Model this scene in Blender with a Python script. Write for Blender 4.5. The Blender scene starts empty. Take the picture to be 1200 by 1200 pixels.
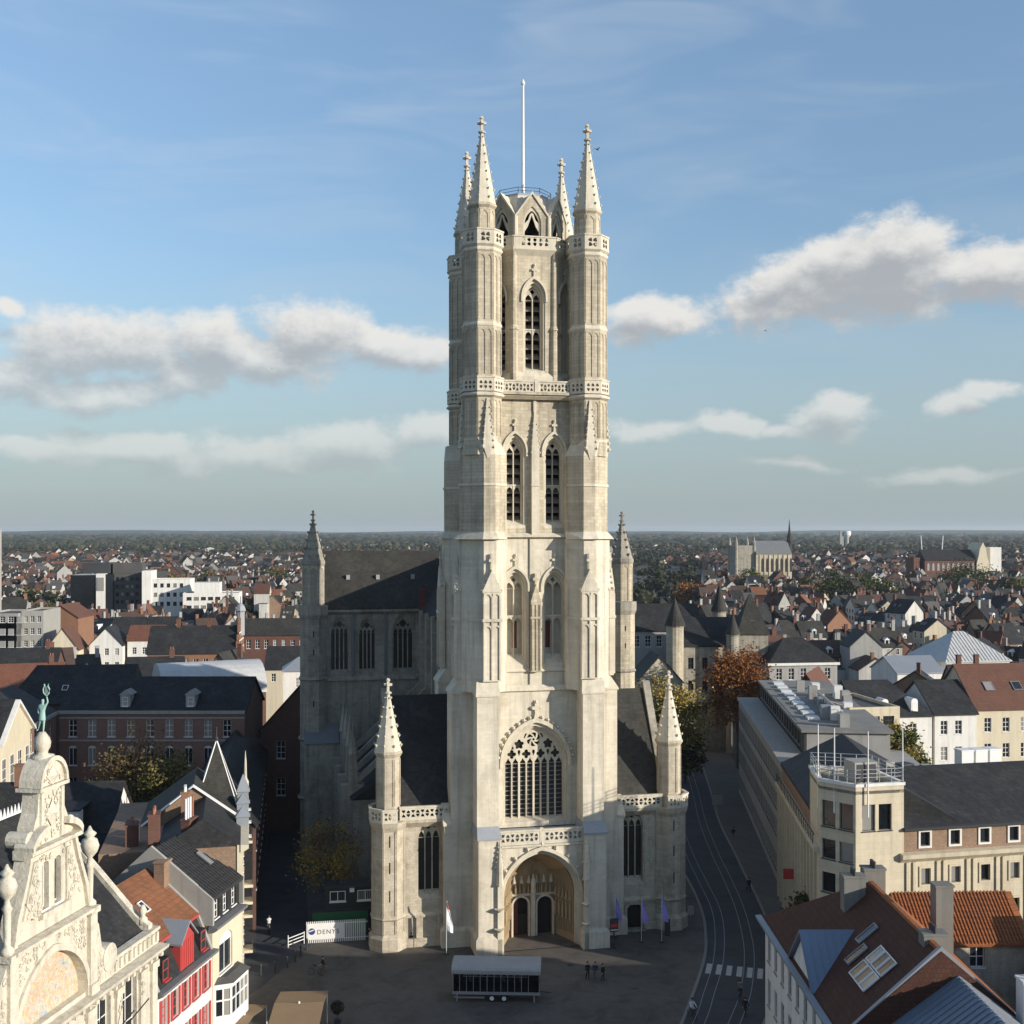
import bpy, bmesh, math, random
from mathutils import Vector, Matrix
from mathutils.geometry import tessellate_polygon

scene = bpy.context.scene
COL = scene.collection
RD = math.radians
rnd = random.Random(11)

# ------------------------------------------------------------------ camera
cam_d = bpy.data.cameras.new('camera')
cam_d.sensor_width = 36.0
cam_d.lens = 40.5
cam_d.shift_y = 22.0 / 1200.0
cam_d.clip_start = 1.0
cam_d.clip_end = 60000.0
cam = bpy.data.objects.new('camera', cam_d)
cam.location = (0, 0, 44.5)
cam.rotation_euler = (RD(90), 0, 0)
COL.objects.link(cam)
scene.camera = cam

# ------------------------------------------------------------------ sun
SUN_AZ, SUN_EL = RD(118.5), RD(15.2)          # azimuth clockwise from +Y
sdir = Vector((math.sin(SUN_AZ) * math.cos(SUN_EL), math.cos(SUN_AZ) * math.cos(SUN_EL), math.sin(SUN_EL)))
sun_d = bpy.data.lights.new('sun', 'SUN')
sun_d.energy = 4.6
sun_d.angle = RD(0.53)
sun_d.color = (1.0, 0.925, 0.81)
sun = bpy.data.objects.new('sun', sun_d)
sun.rotation_euler = (-sdir).to_track_quat('-Z', 'Y').to_euler()
sun.location = (60, -40, 150)
COL.objects.link(sun)

# ------------------------------------------------------------------ exposure
scene.view_settings.view_transform = 'Standard'
scene.view_settings.look = 'None'
scene.view_settings.gamma = 1.0
scene.view_settings.exposure = 0.34
scene.view_settings.use_curve_mapping = False
scene.render.engine = 'CYCLES'
cy = scene.cycles
cy.use_denoising = True
cy.max_bounces = 5
cy.diffuse_bounces = 3
cy.glossy_bounces = 2
cy.transmission_bounces = 3
cy.transparent_max_bounces = 6
cy.volume_bounces = 1
cy.caustics_reflective = False
cy.caustics_refractive = False

# ------------------------------------------------------------------ node helpers
class NT:
    def __init__(s, tree):
        s.t = tree
        s.t.nodes.clear()
    def n(s, typ, **kw):
        nd = s.t.nodes.new(typ)
        for k, v in kw.items():
            setattr(nd, k, v)
        return nd
    def link(s, a, b):
        s.t.links.new(a, b)
    def put(s, sock, v):
        if hasattr(v, 'links') or isinstance(v, bpy.types.NodeSocket):
            s.t.links.new(v, sock)
        else:
            sock.default_value = v
    def m(s, op, a, b=None, c=None, clamp=False):
        nd = s.n('ShaderNodeMath', operation=op, use_clamp=clamp)
        for i, v in enumerate((a, b, c)):
            if v is not None:
                s.put(nd.inputs[i], v)
        return nd.outputs[0]
    def vm(s, op, a, b=None):
        nd = s.n('ShaderNodeVectorMath', operation=op)
        s.put(nd.inputs[0], a)
        if b is not None:
            s.put(nd.inputs[1], b)
        return nd.outputs['Value'] if op in ('LENGTH', 'DOT_PRODUCT', 'DISTANCE') else nd.outputs[0]
    def mix(s, f, a, b, typ='MIX'):
        nd = s.n('ShaderNodeMix', data_type='RGBA', blend_type=typ)
        s.put(nd.inputs[0], f); s.put(nd.inputs[6], a); s.put(nd.inputs[7], b)
        return nd.outputs[2]
    def noise(s, vec, scale, detail=4.0, rough=0.55, dist=0.0):
        nd = s.n('ShaderNodeTexNoise')
        if vec is not None:
            s.link(vec, nd.inputs['Vector'])
        nd.inputs['Scale'].default_value = scale
        nd.inputs['Detail'].default_value = detail
        nd.inputs['Roughness'].default_value = rough
        nd.inputs['Distortion'].default_value = dist
        return nd.outputs['Fac']
    def ss(s, v, a, b):
        nd = s.n('ShaderNodeMapRange', interpolation_type='SMOOTHSTEP')
        s.put(nd.inputs[0], v)
        nd.inputs[1].default_value = a; nd.inputs[2].default_value = b
        return nd.outputs[0]
    def lin(s, v, a, b, c=0.0, d=1.0):
        nd = s.n('ShaderNodeMapRange')
        s.put(nd.inputs[0], v)
        for i, x in enumerate((a, b, c, d)):
            nd.inputs[1 + i].default_value = x
        return nd.outputs[0]

# ------------------------------------------------------------------ world: sky with cumulus
def px2sky(px, py):
    x, z = (px - 600) / 1350.0, (622 - py) / 1350.0
    return math.atan(x), math.atan(z / math.sqrt(1 + x * x))

CLOUDS = [  # a sky position (photo pixel turned into azimuth/elevation), half sizes and how thin the cloud is
    (95, 402, 84, 36, 0), (160, 412, 66, 36, 0), (28, 438, 56, 32, .1), (115, 460, 110, 22, .1), (205, 450, 56, 22, .1), (4, 357, 18, 12, .1),
    (258, 408, 62, 34, 0), (320, 424, 80, 28, 0), (364, 392, 66, 36, 0), (440, 410, 80, 28, .05), (500, 412, 38, 26, .05),
    (150, 513, 90, 18, .1), (300, 534, 180, 26, .1), (420, 516, 100, 24, .12), (500, 512, 60, 20, .15), (60, 530, 90, 16, .2),
    (1040, 304, 108, 34, 0), (995, 336, 128, 42, 0), (1150, 322, 92, 36, 0), (1215, 314, 70, 34, 0), (905, 318, 60, 20, .2), (950, 364, 64, 18, .1),
    (768, 378, 62, 28, .05), (738, 360, 36, 18, .1),
    (770, 506, 76, 16, .3), (850, 497, 56, 16, .1), (968, 489, 50, 22, .05), (915, 503, 50, 12, .25), (1120, 478, 28, 17, .1), (1152, 463, 44, 15, .25),
    (940, 541, 90, 11, .3), (1110, 550, 100, 12, .3),
]
fld = bpy.data.node_groups.new('cloud_field', 'ShaderNodeTree')
fld.interface.new_socket('Dir', in_out='INPUT', socket_type='NodeSocketVector')
fld.interface.new_socket('Density', in_out='OUTPUT', socket_type='NodeSocketFloat')
g = NT(fld)
gi, go = g.n('NodeGroupInput'), g.n('NodeGroupOutput')
n1 = g.n('ShaderNodeTexNoise'); g.link(gi.outputs[0], n1.inputs['Vector'])
for k, v in (('Scale', 9.0), ('Detail', 2.0), ('Roughness', 0.6)):
    n1.inputs[k].default_value = v
def vma(a, b, c):
    nd = g.n('ShaderNodeVectorMath', operation='MULTIPLY_ADD')
    for i, v in enumerate((a, b, c)):
        g.put(nd.inputs[i], v)
    return nd.outputs[0]
pos = g.vm('ADD', gi.outputs[0], vma(n1.outputs['Color'], (0.05, 0.05, 0.0), (-0.025, -0.025, 0.0)))
acc = None
for (px, py, rx, ry, thin) in CLOUDS:
    a0, e0 = px2sky(px, py)
    sx_, sy_ = 1350 / rx / 1.25, 1350 / ry / 1.25
    d = g.vm('LENGTH', vma(pos, (sx_, sy_, 0), (-a0 * sx_, -e0 * sy_, 0)))
    if thin: d = g.m('ADD', d, thin)
    acc = d if acc is None else g.m('SMOOTH_MIN', acc, d, 0.12)
acc = g.m('SUBTRACT', 1.0, acc)
n2 = g.noise(g.vm('MULTIPLY', gi.outputs[0], (1.0, 1.45, 1.0)), 17.0, 7.0, 0.64)
den = g.m('ADD', g.m('MULTIPLY', g.m('MAXIMUM', acc, -0.8), 0.95), g.m('MULTIPLY', g.m('SUBTRACT', n2, 0.51), 1.9))
g.link(den, go.inputs[0])

world = bpy.data.worlds.new('World'); scene.world = world
world.use_nodes = True
w = NT(world.node_tree)
sky = w.n('ShaderNodeTexSky', sky_type='NISHITA')
sky.sun_disc = False
sky.sun_elevation = SUN_EL
sky.sun_rotation = SUN_AZ
sky.air_density = 1.0
sky.dust_density = 0.35
sky.ozone_density = 2.2
tc = w.n('ShaderNodeTexCoord')
sp = w.n('ShaderNodeSeparateXYZ'); w.link(tc.outputs['Generated'], sp.inputs[0])
az = w.m('ARCTAN2', sp.outputs[0], sp.outputs[1])
az = w.m('WRAP', az, math.pi / 7, -math.pi / 7)        # the same kind of broken cumulus goes on all round
el = w.m('ARCSINE', sp.outputs[2])
cmb = w.n('ShaderNodeCombineXYZ'); w.link(az, cmb.inputs[0]); w.link(el, cmb.inputs[1])
def field(vec):
    nd = w.n('ShaderNodeGroup'); nd.node_tree = fld
    w.link(vec, nd.inputs[0]); return nd.outputs[0]
d0 = field(cmb.outputs[0])
d1 = field(w.vm('ADD', cmb.outputs[0], (0.006, 0.019, 0)))
cover = w.ss(d0, -0.06, 0.48)
cover = w.m('MULTIPLY', cover, w.lin(el, 0.03, 0.17, 0.30, 0.93))
lit = w.ss(w.m('SUBTRACT', d1, w.m('MULTIPLY', d0, 0.35)), 0.62, -0.34)      # thin towards the light: bright top, grey base
SKYK = 0.128
cl_bright = tuple(x / SKYK * 0.67 for x in (1.0, 0.975, 0.93)) + (1,)
cl_dark = tuple(x / SKYK * 0.36 for x in (0.93, 0.97, 1.02)) + (1,)
ccol = w.mix(lit, cl_dark, cl_bright)
# thin high cirrus veil
cir = w.noise(w.vm('MULTIPLY', cmb.outputs[0], (2.0, 9.0, 1.0)), 2.2, 3.0, 0.6, 0.8)
cirm = w.m('MULTIPLY', w.ss(cir, 0.40, 0.85), 0.22)
hs = w.n('ShaderNodeHueSaturation'); w.link(sky.outputs[0], hs.inputs['Color'])
hs.inputs['Saturation'].default_value = 1.02
hs.inputs['Value'].default_value = 1.0
base = w.mix(cirm, hs.outputs[0], tuple(x / SKYK * 0.55 for x in (0.86, 0.93, 1.0)) + (1,))
# moisture haze low over the horizon
low = w.ss(el, 0.26, -0.02)
base = w.mix(w.m('MULTIPLY', low, 0.86), base, tuple(x / SKYK for x in (0.345, 0.425, 0.47)) + (1,))
bal = w.lin(el, 0.0, 0.42, 0.74, 1.30)
bc = w.n('ShaderNodeCombineXYZ')
w.link(w.m('MULTIPLY', bal, w.lin(el, 0.0, 0.42, 0.98, 1.06)), bc.inputs[0]); w.link(bal, bc.inputs[1]); w.link(w.m('MULTIPLY', bal, w.lin(el, 0.0, 0.42, 1.03, 0.95)), bc.inputs[2])
base = w.mix(1.0, base, bc.outputs[0], 'MULTIPLY')
col = w.mix(cover, base, ccol)
bg = w.n('ShaderNodeBackground'); w.link(col, bg.inputs[0]); bg.inputs[1].default_value = SKYK
wo = w.n('ShaderNodeOutputWorld'); w.link(bg.outputs[0], wo.inputs[0])
world.cycles.sampling_method = 'MANUAL'
world.cycles.sample_map_resolution = 512

# ------------------------------------------------------------------ materials
MATS = {}
def mat(name, col, rough=0.8, var=0.12, vscale=0.6, spec=0.3, metal=0.0, bump=0.0, bscale=6.0, streak=0.0, course=None, rand=0.0, alt=None, altamt=0.0, altscale=0.25, wave=None):
    """Procedural surface: base colour varied by two noises, optional rain streaks, coursing (brick/ashlar/tiles) and fine relief."""
    m = bpy.data.materials.new(name); m.use_nodes = True
    t = NT(m.node_tree)
    b = t.n('ShaderNodeBsdfPrincipled'); o = t.n('ShaderNodeOutputMaterial')
    t.link(b.outputs[0], o.inputs[0])
    c = t.n('ShaderNodeTexCoord').outputs['Object']
    f = t.noise(c, vscale, 5.0, 0.6)
    f2 = t.noise(c, vscale * 9.0, 3.0, 0.6)
    k = t.m('ADD', t.m('MULTIPLY', t.m('SUBTRACT', f, 0.5), 2.4 * var), t.m('MULTIPLY', t.m('SUBTRACT', f2, 0.5), 1.4 * var))
    k = t.m('ADD', k, 1.0)
    c4 = tuple(col) + (1,)
    basec = c4
    if alt is not None:
        basec = t.mix(t.m('MULTIPLY', t.ss(t.noise(c, altscale, 5.0, 0.65, 0.6), 0.45, 0.68), altamt), c4, tuple(alt) + (1,))
    if streak:
        sv = t.vm('MULTIPLY', c, (1.4, 1.4, 0.07))
        st = t.ss(t.noise(sv, 1.0, 5.0, 0.65), 0.42, 0.75)
        k = t.m('MULTIPLY', k, t.m('SUBTRACT', 1.0, t.m('MULTIPLY', st, streak)))
    hgt = None
    if course:
        (bw, bh, mort, depth, rel) = course
        s = t.n('ShaderNodeSeparateXYZ'); t.link(c, s.inputs[0])
        cb = t.n('ShaderNodeCombineXYZ')
        t.link(t.m('ADD', s.outputs[0], s.outputs[1]), cb.inputs[0]); t.link(s.outputs[2], cb.inputs[1])
        br = t.n('ShaderNodeTexBrick')
        t.link(cb.outputs[0], br.inputs['Vector'])
        br.inputs['Color1'].default_value = (1, 1, 1, 1); br.inputs['Color2'].default_value = (1 - rel,) * 3 + (1,)
        br.inputs['Mortar'].default_value = (1 - depth,) * 3 + (1,)
        br.inputs['Scale'].default_value = 1.0
        br.inputs['Mortar Size'].default_value = mort
        br.inputs['Brick Width'].default_value = bw; br.inputs['Row Height'].default_value = bh
        bwn = t.n('ShaderNodeRGBToBW'); t.link(br.outputs['Color'], bwn.inputs[0])
        k = t.m('MULTIPLY', k, bwn.outputs[0])
        hgt = bwn.outputs[0]
    if rand:
        oi = t.n('ShaderNodeObjectInfo')
        k = t.m('MULTIPLY', k, t.m('ADD', 1.0 - rand / 2, t.m('MULTIPLY', oi.outputs['Random'], rand)))
    if wave:
        wn = t.n('ShaderNodeTexWave', bands_direction=wave[0]); t.link(c, wn.inputs[0])
        wn.inputs['Scale'].default_value = wave[1]; wn.inputs['Distortion'].default_value = 0.4
        k = t.m('MULTIPLY', k, t.lin(wn.outputs['Fac'], 0, 1, 1 - wave[2], 1.0))
    kc = t.n('ShaderNodeCombineXYZ')
    for i in range(3):
        t.link(k, kc.inputs[i])
    t.link(t.mix(1.0, basec, kc.outputs[0], 'MULTIPLY'), b.inputs['Base Color'])
    b.inputs['Roughness'].default_value = rough
    b.inputs['Metallic'].default_value = metal
    b.inputs['Specular IOR Level'].default_value = spec
    if bump:
        bn = t.n('ShaderNodeBump'); bn.inputs['Strength'].default_value = bump; bn.inputs['Distance'].default_value = 0.05
        h = t.noise(c, bscale, 5.0, 0.6)
        if hgt is not None:
            h = t.m('ADD', t.m('MULTIPLY', hgt, 1.0), h)
        t.link(h, bn.inputs['Height']); t.link(bn.outputs[0], b.inputs['Normal'])
    MATS[name] = m
    return m

def glassmat(name, col=(0.02, 0.024, 0.03), rough=0.12, spec=0.5, vary=0.0, blinds=0.0):
    m = bpy.data.materials.new(name); m.use_nodes = True
    t = NT(m.node_tree)
    b = t.n('ShaderNodeBsdfPrincipled'); o = t.n('ShaderNodeOutputMaterial')
    t.link(b.outputs[0], o.inputs[0])
    c = t.n('ShaderNodeTexCoord').outputs['Object']
    f = t.noise(c, 1.3, 3.0)
    oi = t.n('ShaderNodeObjectInfo')
    k = t.m('ADD', t.m('MULTIPLY', f, 0.9), t.m('MULTIPLY', oi.outputs['Random'], 0.9))
    kc = t.n('ShaderNodeCombineXYZ')
    for i in range(3):
        t.link(k, kc.inputs[i])
    gc = t.mix(1.0, tuple(col) + (1,), kc.outputs[0], 'MULTIPLY')
    if blinds:
        gc = t.mix(t.m('GREATER_THAN', oi.outputs['Random'], 1.0 - blinds), gc, (0.26, 0.25, 0.23, 1))
    t.link(gc, b.inputs['Base Color'])
    b.inputs['Roughness'].default_value = rough
    b.inputs['Specular IOR Level'].default_value = spec
    if vary:
        bn = t.n('ShaderNodeBump'); bn.inputs['Strength'].default_value = vary; bn.inputs['Distance'].default_value = 0.05
        t.link(t.noise(c, 2.0, 2.0), bn.inputs['Height']); t.link(bn.outputs[0], b.inputs['Normal'])
    MATS[name] = m
    return m

mat('stone', (0.56, 0.488, 0.362), 0.9, 0.28, 0.30, streak=0.40, course=(0.85, 0.36, 0.024, 0.24, 0.2), bump=0.45, bscale=5.0, alt=(0.44, 0.385, 0.295), altamt=0.75, altscale=0.22)
mat('stone_clean', (0.66, 0.595, 0.475), 0.9, 0.17, 0.25, streak=0.34, course=(0.9, 0.36, 0.02, 0.09, 0.09), bump=0.4, bscale=5.0, alt=(0.50, 0.44, 0.34), altamt=0.7, altscale=0.2)
mat('stone_pale', (0.61, 0.55, 0.435), 0.9, 0.18, 0.6, streak=0.24, bump=0.3, alt=(0.42, 0.385, 0.32), altamt=0.5, altscale=0.6)
mat('stone_grey', (0.37, 0.338, 0.278), 0.92, 0.26, 0.3, streak=0.38, course=(0.9, 0.36, 0.02, 0.2, 0.14), bump=0.4, alt=(0.17, 0.155, 0.13), altamt=0.65, altscale=0.3)
mat('stone_rough', (0.53, 0.465, 0.36), 0.95, 0.24, 0.5, streak=0.28, course=(0.6, 0.30, 0.025, 0.15, 0.13), bump=0.6, alt=(0.28, 0.23, 0.165), altamt=0.6, altscale=0.5)
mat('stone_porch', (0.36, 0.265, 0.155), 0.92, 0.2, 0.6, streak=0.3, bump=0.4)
mat('lead', (0.30, 0.315, 0.33), 0.6, 0.2, 0.5)
mat('lead_dark', (0.16, 0.165, 0.17), 0.6, 0.2, 0.5)
mat('slate', (0.036, 0.036, 0.038), 0.66, 0.42, 0.35, spec=0.22, course=(0.45, 0.26, 0.025, 0.28, 0.34), bump=0.45, streak=0.2, alt=(0.055, 0.054, 0.046), altamt=0.6, altscale=0.45)
mat('slate_old', (0.048, 0.046, 0.040), 0.8, 0.35, 0.25, course=(0.45, 0.26, 0.025, 0.25, 0.3), bump=0.4, streak=0.3, alt=(0.066, 0.062, 0.048), altamt=0.6)
mat('louvre', (0.23, 0.20, 0.165), 0.85, 0.2, 1.0)
mat('door_red', (0.16, 0.042, 0.035), 0.6, 0.15, 1.5)
mat('door_dark', (0.025, 0.02, 0.02), 0.6, 0.2, 1.5)
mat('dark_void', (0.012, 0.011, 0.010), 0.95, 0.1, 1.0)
mat('white_paint', (0.74, 0.73, 0.70), 0.6, 0.06, 1.0)
mat('steel', (0.42, 0.43, 0.44), 0.4, 0.1, 1.0, metal=0.6)
mat('dark_metal', (0.05, 0.052, 0.055), 0.5, 0.15, 1.0)
mat('copper_green', (0.30, 0.46, 0.40), 0.7, 0.25, 2.0)
mat('urban_ground', (0.085, 0.082, 0.078), 0.9, 0.3, 0.01)
mat('cobble', (0.138, 0.124, 0.108), 0.85, 0.38, 0.12, course=(1.6, 0.9, 0.05, 0.22, 0.22), bump=0.5, bscale=3.0, alt=(0.09, 0.082, 0.074), altamt=0.85, altscale=0.3)
mat('asphalt', (0.060, 0.062, 0.068), 0.85, 0.25, 0.12, bump=0.25, bscale=12, alt=(0.045, 0.046, 0.05), altamt=0.8, altscale=0.3)
mat('paving', (0.125, 0.12, 0.112), 0.85, 0.22, 0.2, course=(0.6, 0.4, 0.03, 0.3, 0.18), bump=0.2)
mat('kerb_stone', (0.21, 0.205, 0.195), 0.85, 0.15, 0.5)
mat('road_paint', (0.42, 0.42, 0.41), 0.8, 0.22, 1.2)
mat('rail_steel', (0.22, 0.22, 0.225), 0.45, 0.2, 0.6, metal=0.5)
mat('farland', (0.085, 0.088, 0.055), 0.95, 0.5, 0.004, alt=(0.12, 0.11, 0.07), altamt=0.8, altscale=0.002)
glassmat('leaded_glass', (0.030, 0.028, 0.024), 0.35, 0.4, 0.6)
glassmat('glass', (0.022, 0.026, 0.032), 0.10, 0.6, 0.15, 0.22)

# ------------------------------------------------------------------ mesh builder
class MB:
    def __init__(s, M=None):
        s.v, s.f, s.mi, s.M, s.k = [], [], [], M, 0
    def add(s, vs, fs):
        o = len(s.v)
        if s.M is not None:
            M = s.M
            vs = [tuple(M @ Vector(p)) for p in vs]
        s.v.extend(tuple(p) for p in vs)
        s.f.extend(tuple(i + o for i in f) for f in fs)
        s.mi.extend([s.k] * len(fs))
        return s
    def box(s, x0, x1, y0, y1, z0, z1):
        return s.add([(x0, y0, z0), (x1, y0, z0), (x1, y1, z0), (x0, y1, z0), (x0, y0, z1), (x1, y0, z1), (x1, y1, z1), (x0, y1, z1)],
                     [(3, 2, 1, 0), (4, 5, 6, 7), (0, 1, 5, 4), (1, 2, 6, 5), (2, 3, 7, 6), (3, 0, 4, 7)])
    def loft(s, rings, cap0=True, cap1=True):
        n = len(rings[0]); vs = [p for r in rings for p in r]; fs = []
        for a in range(len(rings) - 1):
            for i in range(n):
                j = (i + 1) % n
                fs.append((a * n + i, a * n + j, (a + 1) * n + j, (a + 1) * n + i))
        if cap0: fs.append(tuple(reversed(range(n))))
        if cap1: fs.append(tuple((len(rings) - 1) * n + i for i in range(n)))
        return s.add(vs, fs)
    def prism(s, poly, z0, z1):
        return s.loft([[(x, y, z0) for x, y in poly], [(x, y, z1) for x, y in poly]])
    def frus(s, poly0, z0, poly1, z1):
        return s.loft([[(x, y, z0) for x, y in poly0], [(x, y, z1) for x, y in poly1]])
    def extx(s, prof, x0, x1):          # profile in (y,z) drawn out along x
        return s.loft([[(x0, y, z) for y, z in prof], [(x1, y, z) for y, z in prof]])
    def exty(s, prof, y0, y1):          # profile in (x,z) drawn out along y
        return s.loft([[(x, y0, z) for x, z in prof], [(x, y1, z) for x, z in prof]])
    def plate(s, outer, holes, y0, y1, back=True):
        """Wall plate in the xz plane, front at y0, with through holes."""
        polys = [outer] + list(holes)
        tri = tessellate_polygon([[Vector((x, z, 0)) for x, z in p] for p in polys])
        flat = [q for p in polys for q in p]
        n = len(flat)
        vs = [(x, y0, z) for x, z in flat] + [(x, y1, z) for x, z in flat]
        fs = [tuple(t) for t in tri]
        if back: fs += [tuple(i + n for i in reversed(t)) for t in tri]
        o = 0
        for p in polys:
            k = len(p)
            for i in range(k):
                j = (i + 1) % k
                fs.append((o + i, o + j, o + j + n, o + i + n))
            o += k
        return s.add(vs, fs)
    def tube(s, pts, r, n=6, r1=None, closed=False):
        pts = [Vector(p) for p in pts]; rings = []
        m_ = len(pts)
        for i, p in enumerate(pts):
            a = pts[i - 1] if i > 0 else (pts[-1] if closed else pts[i])
            b = pts[i + 1] if i < m_ - 1 else (pts[0] if closed else pts[i])
            t = (b - a).normalized()
            up = Vector((0, 0, 1)) if abs(t.z) < 0.9 else Vector((1, 0, 0))
            x = t.cross(up).normalized(); y = t.cross(x)
            rr = r if r1 is None else r + (r1 - r) * i / max(1, m_ - 1)
            rings.append([tuple(p + (x * math.cos(2 * math.pi * k / n) + y * math.sin(2 * math.pi * k / n)) * rr) for k in range(n)])
        if closed:
            rings.append(rings[0])
            return s.loft(rings, False, False)
        return s.loft(rings)
    def lathe(s, cx, cy, prof, n=10):
        rings = [[(cx + r * math.cos(2 * math.pi * k / n), cy + r * math.sin(2 * math.pi * k / n), z) for k in range(n)] for r, z in prof]
        return s.loft(rings)
    def blob(s, c, r, sq=(1, 1, 1)):
        x, y, z = c; a, b, d = r * sq[0], r * sq[1], r * sq[2]
        h = 0.6
        return s.add([(x + a, y, z), (x - a, y, z), (x, y + b, z), (x, y - b, z), (x, y, z + d), (x, y, z - d)],
                     [(0, 2, 4), (2, 1, 4), (1, 3, 4), (3, 0, 4), (2, 0, 5), (1, 2, 5), (3, 1, 5), (0, 3, 5)])
    def mesh(s, name, mats, smooth=False):
        me = bpy.data.meshes.new(name)
        me.from_pydata(s.v, [], s.f)
        for m_ in (mats if isinstance(mats, (list, tuple)) else [mats]):
            me.materials.append(MATS[m_] if isinstance(m_, str) else m_)
        if any(s.mi):
            me.polygons.foreach_set('material_index', s.mi)
        if smooth:
            me.polygons.foreach_set('use_smooth', [True] * len(me.polygons))
        me.update()
        return me
    def build(s, name, mats, parent=None, label=None, cat=None, group=None, kind=None, smooth=False):
        return ob(name, s.mesh(name, mats, smooth), parent, label, cat, group, kind)

def ob(name, me, parent=None, label=None, cat=None, group=None, kind=None):
    o = bpy.data.objects.new(name, me)
    COL.objects.link(o)
    if parent is not None: o.parent = parent
    return tag(o, label, cat, group, kind)
def tag(o, label=None, cat=None, group=None, kind=None):
    if label: o['label'] = label
    if cat: o['category'] = cat
    if group: o['group'] = group
    if kind: o['kind'] = kind
    return o
def thing(name, label, cat, loc=(0, 0, 0), rz=0.0, group=None):
    o = bpy.data.objects.new(name, None)
    COL.objects.link(o)
    o.empty_display_size = 0.5
    o.location = loc; o.rotation_euler = (0, 0, rz)
    return tag(o, label, cat, group)
def copy_tree(o, parent=None):
    c = o.copy(); COL.objects.link(c)
    c.parent = parent
    for ch in o.children:
        copy_tree(ch, c)
    return c

def rotz(a): return Matrix.Rotation(a, 4, 'Z')
def shift(x, y, z): return Matrix.Translation((x, y, z))
def octo(cx, cy, rf, n=8, off=0.5):
    rr = rf / math.cos(math.pi / n)
    return [(cx + rr * math.cos(2 * math.pi * (k + off) / n), cy + rr * math.sin(2 * math.pi * (k + off) / n)) for k in range(n)]
def arch(uc, wd, zb, zs, za, n=7):
    """Pointed arch outline, counter-clockwise from bottom left."""
    h = wd / 2.0; r = za - zs; k = 1.0
    if r < 1.2 * h:
        k = r / (1.2 * h); r = 1.2 * h
    c = (r * r - h * h) / (2 * h); rad = h + c
    right = []
    # right arc: centre (-c, zs), from (h,zs) to (0,za)
    a1 = math.atan2(r, c)
    for i in range(n + 1):
        a = a1 * i / n
        right.append((uc - c + rad * math.cos(a), zs + k * rad * math.sin(a)))
    right[-1] = (uc, za)
    left = [(2 * uc - x, z) for x, z in reversed(right[:-1])]
    return [(uc - h, zb), (uc + h, zb)] + right + left
def archband(uc, w_in, w_out, zb, zs, za_in, za_out, n=7):
    a = arch(uc, w_in, zb, zs, za_in, n); b = arch(uc, w_out, zb, zs, za_out, n)
    # outline: outer from bottom right over the top to bottom left, then inner back
    return b[1:] + [b[0]] + [a[0]] + list(reversed(a[2:])) + [a[1]]
def foil(cx, cz, r, k=4, n=20, rot=0.0, deep=0.3):
    return [(cx + r * (1 - deep + deep * abs(math.cos(k * (t - rot) / 2.0)) * 1.0) * math.cos(t), cz + r * (1 - deep + deep * abs(math.cos(k * (t - rot) / 2.0))) * math.sin(t))
            for t in [2 * math.pi * i / n for i in range(n)]]
def rect(x0, x1, z0, z1): return [(x0, z0), (x1, z0), (x1, z1), (x0, z1)]
# ================================================================== cathedral
TH = RD(12.2)
CU, CV = Vector((math.cos(TH), math.sin(TH))), Vector((-math.sin(TH), math.cos(TH)))
CC = Vector((1.41, 131.2)) - 0.15 * CU
def cw(u, v):                         # cathedral (u, v) to world xy
    p = CC + CU * u + CV * v
    return p.x, p.y
cath = thing('cathedral', 'tall pale stone Gothic cathedral with square west tower and four crocketed corner turrets', 'cathedral', (CC.x, CC.y, 0), TH)

def cross_finial(b, x, y, z, h, arm, t=0.12):
    b.box(x - t, x + t, y - t, y + t, z, z + h)
    b.box(x - arm, x + arm, y - t * 1.1, y + t * 1.1, z + h * 0.5, z + h * 0.66)
    b.box(x - t * 1.1, x + t * 1.1, y - arm, y + arm, z + h * 0.505, z + h * 0.655)
    b.lathe(x, y, [(t * 2.6, z - 0.05), (t * 3.0, z + 0.08), (t * 1.4, z + 0.2)], 8)
    b.lathe(x, y, [(t * 1.2, z + h * 0.8), (t * 1.9, z + h * 0.86), (t * 0.4, z + h)], 8)

def spire(par, cx, cy, r0, z0, z1, nc, fin=1.4, m='stone_pale', r1=0.13, cs=0.13):
    s = MB().frus(octo(cx, cy, r0), z0, octo(cx, cy, r1), z1)
    sp_ = s.build('spire', m, par)
    c = MB()
    rr0, rr1 = r0 / math.cos(math.pi / 8), r1
    for k in range(8):
        a = 2 * math.pi * (k + 0.5) / 8
        for i in range(nc):
            f = (i + 0.6) / (nc + 0.2)
            r = rr0 + (rr1 - rr0) * f + cs * 0.55
            z = z0 + (z1 - z0) * f
            s_ = cs * (1.15 - 0.45 * f)
            x, y = cx + r * math.cos(a), cy + r * math.sin(a)
            c.blob((x, y, z), s_, (1, 1, 1.15))
            c.blob((x + 0.5 * s_ * math.cos(a), y + 0.5 * s_ * math.sin(a), z + s_ * 0.6), s_ * 0.62)
    c.build('crockets', m, par, kind='stuff')
    fb = MB(); cross_finial(fb, cx, cy, z1 - 0.1, fin, fin * 0.27, 0.055 + 0.05 * fin)
    fb.build('finial', m, par)

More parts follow.
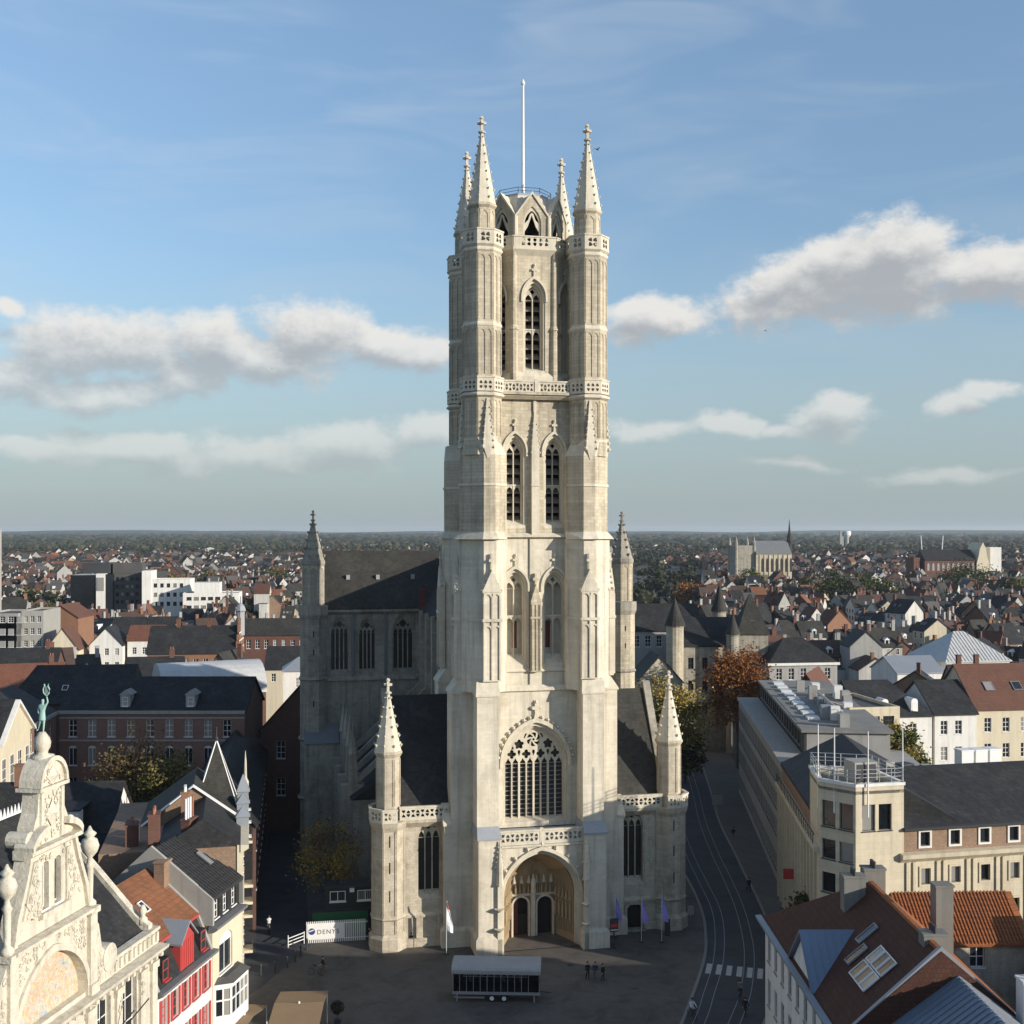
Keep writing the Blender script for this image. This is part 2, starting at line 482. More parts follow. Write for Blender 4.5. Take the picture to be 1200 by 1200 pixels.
def baluster_panel(par, p0, p1, z0, z1, cols, t=0.22, name='balustrade', m='stone_pale', rows=2):
    """A pierced stone parapet from p0 to p1 (local xy)."""
    d = Vector((p1[0] - p0[0], p1[1] - p0[1])); L = d.length
    M = shift(p0[0], p0[1], 0) @ rotz(math.atan2(d.y, d.x))
    b = MB(M)
    h = z1 - z0; holes = []
    top, bot = 0.2 * h, 0.2 * h
    cw_ = (L - 0.3) / cols if cols else 0
    ch = (h - top - bot) / rows
    for i in range(cols):
        for j in range(rows):
            cx = 0.15 + cw_ * (i + 0.5); cz = z0 + bot + ch * (j + 0.5)
            w2, h2 = cw_ * 0.40, ch * 0.42
            up = (i + j) % 2 == 0
            if rows == 1:
                holes.append(foil(cx, cz, min(w2, h2) * 1.15, 4, 16))
            elif up:
                holes.append([(cx - w2, cz - h2), (cx + w2, cz - h2), (cx + w2 * 0.75, cz + h2 * 0.1), (cx, cz + h2), (cx - w2 * 0.75, cz + h2 * 0.1)])
            else:
                holes.append([(cx - w2, cz + h2), (cx - w2 * 0.75, cz - h2 * 0.1), (cx, cz - h2), (cx + w2 * 0.75, cz - h2 * 0.1), (cx + w2, cz + h2)])
    b.plate(rect(0, L, z0, z1 - 0.12), holes, -t / 2, t / 2)
    o = b.build(name, m, par)
    c = MB(M).box(-0.06, L + 0.06, -t * 0.85, t * 0.85, z1 - 0.118, z1 + 0.06)
    c.build('coping', m, o)
    return o

def lancet(par, M, uc, W, zb, zs, za, yf, lights=2, transom=None, fill='glass', step=0.38, nstep=2, m='stone_pale', bars=0, hood=True, fin=0.9, name='window', slope=0.5, jm=0.11):
    """Pointed window set into a wall whose face is at y = yf (local): moulded jamb, mullions, tracery and fill."""
    b = MB(M)
    for i in range(nstep):
        wi = W + 0.36 * (nstep - 1 - i); wo = W + 0.36 * (nstep - i) + 0.02
        zi = za + 0.30 * (nstep - 1 - i); zo = za + 0.30 * (nstep - i) + 0.02
        y = yf + 0.12 + step * i
        b.plate(archband(uc, wi, wo, zb - 0.02, zs, zi, zo), [], y, y + step + 0.25)
    # sloping sill
    Wo = W + 0.36 * nstep
    b.extx([(yf + 0.02, zb - 0.02), (yf + step * nstep + 0.5, zb + slope), (yf + step * nstep + 0.5, zb - 0.3), (yf + 0.02, zb - 0.3)], uc - Wo / 2, uc + Wo / 2)
    win = b.build(name, m, par)
    yg = yf + step * nstep + 0.28
    lw = W / lights
    for i in range(1, lights):
        x = uc - W / 2 + lw * i
        q = MB(M).box(x - jm / 2, x + jm / 2, yg - 0.2, yg + 0.06, zb + 0.1, zs + 0.001)
        q.build('mullion', m, win)
    # head tracery: an arch-shaped plate pierced by a foil for every pair and cusped heads
    zs0 = zs - lw * 0.25
    outer = arch(uc, W + 0.1, zs0, zs, za + 0.06)
    holes = []
    if lights == 2:
        h_ = za - zs
        for sgn in (-1, 1):
            cx = uc + sgn * lw / 2
            holes.append([(cx - lw * 0.40, zs0 + 0.03), (cx + lw * 0.40, zs0 + 0.03), (cx + lw * 0.38, zs0 + lw * 0.35), (cx + 0.02 * sgn, zs + h_ * 0.36), (cx - lw * 0.38, zs0 + lw * 0.35)])
        holes.append(foil(uc, zs + h_ * 0.56, min(lw * 0.36, h_ * 0.2), 4, 16))
    elif lights >= 3:
        for i in range(lights):
            cx = uc - W / 2 + lw * (i + 0.5)
            holes.append([(cx - lw * 0.38, zs0 + 0.02), (cx + lw * 0.38, zs0 + 0.02), (cx + lw * 0.32, zs0 + lw * 0.5), (cx, zs0 + lw * 0.95), (cx - lw * 0.32, zs0 + lw * 0.5)])
        rr = W * 0.2
        holes.append(foil(uc, zs0 + lw * 1.15 + rr, rr, 4, 20))
        for sgn in (-1, 1):
            holes.append(foil(uc + sgn * W * 0.27, zs0 + lw * 1.2 + W * 0.1, W * 0.075, 3, 12, RD(90)))
    MB(M).plate(outer, holes, yg - 0.16, yg + 0.04).build('tracery', m, win)
    if transom:
        q = MB(M)
        q.box(uc - W / 2, uc + W / 2, yg - 0.22, yg + 0.05, transom, transom + 0.16)
        for i in range(lights):
            cx = uc - W / 2 + lw * (i + 0.5)
            q.plate([(cx - lw * 0.46, transom + 0.01), (cx - lw * 0.46, transom - 0.75), (cx - lw * 0.3, transom - 0.3), (cx, transom - 0.12), (cx + lw * 0.3, transom - 0.3), (cx + lw * 0.46, transom - 0.75), (cx + lw * 0.46, transom + 0.01)], [], yg - 0.14, yg)
        q.build('transom', m, win)
    if fill == 'glass':
        for i in range(lights):
            x0 = uc - W / 2 + lw * i
            MB(M).box(x0 + 0.02, x0 + lw - 0.02, yg + 0.08, yg + 0.11, zb - 0.1, zs0 - 0.004).build('pane', 'leaded_glass', win)
        MB(M).plate(arch(uc, W + 0.08, zs0, zs, za + 0.05), [], yg + 0.08, yg + 0.11).build('pane', 'leaded_glass', win)
        for i in range(bars):
            z = zb + 0.5 + (zs0 - zb - 0.4) * (i + 0.5) / bars
            MB(M).box(uc - W / 2, uc + W / 2, yg + 0.03, yg + 0.075, z - 0.035, z + 0.035).build('glazing_bar', 'lead', win)
    else:
        nl = int((za - zb) / 1.05)
        for i in range(nl):
            z = zb + 0.5 + 1.05 * i
            half = W / 2
            if z > zs: half = max(0.2, W / 2 * (1 - (z - zs) / (za - zs + 0.4)))
            MB(M).extx([(yg + 0.1, z - 0.1), (yg + 0.85, z + 0.55), (yg + 0.88, z + 0.48), (yg + 0.13, z - 0.17)], uc - half, uc + half).build('louvre', 'louvre', win)
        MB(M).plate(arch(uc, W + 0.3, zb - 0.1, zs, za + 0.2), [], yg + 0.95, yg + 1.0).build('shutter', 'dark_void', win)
    if hood:
        Wh = W + 0.36 * nstep + 0.1
        zh = za + 0.3 * nstep + 0.08
        q = MB(M)
        q.plate(archband(uc, Wh, Wh + 0.36, zs - 0.5, zs, zh, zh + 0.34), [], yf - 0.2, yf + 0.05)
        if fin:
            zt = zh + 0.3
            q.box(uc - 0.09, uc + 0.09, yf - 0.2, yf - 0.02, zt, zt + fin)
            q.box(uc - 0.3, uc + 0.3, yf - 0.24, yf - 0.01, zt + fin * 0.48, zt + fin * 0.68)
            q.blob((uc, yf - 0.15, zt + fin), 0.18, (1, 1, 1.4))
        q.build('hood_mould', m, win)
    return win

I4 = Matrix.Identity(4)
# ---------------------------------------------------------------- tower shell, stage by stage (hollow, so that openings look into a dark belfry)
def stage(z0, z1, h, holes, t=0.9, m='stone'):
    b = MB()
    b.plate(rect(-h, h, z0, z1), holes, -h, -h + t)
    for k in (1, 2, 3):
        b.M = rotz(k * math.pi / 2)
        b.plate(rect(-h + t, h - t if k != 2 else h - t, z0, z1), [], -h, -h + t)
    return b.build('tower_stage', m, cath)
H2, H3, H4 = 6.1, 5.85, 5.65
def hole(uc, W, zb, zs, za, n=2): return arch(uc, W + 0.36 * n + 0.02, zb - 0.3, zs, za + 0.3 * n + 0.02)
stage(12.4, 27.3, H2, [hole(0, 6.5, 12.95, 19.3, 23.0, 2)], m='stone_clean')
stage(27.3, 43.9, H3, [hole(s * 2.2, 1.95, 29.9, 38.4, 39.7) for s in (-1, 1)], m='stone_clean')
stage(43.9, 59.2, H4, [hole(s * 2.2, 1.65, 45.1, 53.1, 54.4) for s in (-1, 1)])
# stage floors and the ground storey (sides and back)
b = MB(); b.box(-6.4, 6.4, -3.5, 6.2, 0, 12.4); b.build('tower_base', 'stone', cath)
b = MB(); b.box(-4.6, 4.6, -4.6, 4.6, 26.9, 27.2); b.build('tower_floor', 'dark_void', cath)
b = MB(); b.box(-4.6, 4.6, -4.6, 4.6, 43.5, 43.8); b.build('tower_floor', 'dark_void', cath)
b = MB(); b.box(-6.9, 6.9, -6.9, 6.9, 59.202, 59.5); b.build('gallery_floor', 'stone', cath)

def ledge(z, h, out, dz, drop=0.18, m='stone_pale', name='string_course', sides=(0,), u0=None, u1=None):
    """moulded string course with sloped top round the given faces"""
    o = None
    for k in sides:
        b = MB(rotz(k * math.pi / 2))
        a0 = -h if u0 is None else u0; a1 = h if u1 is None else u1
        b.extx([(-h - out, z), (-h + 0.05, z + dz), (-h + 0.05, z - drop), (-h - out * 0.4, z - drop), (-h - out, z - drop * 0.4)], a0, a1)
        b.build(name, m, cath)

# great west window
gw = lancet(cath, I4, 0, 6.5, 12.95, 19.3, 23.0, -H2, lights=1, fill='none', step=0.42, nstep=2, hood=False, slope=0.35)
for c_ in list(gw.children):
    bpy.data.objects.remove(c_)
yg = -H2 + 0.42 * 2 + 0.28
lw = 6.5 / 8
zs0 = 19.05
for i in range(1, 8):
    x = -3.25 + lw * i
    t_ = 0.10 if i % 2 == 0 else 0.065
    MB().box(x - t_, x + t_, yg - 0.24, yg + 0.08, 13.1, zs0 + 0.001).build('mullion', 'stone_pale', gw)
for i in range(8):
    x0 = -3.25 + lw * i
    MB().box(x0 + 0.02, x0 + lw - 0.02, yg + 0.12, yg + 0.15, 12.8, zs0 - 0.004).build('pane', 'leaded_glass', gw)
for i in range(11):
    z = 13.6 + 0.5 * i
    MB().box(-3.25, 3.25, yg + 0.05, yg + 0.11, z - 0.03, z + 0.03).build('glazing_bar', 'lead', gw)
MB().plate(arch(0, 6.6, zs0, 19.3, 23.05), [], yg + 0.12, yg + 0.15).build('pane', 'leaded_glass', gw)
hol = []
for i in range(8):
    cx = -3.25 + lw * (i + 0.5)
    hol.append([(cx - 0.31, zs0 + 0.02), (cx + 0.31, zs0 + 0.02), (cx + 0.29, zs0 + 0.2), (cx + 0.12, zs0 + 0.42), (cx, zs0 + 0.66), (cx - 0.12, zs0 + 0.42), (cx - 0.29, zs0 + 0.2)])
for i in range(4):
    cx = -3.25 + lw * (2 * i + 1)
    hol.append(foil(cx, zs0 + 1.06, 0.50, 4, 24, 0, 0.42))
    if i < 3:
        x = cx + lw
        hol.append([(x, zs0 + 0.82), (x + 0.17, zs0 + 1.25), (x + 0.12, zs0 + 1.5), (x - 0.12, zs0 + 1.5), (x - 0.17, zs0 + 1.25)])
for sgn in (-1, 1):
    hol.append(foil(sgn * 1.62, zs0 + 2.12, 0.56, 5, 30, RD(90), 0.4))
    hol.append([(sgn * 2.55, zs0 + 1.55), (sgn * 2.32, zs0 + 2.0), (sgn * 2.2, zs0 + 1.62)][::sgn])
    hol.append([(sgn * 0.95, zs0 + 3.28), (sgn * 1.1, zs0 + 2.85), (sgn * 0.98, zs0 + 2.75), (sgn * 0.72, zs0 + 3.3)][::sgn])
R0 = 0.80; cz = zs0 + 2.62                       # whirling rose: six curved mouchettes
for k in range(6):
    a = 2 * math.pi * k / 6
    pts = []
    for (rr, da) in ((0.95, 0.12), (0.97, 0.45), (0.93, 0.85), (0.7, 0.62), (0.42, 0.20), (0.30, -0.25), (0.42, -0.28), (0.72, -0.02)):
        pts.append((R0 * rr * math.cos(a + da), cz + R0 * rr * math.sin(a + da)))
    hol.append(pts)
hol.append(foil(0, cz, 0.16, 4, 12))
MB().plate(arch(0, 6.6, zs0, 19.3, 23.06, 10), hol, yg - 0.2, yg + 0.05).build('tracery', 'stone_pale', gw)
# ogee hood with crockets
q = MB(); q.plate(archband(0, 7.34, 7.95, 18.9, 19.3, 23.72, 24.2, 10), [], -H2 - 0.3, -H2 + 0.02)
q.build('hood_mould', 'stone_pale', gw)
q = MB(); q.plate([(-0.55, 23.85), (-0.22, 24.2), (-0.09, 24.8), (0.09, 24.8), (0.22, 24.2), (0.55, 23.85), (0, 24.12)], [], -H2 - 0.32, -H2 - 0.02)
q.box(-0.13, 0.13, -H2 - 0.3, -H2 - 0.05, 24.78, 25.9)
q.box(-0.42, 0.42, -H2 - 0.34, -H2 - 0.06, 25.1, 25.45); q.blob((0, -H2 - 0.2, 25.9), 0.24, (1, 1, 1.3)); q.blob((-0.45, -H2 - 0.2, 25.28), 0.22); q.blob((0.45, -H2 - 0.2, 25.28), 0.22)
q.build('finial', 'stone_pale', gw)
q = MB(); ar = arch(0, 7.95, 18.9, 19.3, 24.2, 10)
for i in range(3, len(ar) - 1):
    if i == 12: continue
    x, z = ar[i]; nrm = Vector((x, z - 19.3)).normalized() * 0.2
    q.blob((x + nrm.x, -H2 - 0.18, z + nrm.y), 0.24); q.blob((x + nrm.x * 1.8, -H2 - 0.2, z + nrm.y * 1.8 - 0.12), 0.13)
q.build('crockets', 'stone_pale', gw, kind='stuff')

# paired lancets
for s in (-1, 1):
    lw_ = lancet(cath, I4, s * 2.2, 1.95, 29.9, 38.4, 39.7, -H3, 2, transom=35.1, fill='blind', nstep=2, slope=1.1, fin=1.15)
    for ch in list(lw_.children):
        if ch.name.split('.')[0] in ('louvre', 'shutter'):
            bpy.data.objects.remove(ch)
    yb = -H3 + 0.38 * 2 + 0.28
    x_in = s * 2.2 - s * 0.5        # walled-up light with one red shutter slot beside the middle pier
    MB().plate(arch(s * 2.2, 2.3, 29.6, 38.4, 39.9), [rect(min(x_in - s * .0, x_in + s * .36) - 0.16, max(x_in, x_in + s * .36) - 0.16 + 0.2, 31.6, 34.6)], yb + 0.55, yb + 0.7).build('infill_wall', 'stone_pale', lw_)
    MB().box(min(x_in, x_in + s * .36) - 0.2, max(x_in, x_in + s * .36) + 0.1, yb + 0.64, yb + 0.69, 31.5, 34.7).build('shutter', 'door_red', lw_)
    lancet(cath, I4, s * 2.2, 1.65, 45.1, 53.1, 54.4, -H4, 2, transom=49.4, fill='louvre', nstep=2, slope=0.6, fin=1.1, step=0.34)
# pier between the lancets
b = MB(); b.box(-0.55, 0.55, -H3 - 0.62, -H3 + 0.02, 29.2, 36.9)
b.exty([(-0.55, 36.9), (0.55, 36.9), (0.0, 38.7)], -H3 - 0.62, -H3 + 0.02)
b.box(-0.1, 0.1, -H3 - 0.4, -H3 - 0.1, 38.4, 39.9); b.box(-0.3, 0.3, -H3 - 0.42, -H3 - 0.08, 39.1, 39.4)
for sx in (-0.42, 0, 0.42): b.box(sx - 0.07, sx + 0.07, -H3 - 0.72, -H3 - 0.6, 29.4, 36.5)
b.box(-0.62, 0.62, -H3 - 0.78, -H3, 34.95, 35.2)
b.build('pier', 'stone', cath)
b = MB(); b.box(-0.42, 0.42, -H4 - 0.5, -H4 + 0.02, 44.0, 53.2); b.frus([(-0.42, -H4 - 0.5), (0.42, -H4 - 0.5), (0.42, -H4), (-0.42, -H4)], 53.2, [(-0.08, -H4 - 0.2), (0.08, -H4 - 0.2), (0.08, -H4), (-0.08, -H4)], 57.6)
b.box(-0.16, 0.16, -H4 - 0.2, -H4 + 0.02, 57.4, 59.2)
b.box(-0.48, 0.48, -H4 - 0.6, -H4, 49.35, 49.55)
for i in range(6):
    for sx in (-1, 1):
        b.blob((sx * (0.46 - 0.05 * i), -H4 - 0.42 + 0.03 * i, 53.0 + 0.62 * i), 0.17)
b.build('pier', 'stone_pale', cath)

# string courses across the front
ledge(43.9, H3, 0.55, 0.35, u0=-3.6, u1=3.6); ledge(27.25, H2, 0.35, 0.5, u0=-4.6, u1=4.6); ledge(29.3, H3, 0.22, 0.3, u0=-4.6, u1=4.6)
ledge(35.05, H3, 0.12, 0.15, drop=0.12, u0=-5, u1=-3.5); ledge(35.05, H3, 0.12, 0.15, drop=0.12, u0=3.5, u1=5)
ledge(49.4, H4, 0.14, 0.15, drop=0.12, u0=-3.9, u1=-3.3); ledge(49.4, H4, 0.14, 0.15, drop=0.12, u0=3.3, u1=3.9)
for k in (1, 3):
    ledge(43.9, H3, 0.5, 0.35, sides=(k,), u0=-3.6, u1=3.6); ledge(27.25, H2, 0.4, 0.5, sides=(k,)); ledge(35.05, H3, 0.2, 0.2, sides=(k,), u0=-4, u1=4)
# slit of the rain pipe
MB().box(-0.66, -0.58, -H3 - 0.14, -H3 - 0.02, 27.8, 44).build('downpipe', 'lead_dark', cath)

# ---------------------------------------------------------------- corner piers and turrets
def quad_pts(sx, sy, pts): 
    p = [(sx * x, sy * y) for x, y in pts]
    return p if sx * sy > 0 else p[::-1]
def cornerpier(sx, sy, z0, z1, g=0.0):
    P = [(3.3, 6.55 + g), (4.85 - 0.2 * g, 8.15 + g), (6.1 + 0.2 * g, 8.15 + g), (8.15 + g, 6.1 + 0.2 * g), (8.15 + g, 4.85 - 0.2 * g), (6.55 + g, 3.3), (3.3, 3.3)]
    b = MB(); b.prism(quad_pts(sx, sy, P), z0, z1)
    return b, P
for sx in (-1, 1):
    for sy in (-1, 1):
        OX = 0.3 if sy > 0 else 0.0
        b, P = cornerpier(sx, sy, 27.3, 43.7, 0.22)
        P2 = [(x * 1.0, y) for x, y in P]
        Pb = [(3.3, 6.9), (4.6, 8.85), (6.35, 8.85), (8.85, 6.35), (8.85, 4.6), (6.9, 3.3), (3.3, 3.3)]
        b.frus(quad_pts(sx, sy, Pb), 43.6, quad_pts(sx, sy, [(3.3, 6.55), (4.85, 8.15), (6.1, 8.15), (8.15, 6.1), (8.15, 4.85), (6.55, 3.3), (3.3, 3.3)]), 44.4)
        pier = b.build('corner_pier', 'stone_clean', cath)
        b2, P = cornerpier(sx, sy, 44.4, 52.6, 0.0)
        Po = octo(5.9, 5.9, 1.95)
        b2.build('corner_pier', 'stone', cath)
        # weathered slope up to the octagon
        t8 = [(4.2, 6.7), (5.1, 7.9), (6.7, 7.9), (7.9, 6.7), (7.9, 5.1), (6.7, 4.2), (4.2, 4.2)]
        MB().frus(quad_pts(sx, sy, P), 52.6, quad_pts(sx, sy, t8), 54.4).build('weathering', 'stone_pale', cath)
        for zz, gg in ((49.3, 0.12), (34.9, 0.34)):
            bb, _ = cornerpier(sx, sy, zz, zz + 0.28, gg); bb.build('string_course', 'stone_pale', pier)
        # octagonal turret
        cx, cy_ = sx * (5.9 if sy < 0 else 5.75) + OX, sy * 5.9
        b = MB()
        b.prism(octo(cx, cy_, 1.95), 52.6, 75.0)
        tur = b.build('turret', 'stone', cath)
        for zz, r_ in ((59.0, 2.3), (66.45, 2.06), (74.45, 2.12)):
            MB().loft([[(x, y, z) for x, y in octo(cx, cy_, r)] for r, z in ((1.9, zz - 0.35), (r_, zz - 0.1), (r_, zz + 0.06), (1.9, zz + 0.4))], False, False).build('string_course', 'stone_pale', tur)
        # ribs and blind arches on each facet
        for k in range(8):
            a = 2 * math.pi * k / 8 + math.pi / 2
            Mf = shift(cx, cy_, 0) @ rotz(a)
            rb = MB(Mf)
            for (za_, zb_) in ((54.6, 58.5), (61.2, 66.0), (67.0, 73.9)):
                for ux in (-0.72, 0.0, 0.72):
                    rb.box(ux - 0.05, ux + 0.05, -2.03, -1.9, za_, zb_)
                for ux in (-0.36, 0.36):
                    rb.plate([(ux - 0.33, zb_ + 0.02), (ux - 0.33, zb_ - 0.55), (ux - 0.2, zb_ - 0.2), (ux, zb_ - 0.08), (ux + 0.2, zb_ - 0.2), (ux + 0.33, zb_ - 0.55), (ux + 0.33, zb_ + 0.02)], [], -2.02, -1.93)
                rb.box(-0.78, 0.78, -2.035, -1.9, zb_, zb_ + 0.12)
            rb.build('panel_ribs', 'stone', tur, kind='stuff')
        # galleries round the turret: eight pierced facets at two levels
        for (z0, z1, r_, cols, fl) in ((59.35, 60.75, 2.12, 3, False), (75.0, 76.45, 2.1, 2, True)):
            pts = octo(cx, cy_, r_)
            if fl: MB().loft([[(x, y, z) for x, y in octo(cx, cy_, r)] for r, z in ((1.9, 74.6), (2.25, 74.95), (2.25, 75.05), (1.9, 75.06))]).build('cornice', 'stone_pale', tur)
            for k in range(8):
                d = Vector(pts[k]) - Vector((cx, cy_))
                p0, p1 = pts[k], pts[(k + 1) % 8]
                mid = (Vector(p0) + Vector(p1)) / 2 - Vector((cx, cy_))
                if not fl and mid.x * sx < -0.8 and mid.y * sy < -0.8: continue
                L = (Vector(p1) - Vector(p0)).length
                Mp = shift(p0[0], p0[1], 0) @ rotz(math.atan2(p1[1] - p0[1], p1[0] - p0[0]))
                bp = MB(Mp)
                hh = []
                if fl:
                    for i in range(2):
                        for j in range(2):
                            hh.append(foil(L / 2 - 0.27 + 0.54 * i, z0 + 0.46 + 0.5 * j, 0.25, 3, 15, RD(225 + 90 * (i + (1 - j if i else j))), 0.35))
                else:
                    for i in range(cols):
                        for j in range(2):
                            hh.append(foil(L * (i + 0.75) / (cols + 0.5), z0 + 0.42 + 0.48 * j, 0.19, 3, 12, RD(90 * (j * 2 - 1)), 0.3))
                bp.plate(rect(-0.03, L + 0.03, z0, z1), hh, -0.1, 0.1)
                bp.box(-0.05, L + 0.05, -0.17, 0.15, z1 + 0.002, z1 + 0.16)
                bp.build('balustrade', 'stone_pale', tur)
        if True:
            b = MB(); b.prism(octo(cx, cy_, 1.3), 75.0, 79.3)
            b.loft([[(x, y, z) for x, y in octo(cx, cy_, r)] for r, z in ((1.28, 79.0), (1.52, 79.3), (1.52, 79.5), (1.4, 79.62))])
            for k in range(8):
                b.M = shift(cx, cy_, 0) @ rotz(2 * math.pi * k / 8)
                for ux in (-0.45, 0.45): b.box(ux - 0.05, ux + 0.05, -1.36, -1.25, 76.5, 78.5)
                b.plate([(-0.45, 78.9), (-0.45, 78.2), (-0.2, 78.6), (0, 78.75), (0.2, 78.6), (0.45, 78.2), (0.45, 78.9)], [], -1.36, -1.27)
            b.build('drum', 'stone', tur)
            spire(tur, cx, cy_, 1.42, 79.6, 87.5, 8, 1.75)
        # pinnacle relief hanging on the front edge of the turret and the blind gabled pilaster below
        for k in ((0,) if sy < 0 else ()) + ((3,) if sx < 0 else (1,)):
            Mk = rotz(k * math.pi / 2)
            # u of the corner in that face's own frame
            uu = (Mk.inverted() @ Vector((cx, cy_, 0))).x
            o_ = 1 if uu > 0 else -1
            p = MB(Mk)
            ux = uu - o_ * 0.25 + (0.35 if k == 0 and False else 0)
            p.frus([(ux - 0.55, -8.35), (ux + 0.55, -8.35), (ux + 0.55, -7.7), (ux - 0.55, -7.7)], 53.6, [(ux - 0.12, -8.05), (ux + 0.12, -8.05), (ux + 0.12, -7.8), (ux - 0.12, -7.8)], 58.6)
            p.frus([(ux - 0.1, -8.2), (ux + 0.1, -8.2), (ux + 0.1, -8.0), (ux - 0.1, -8.0)], 52.2, [(ux - 0.55, -8.35), (ux + 0.55, -8.35), (ux + 0.55, -7.7), (ux - 0.55, -7.7)], 53.6)
            for i in range(7):
                for e in (-1, 1):
                    p.blob((ux + e * (0.6 - 0.065 * i), -8.3 + 0.03 * i, 53.4 + 0.7 * i), 0.24 - 0.015 * i)
            if sy < 0: p.build('pinnacle', 'stone_pale', cath)
            # gabled blind pilaster
            x0, x1 = uu - o_ * 0.55 - 0.95, uu - o_ * 0.55 + 0.95
            xc = (x0 + x1) / 2
            p = MB(Mk)
            p.box(x0, x1, -8.82, -8.3, 28.6, 38.2)
            p.exty([(x0 - 0.12, 38.0), (x1 + 0.12, 38.0), (xc, 40.4)], -8.9, -8.25)
            for e in (x0 + 0.1, xc, x1 - 0.1): p.box(e - 0.09, e + 0.09, -8.98, -8.8, 28.8, 37.6)
            for e in ((x0 + xc) / 2, (x1 + xc) / 2):
                for zt in (37.9, 34.5):
                    p.plate([(e - 0.42, zt), (e - 0.42, zt - 0.7), (e - 0.25, zt - 0.25), (e, zt - 0.1), (e + 0.25, zt - 0.25), (e + 0.42, zt - 0.7), (e + 0.42, zt)], [], -8.95, -8.8)
            p.box(x0 - 0.1, x1 + 0.1, -9.05, -8.3, 34.9, 35.2)
            for i in range(4):
                for e in (-1, 1):
                    p.blob((xc + e * (1.05 - 0.3 * i), -8.7, 38.2 + 0.6 * i), 0.2)
            p.box(xc - 0.1, xc + 0.1, -8.8, -8.55, 40.2, 42.1); p.box(xc - 0.32, xc + 0.32, -8.82, -8.52, 41.2, 41.5)
            p.build('pilaster', 'stone_clean', cath)
            # narrow slit niche above
            ns = MB(Mk); xs = uu - o_ * 1.9
            ns.box(xs - 0.08, xs + 0.08, -7.45, -7.2, 41.3, 43.0)
# ---------------------------------------------------------------- buttresses
def buttress(sx, k):
    """Angle buttress projecting from face k (0 front, 1 right, 2 back, 3 left) at its sx end: three set-backs with weathered tops."""
    M = rotz(k * math.pi / 2)
    b = MB(M)
    def xr(a0, a1): return (min(sx * a0, sx * a1), max(sx * a0, sx * a1))
    out1, out2 = (9.6, 8.75) if k in (0, 2) else (10.0, 9.25)
    ztop1 = 12.3 if k in (0, 2) else 13.2
    a0, a1 = (4.6, 6.95) if k in (0, 2) else (3.2, 6.15)
    x0, x1 = xr(a0, a1)
    b.box(x0, x1, -out1, -5.9, 0, ztop1)
    b.box(x0 - 0.0, x1 + 0.0, -out2, -5.9, ztop1, 27.2)
    p0 = [(x0, -out1), (x1, -out1), (x1, -5.9), (x0, -5.9)]
    e = MB(M)
    # plinth
    e.box(x0 - 0.3, x1 + 0.3, -out1 - 0.35, -5.7, 0, 1.75)
    e.frus([(x0 - 0.3, -out1 - 0.35), (x1 + 0.3, -out1 - 0.35), (x1 + 0.3, -5.7), (x0 - 0.3, -5.7)], 1.751, [(x0 + 0.01, -out1 + 0.01), (x1 - 0.01, -out1 + 0.01), (x1 - 0.01, -5.7), (x0 + 0.01, -5.7)], 2.1)
    bt = b.build('buttress', 'stone_clean', cath)
    e.build('plinth', 'stone_clean', bt)
    w_ = MB(M)
    def weather(z, o0, o1, h, ov=0.14):
        w_.loft([[(x0 - ov, -o0 - ov, z - 0.2), (x1 + ov, -o0 - ov, z - 0.2), (x1 + ov, -5.85, z - 0.2), (x0 - ov, -5.85, z - 0.2)],
                 [(x0 - ov, -o0 - ov, z), (x1 + ov, -o0 - ov, z), (x1 + ov, -5.85, z), (x0 - ov, -5.85, z)],
                 [(x0 + 0.004, -o1 - 0.01, z + h), (x1 - 0.004, -o1 - 0.01, z + h), (x1 - 0.004, -5.85, z + h), (x0 + 0.004, -5.85, z + h)]])
    if k in (0, 2):
        weather(ztop1, out1, out2, 1.0)
    else:                                   # side buttresses carry a saddle-backed cap
        xm = (x0 + x1) / 2
        w_.exty([(x0 - 0.16, ztop1 - 0.25), (x1 + 0.16, ztop1 - 0.25), (x1 + 0.16, ztop1), (xm, ztop1 + 1.9), (x0 - 0.16, ztop1)], -out1 - 0.15, -out2 + 0.05)
    w_.build('weathering', 'lead' if k == 0 else 'stone_pale', bt)
    w_ = MB(M); weather(27.2, out2, 8.45, 1.35); w_.build('weathering', 'stone_pale', bt)
for k in (0, 1, 3):
    for sx in (-1, 1):
        buttress(sx, k)

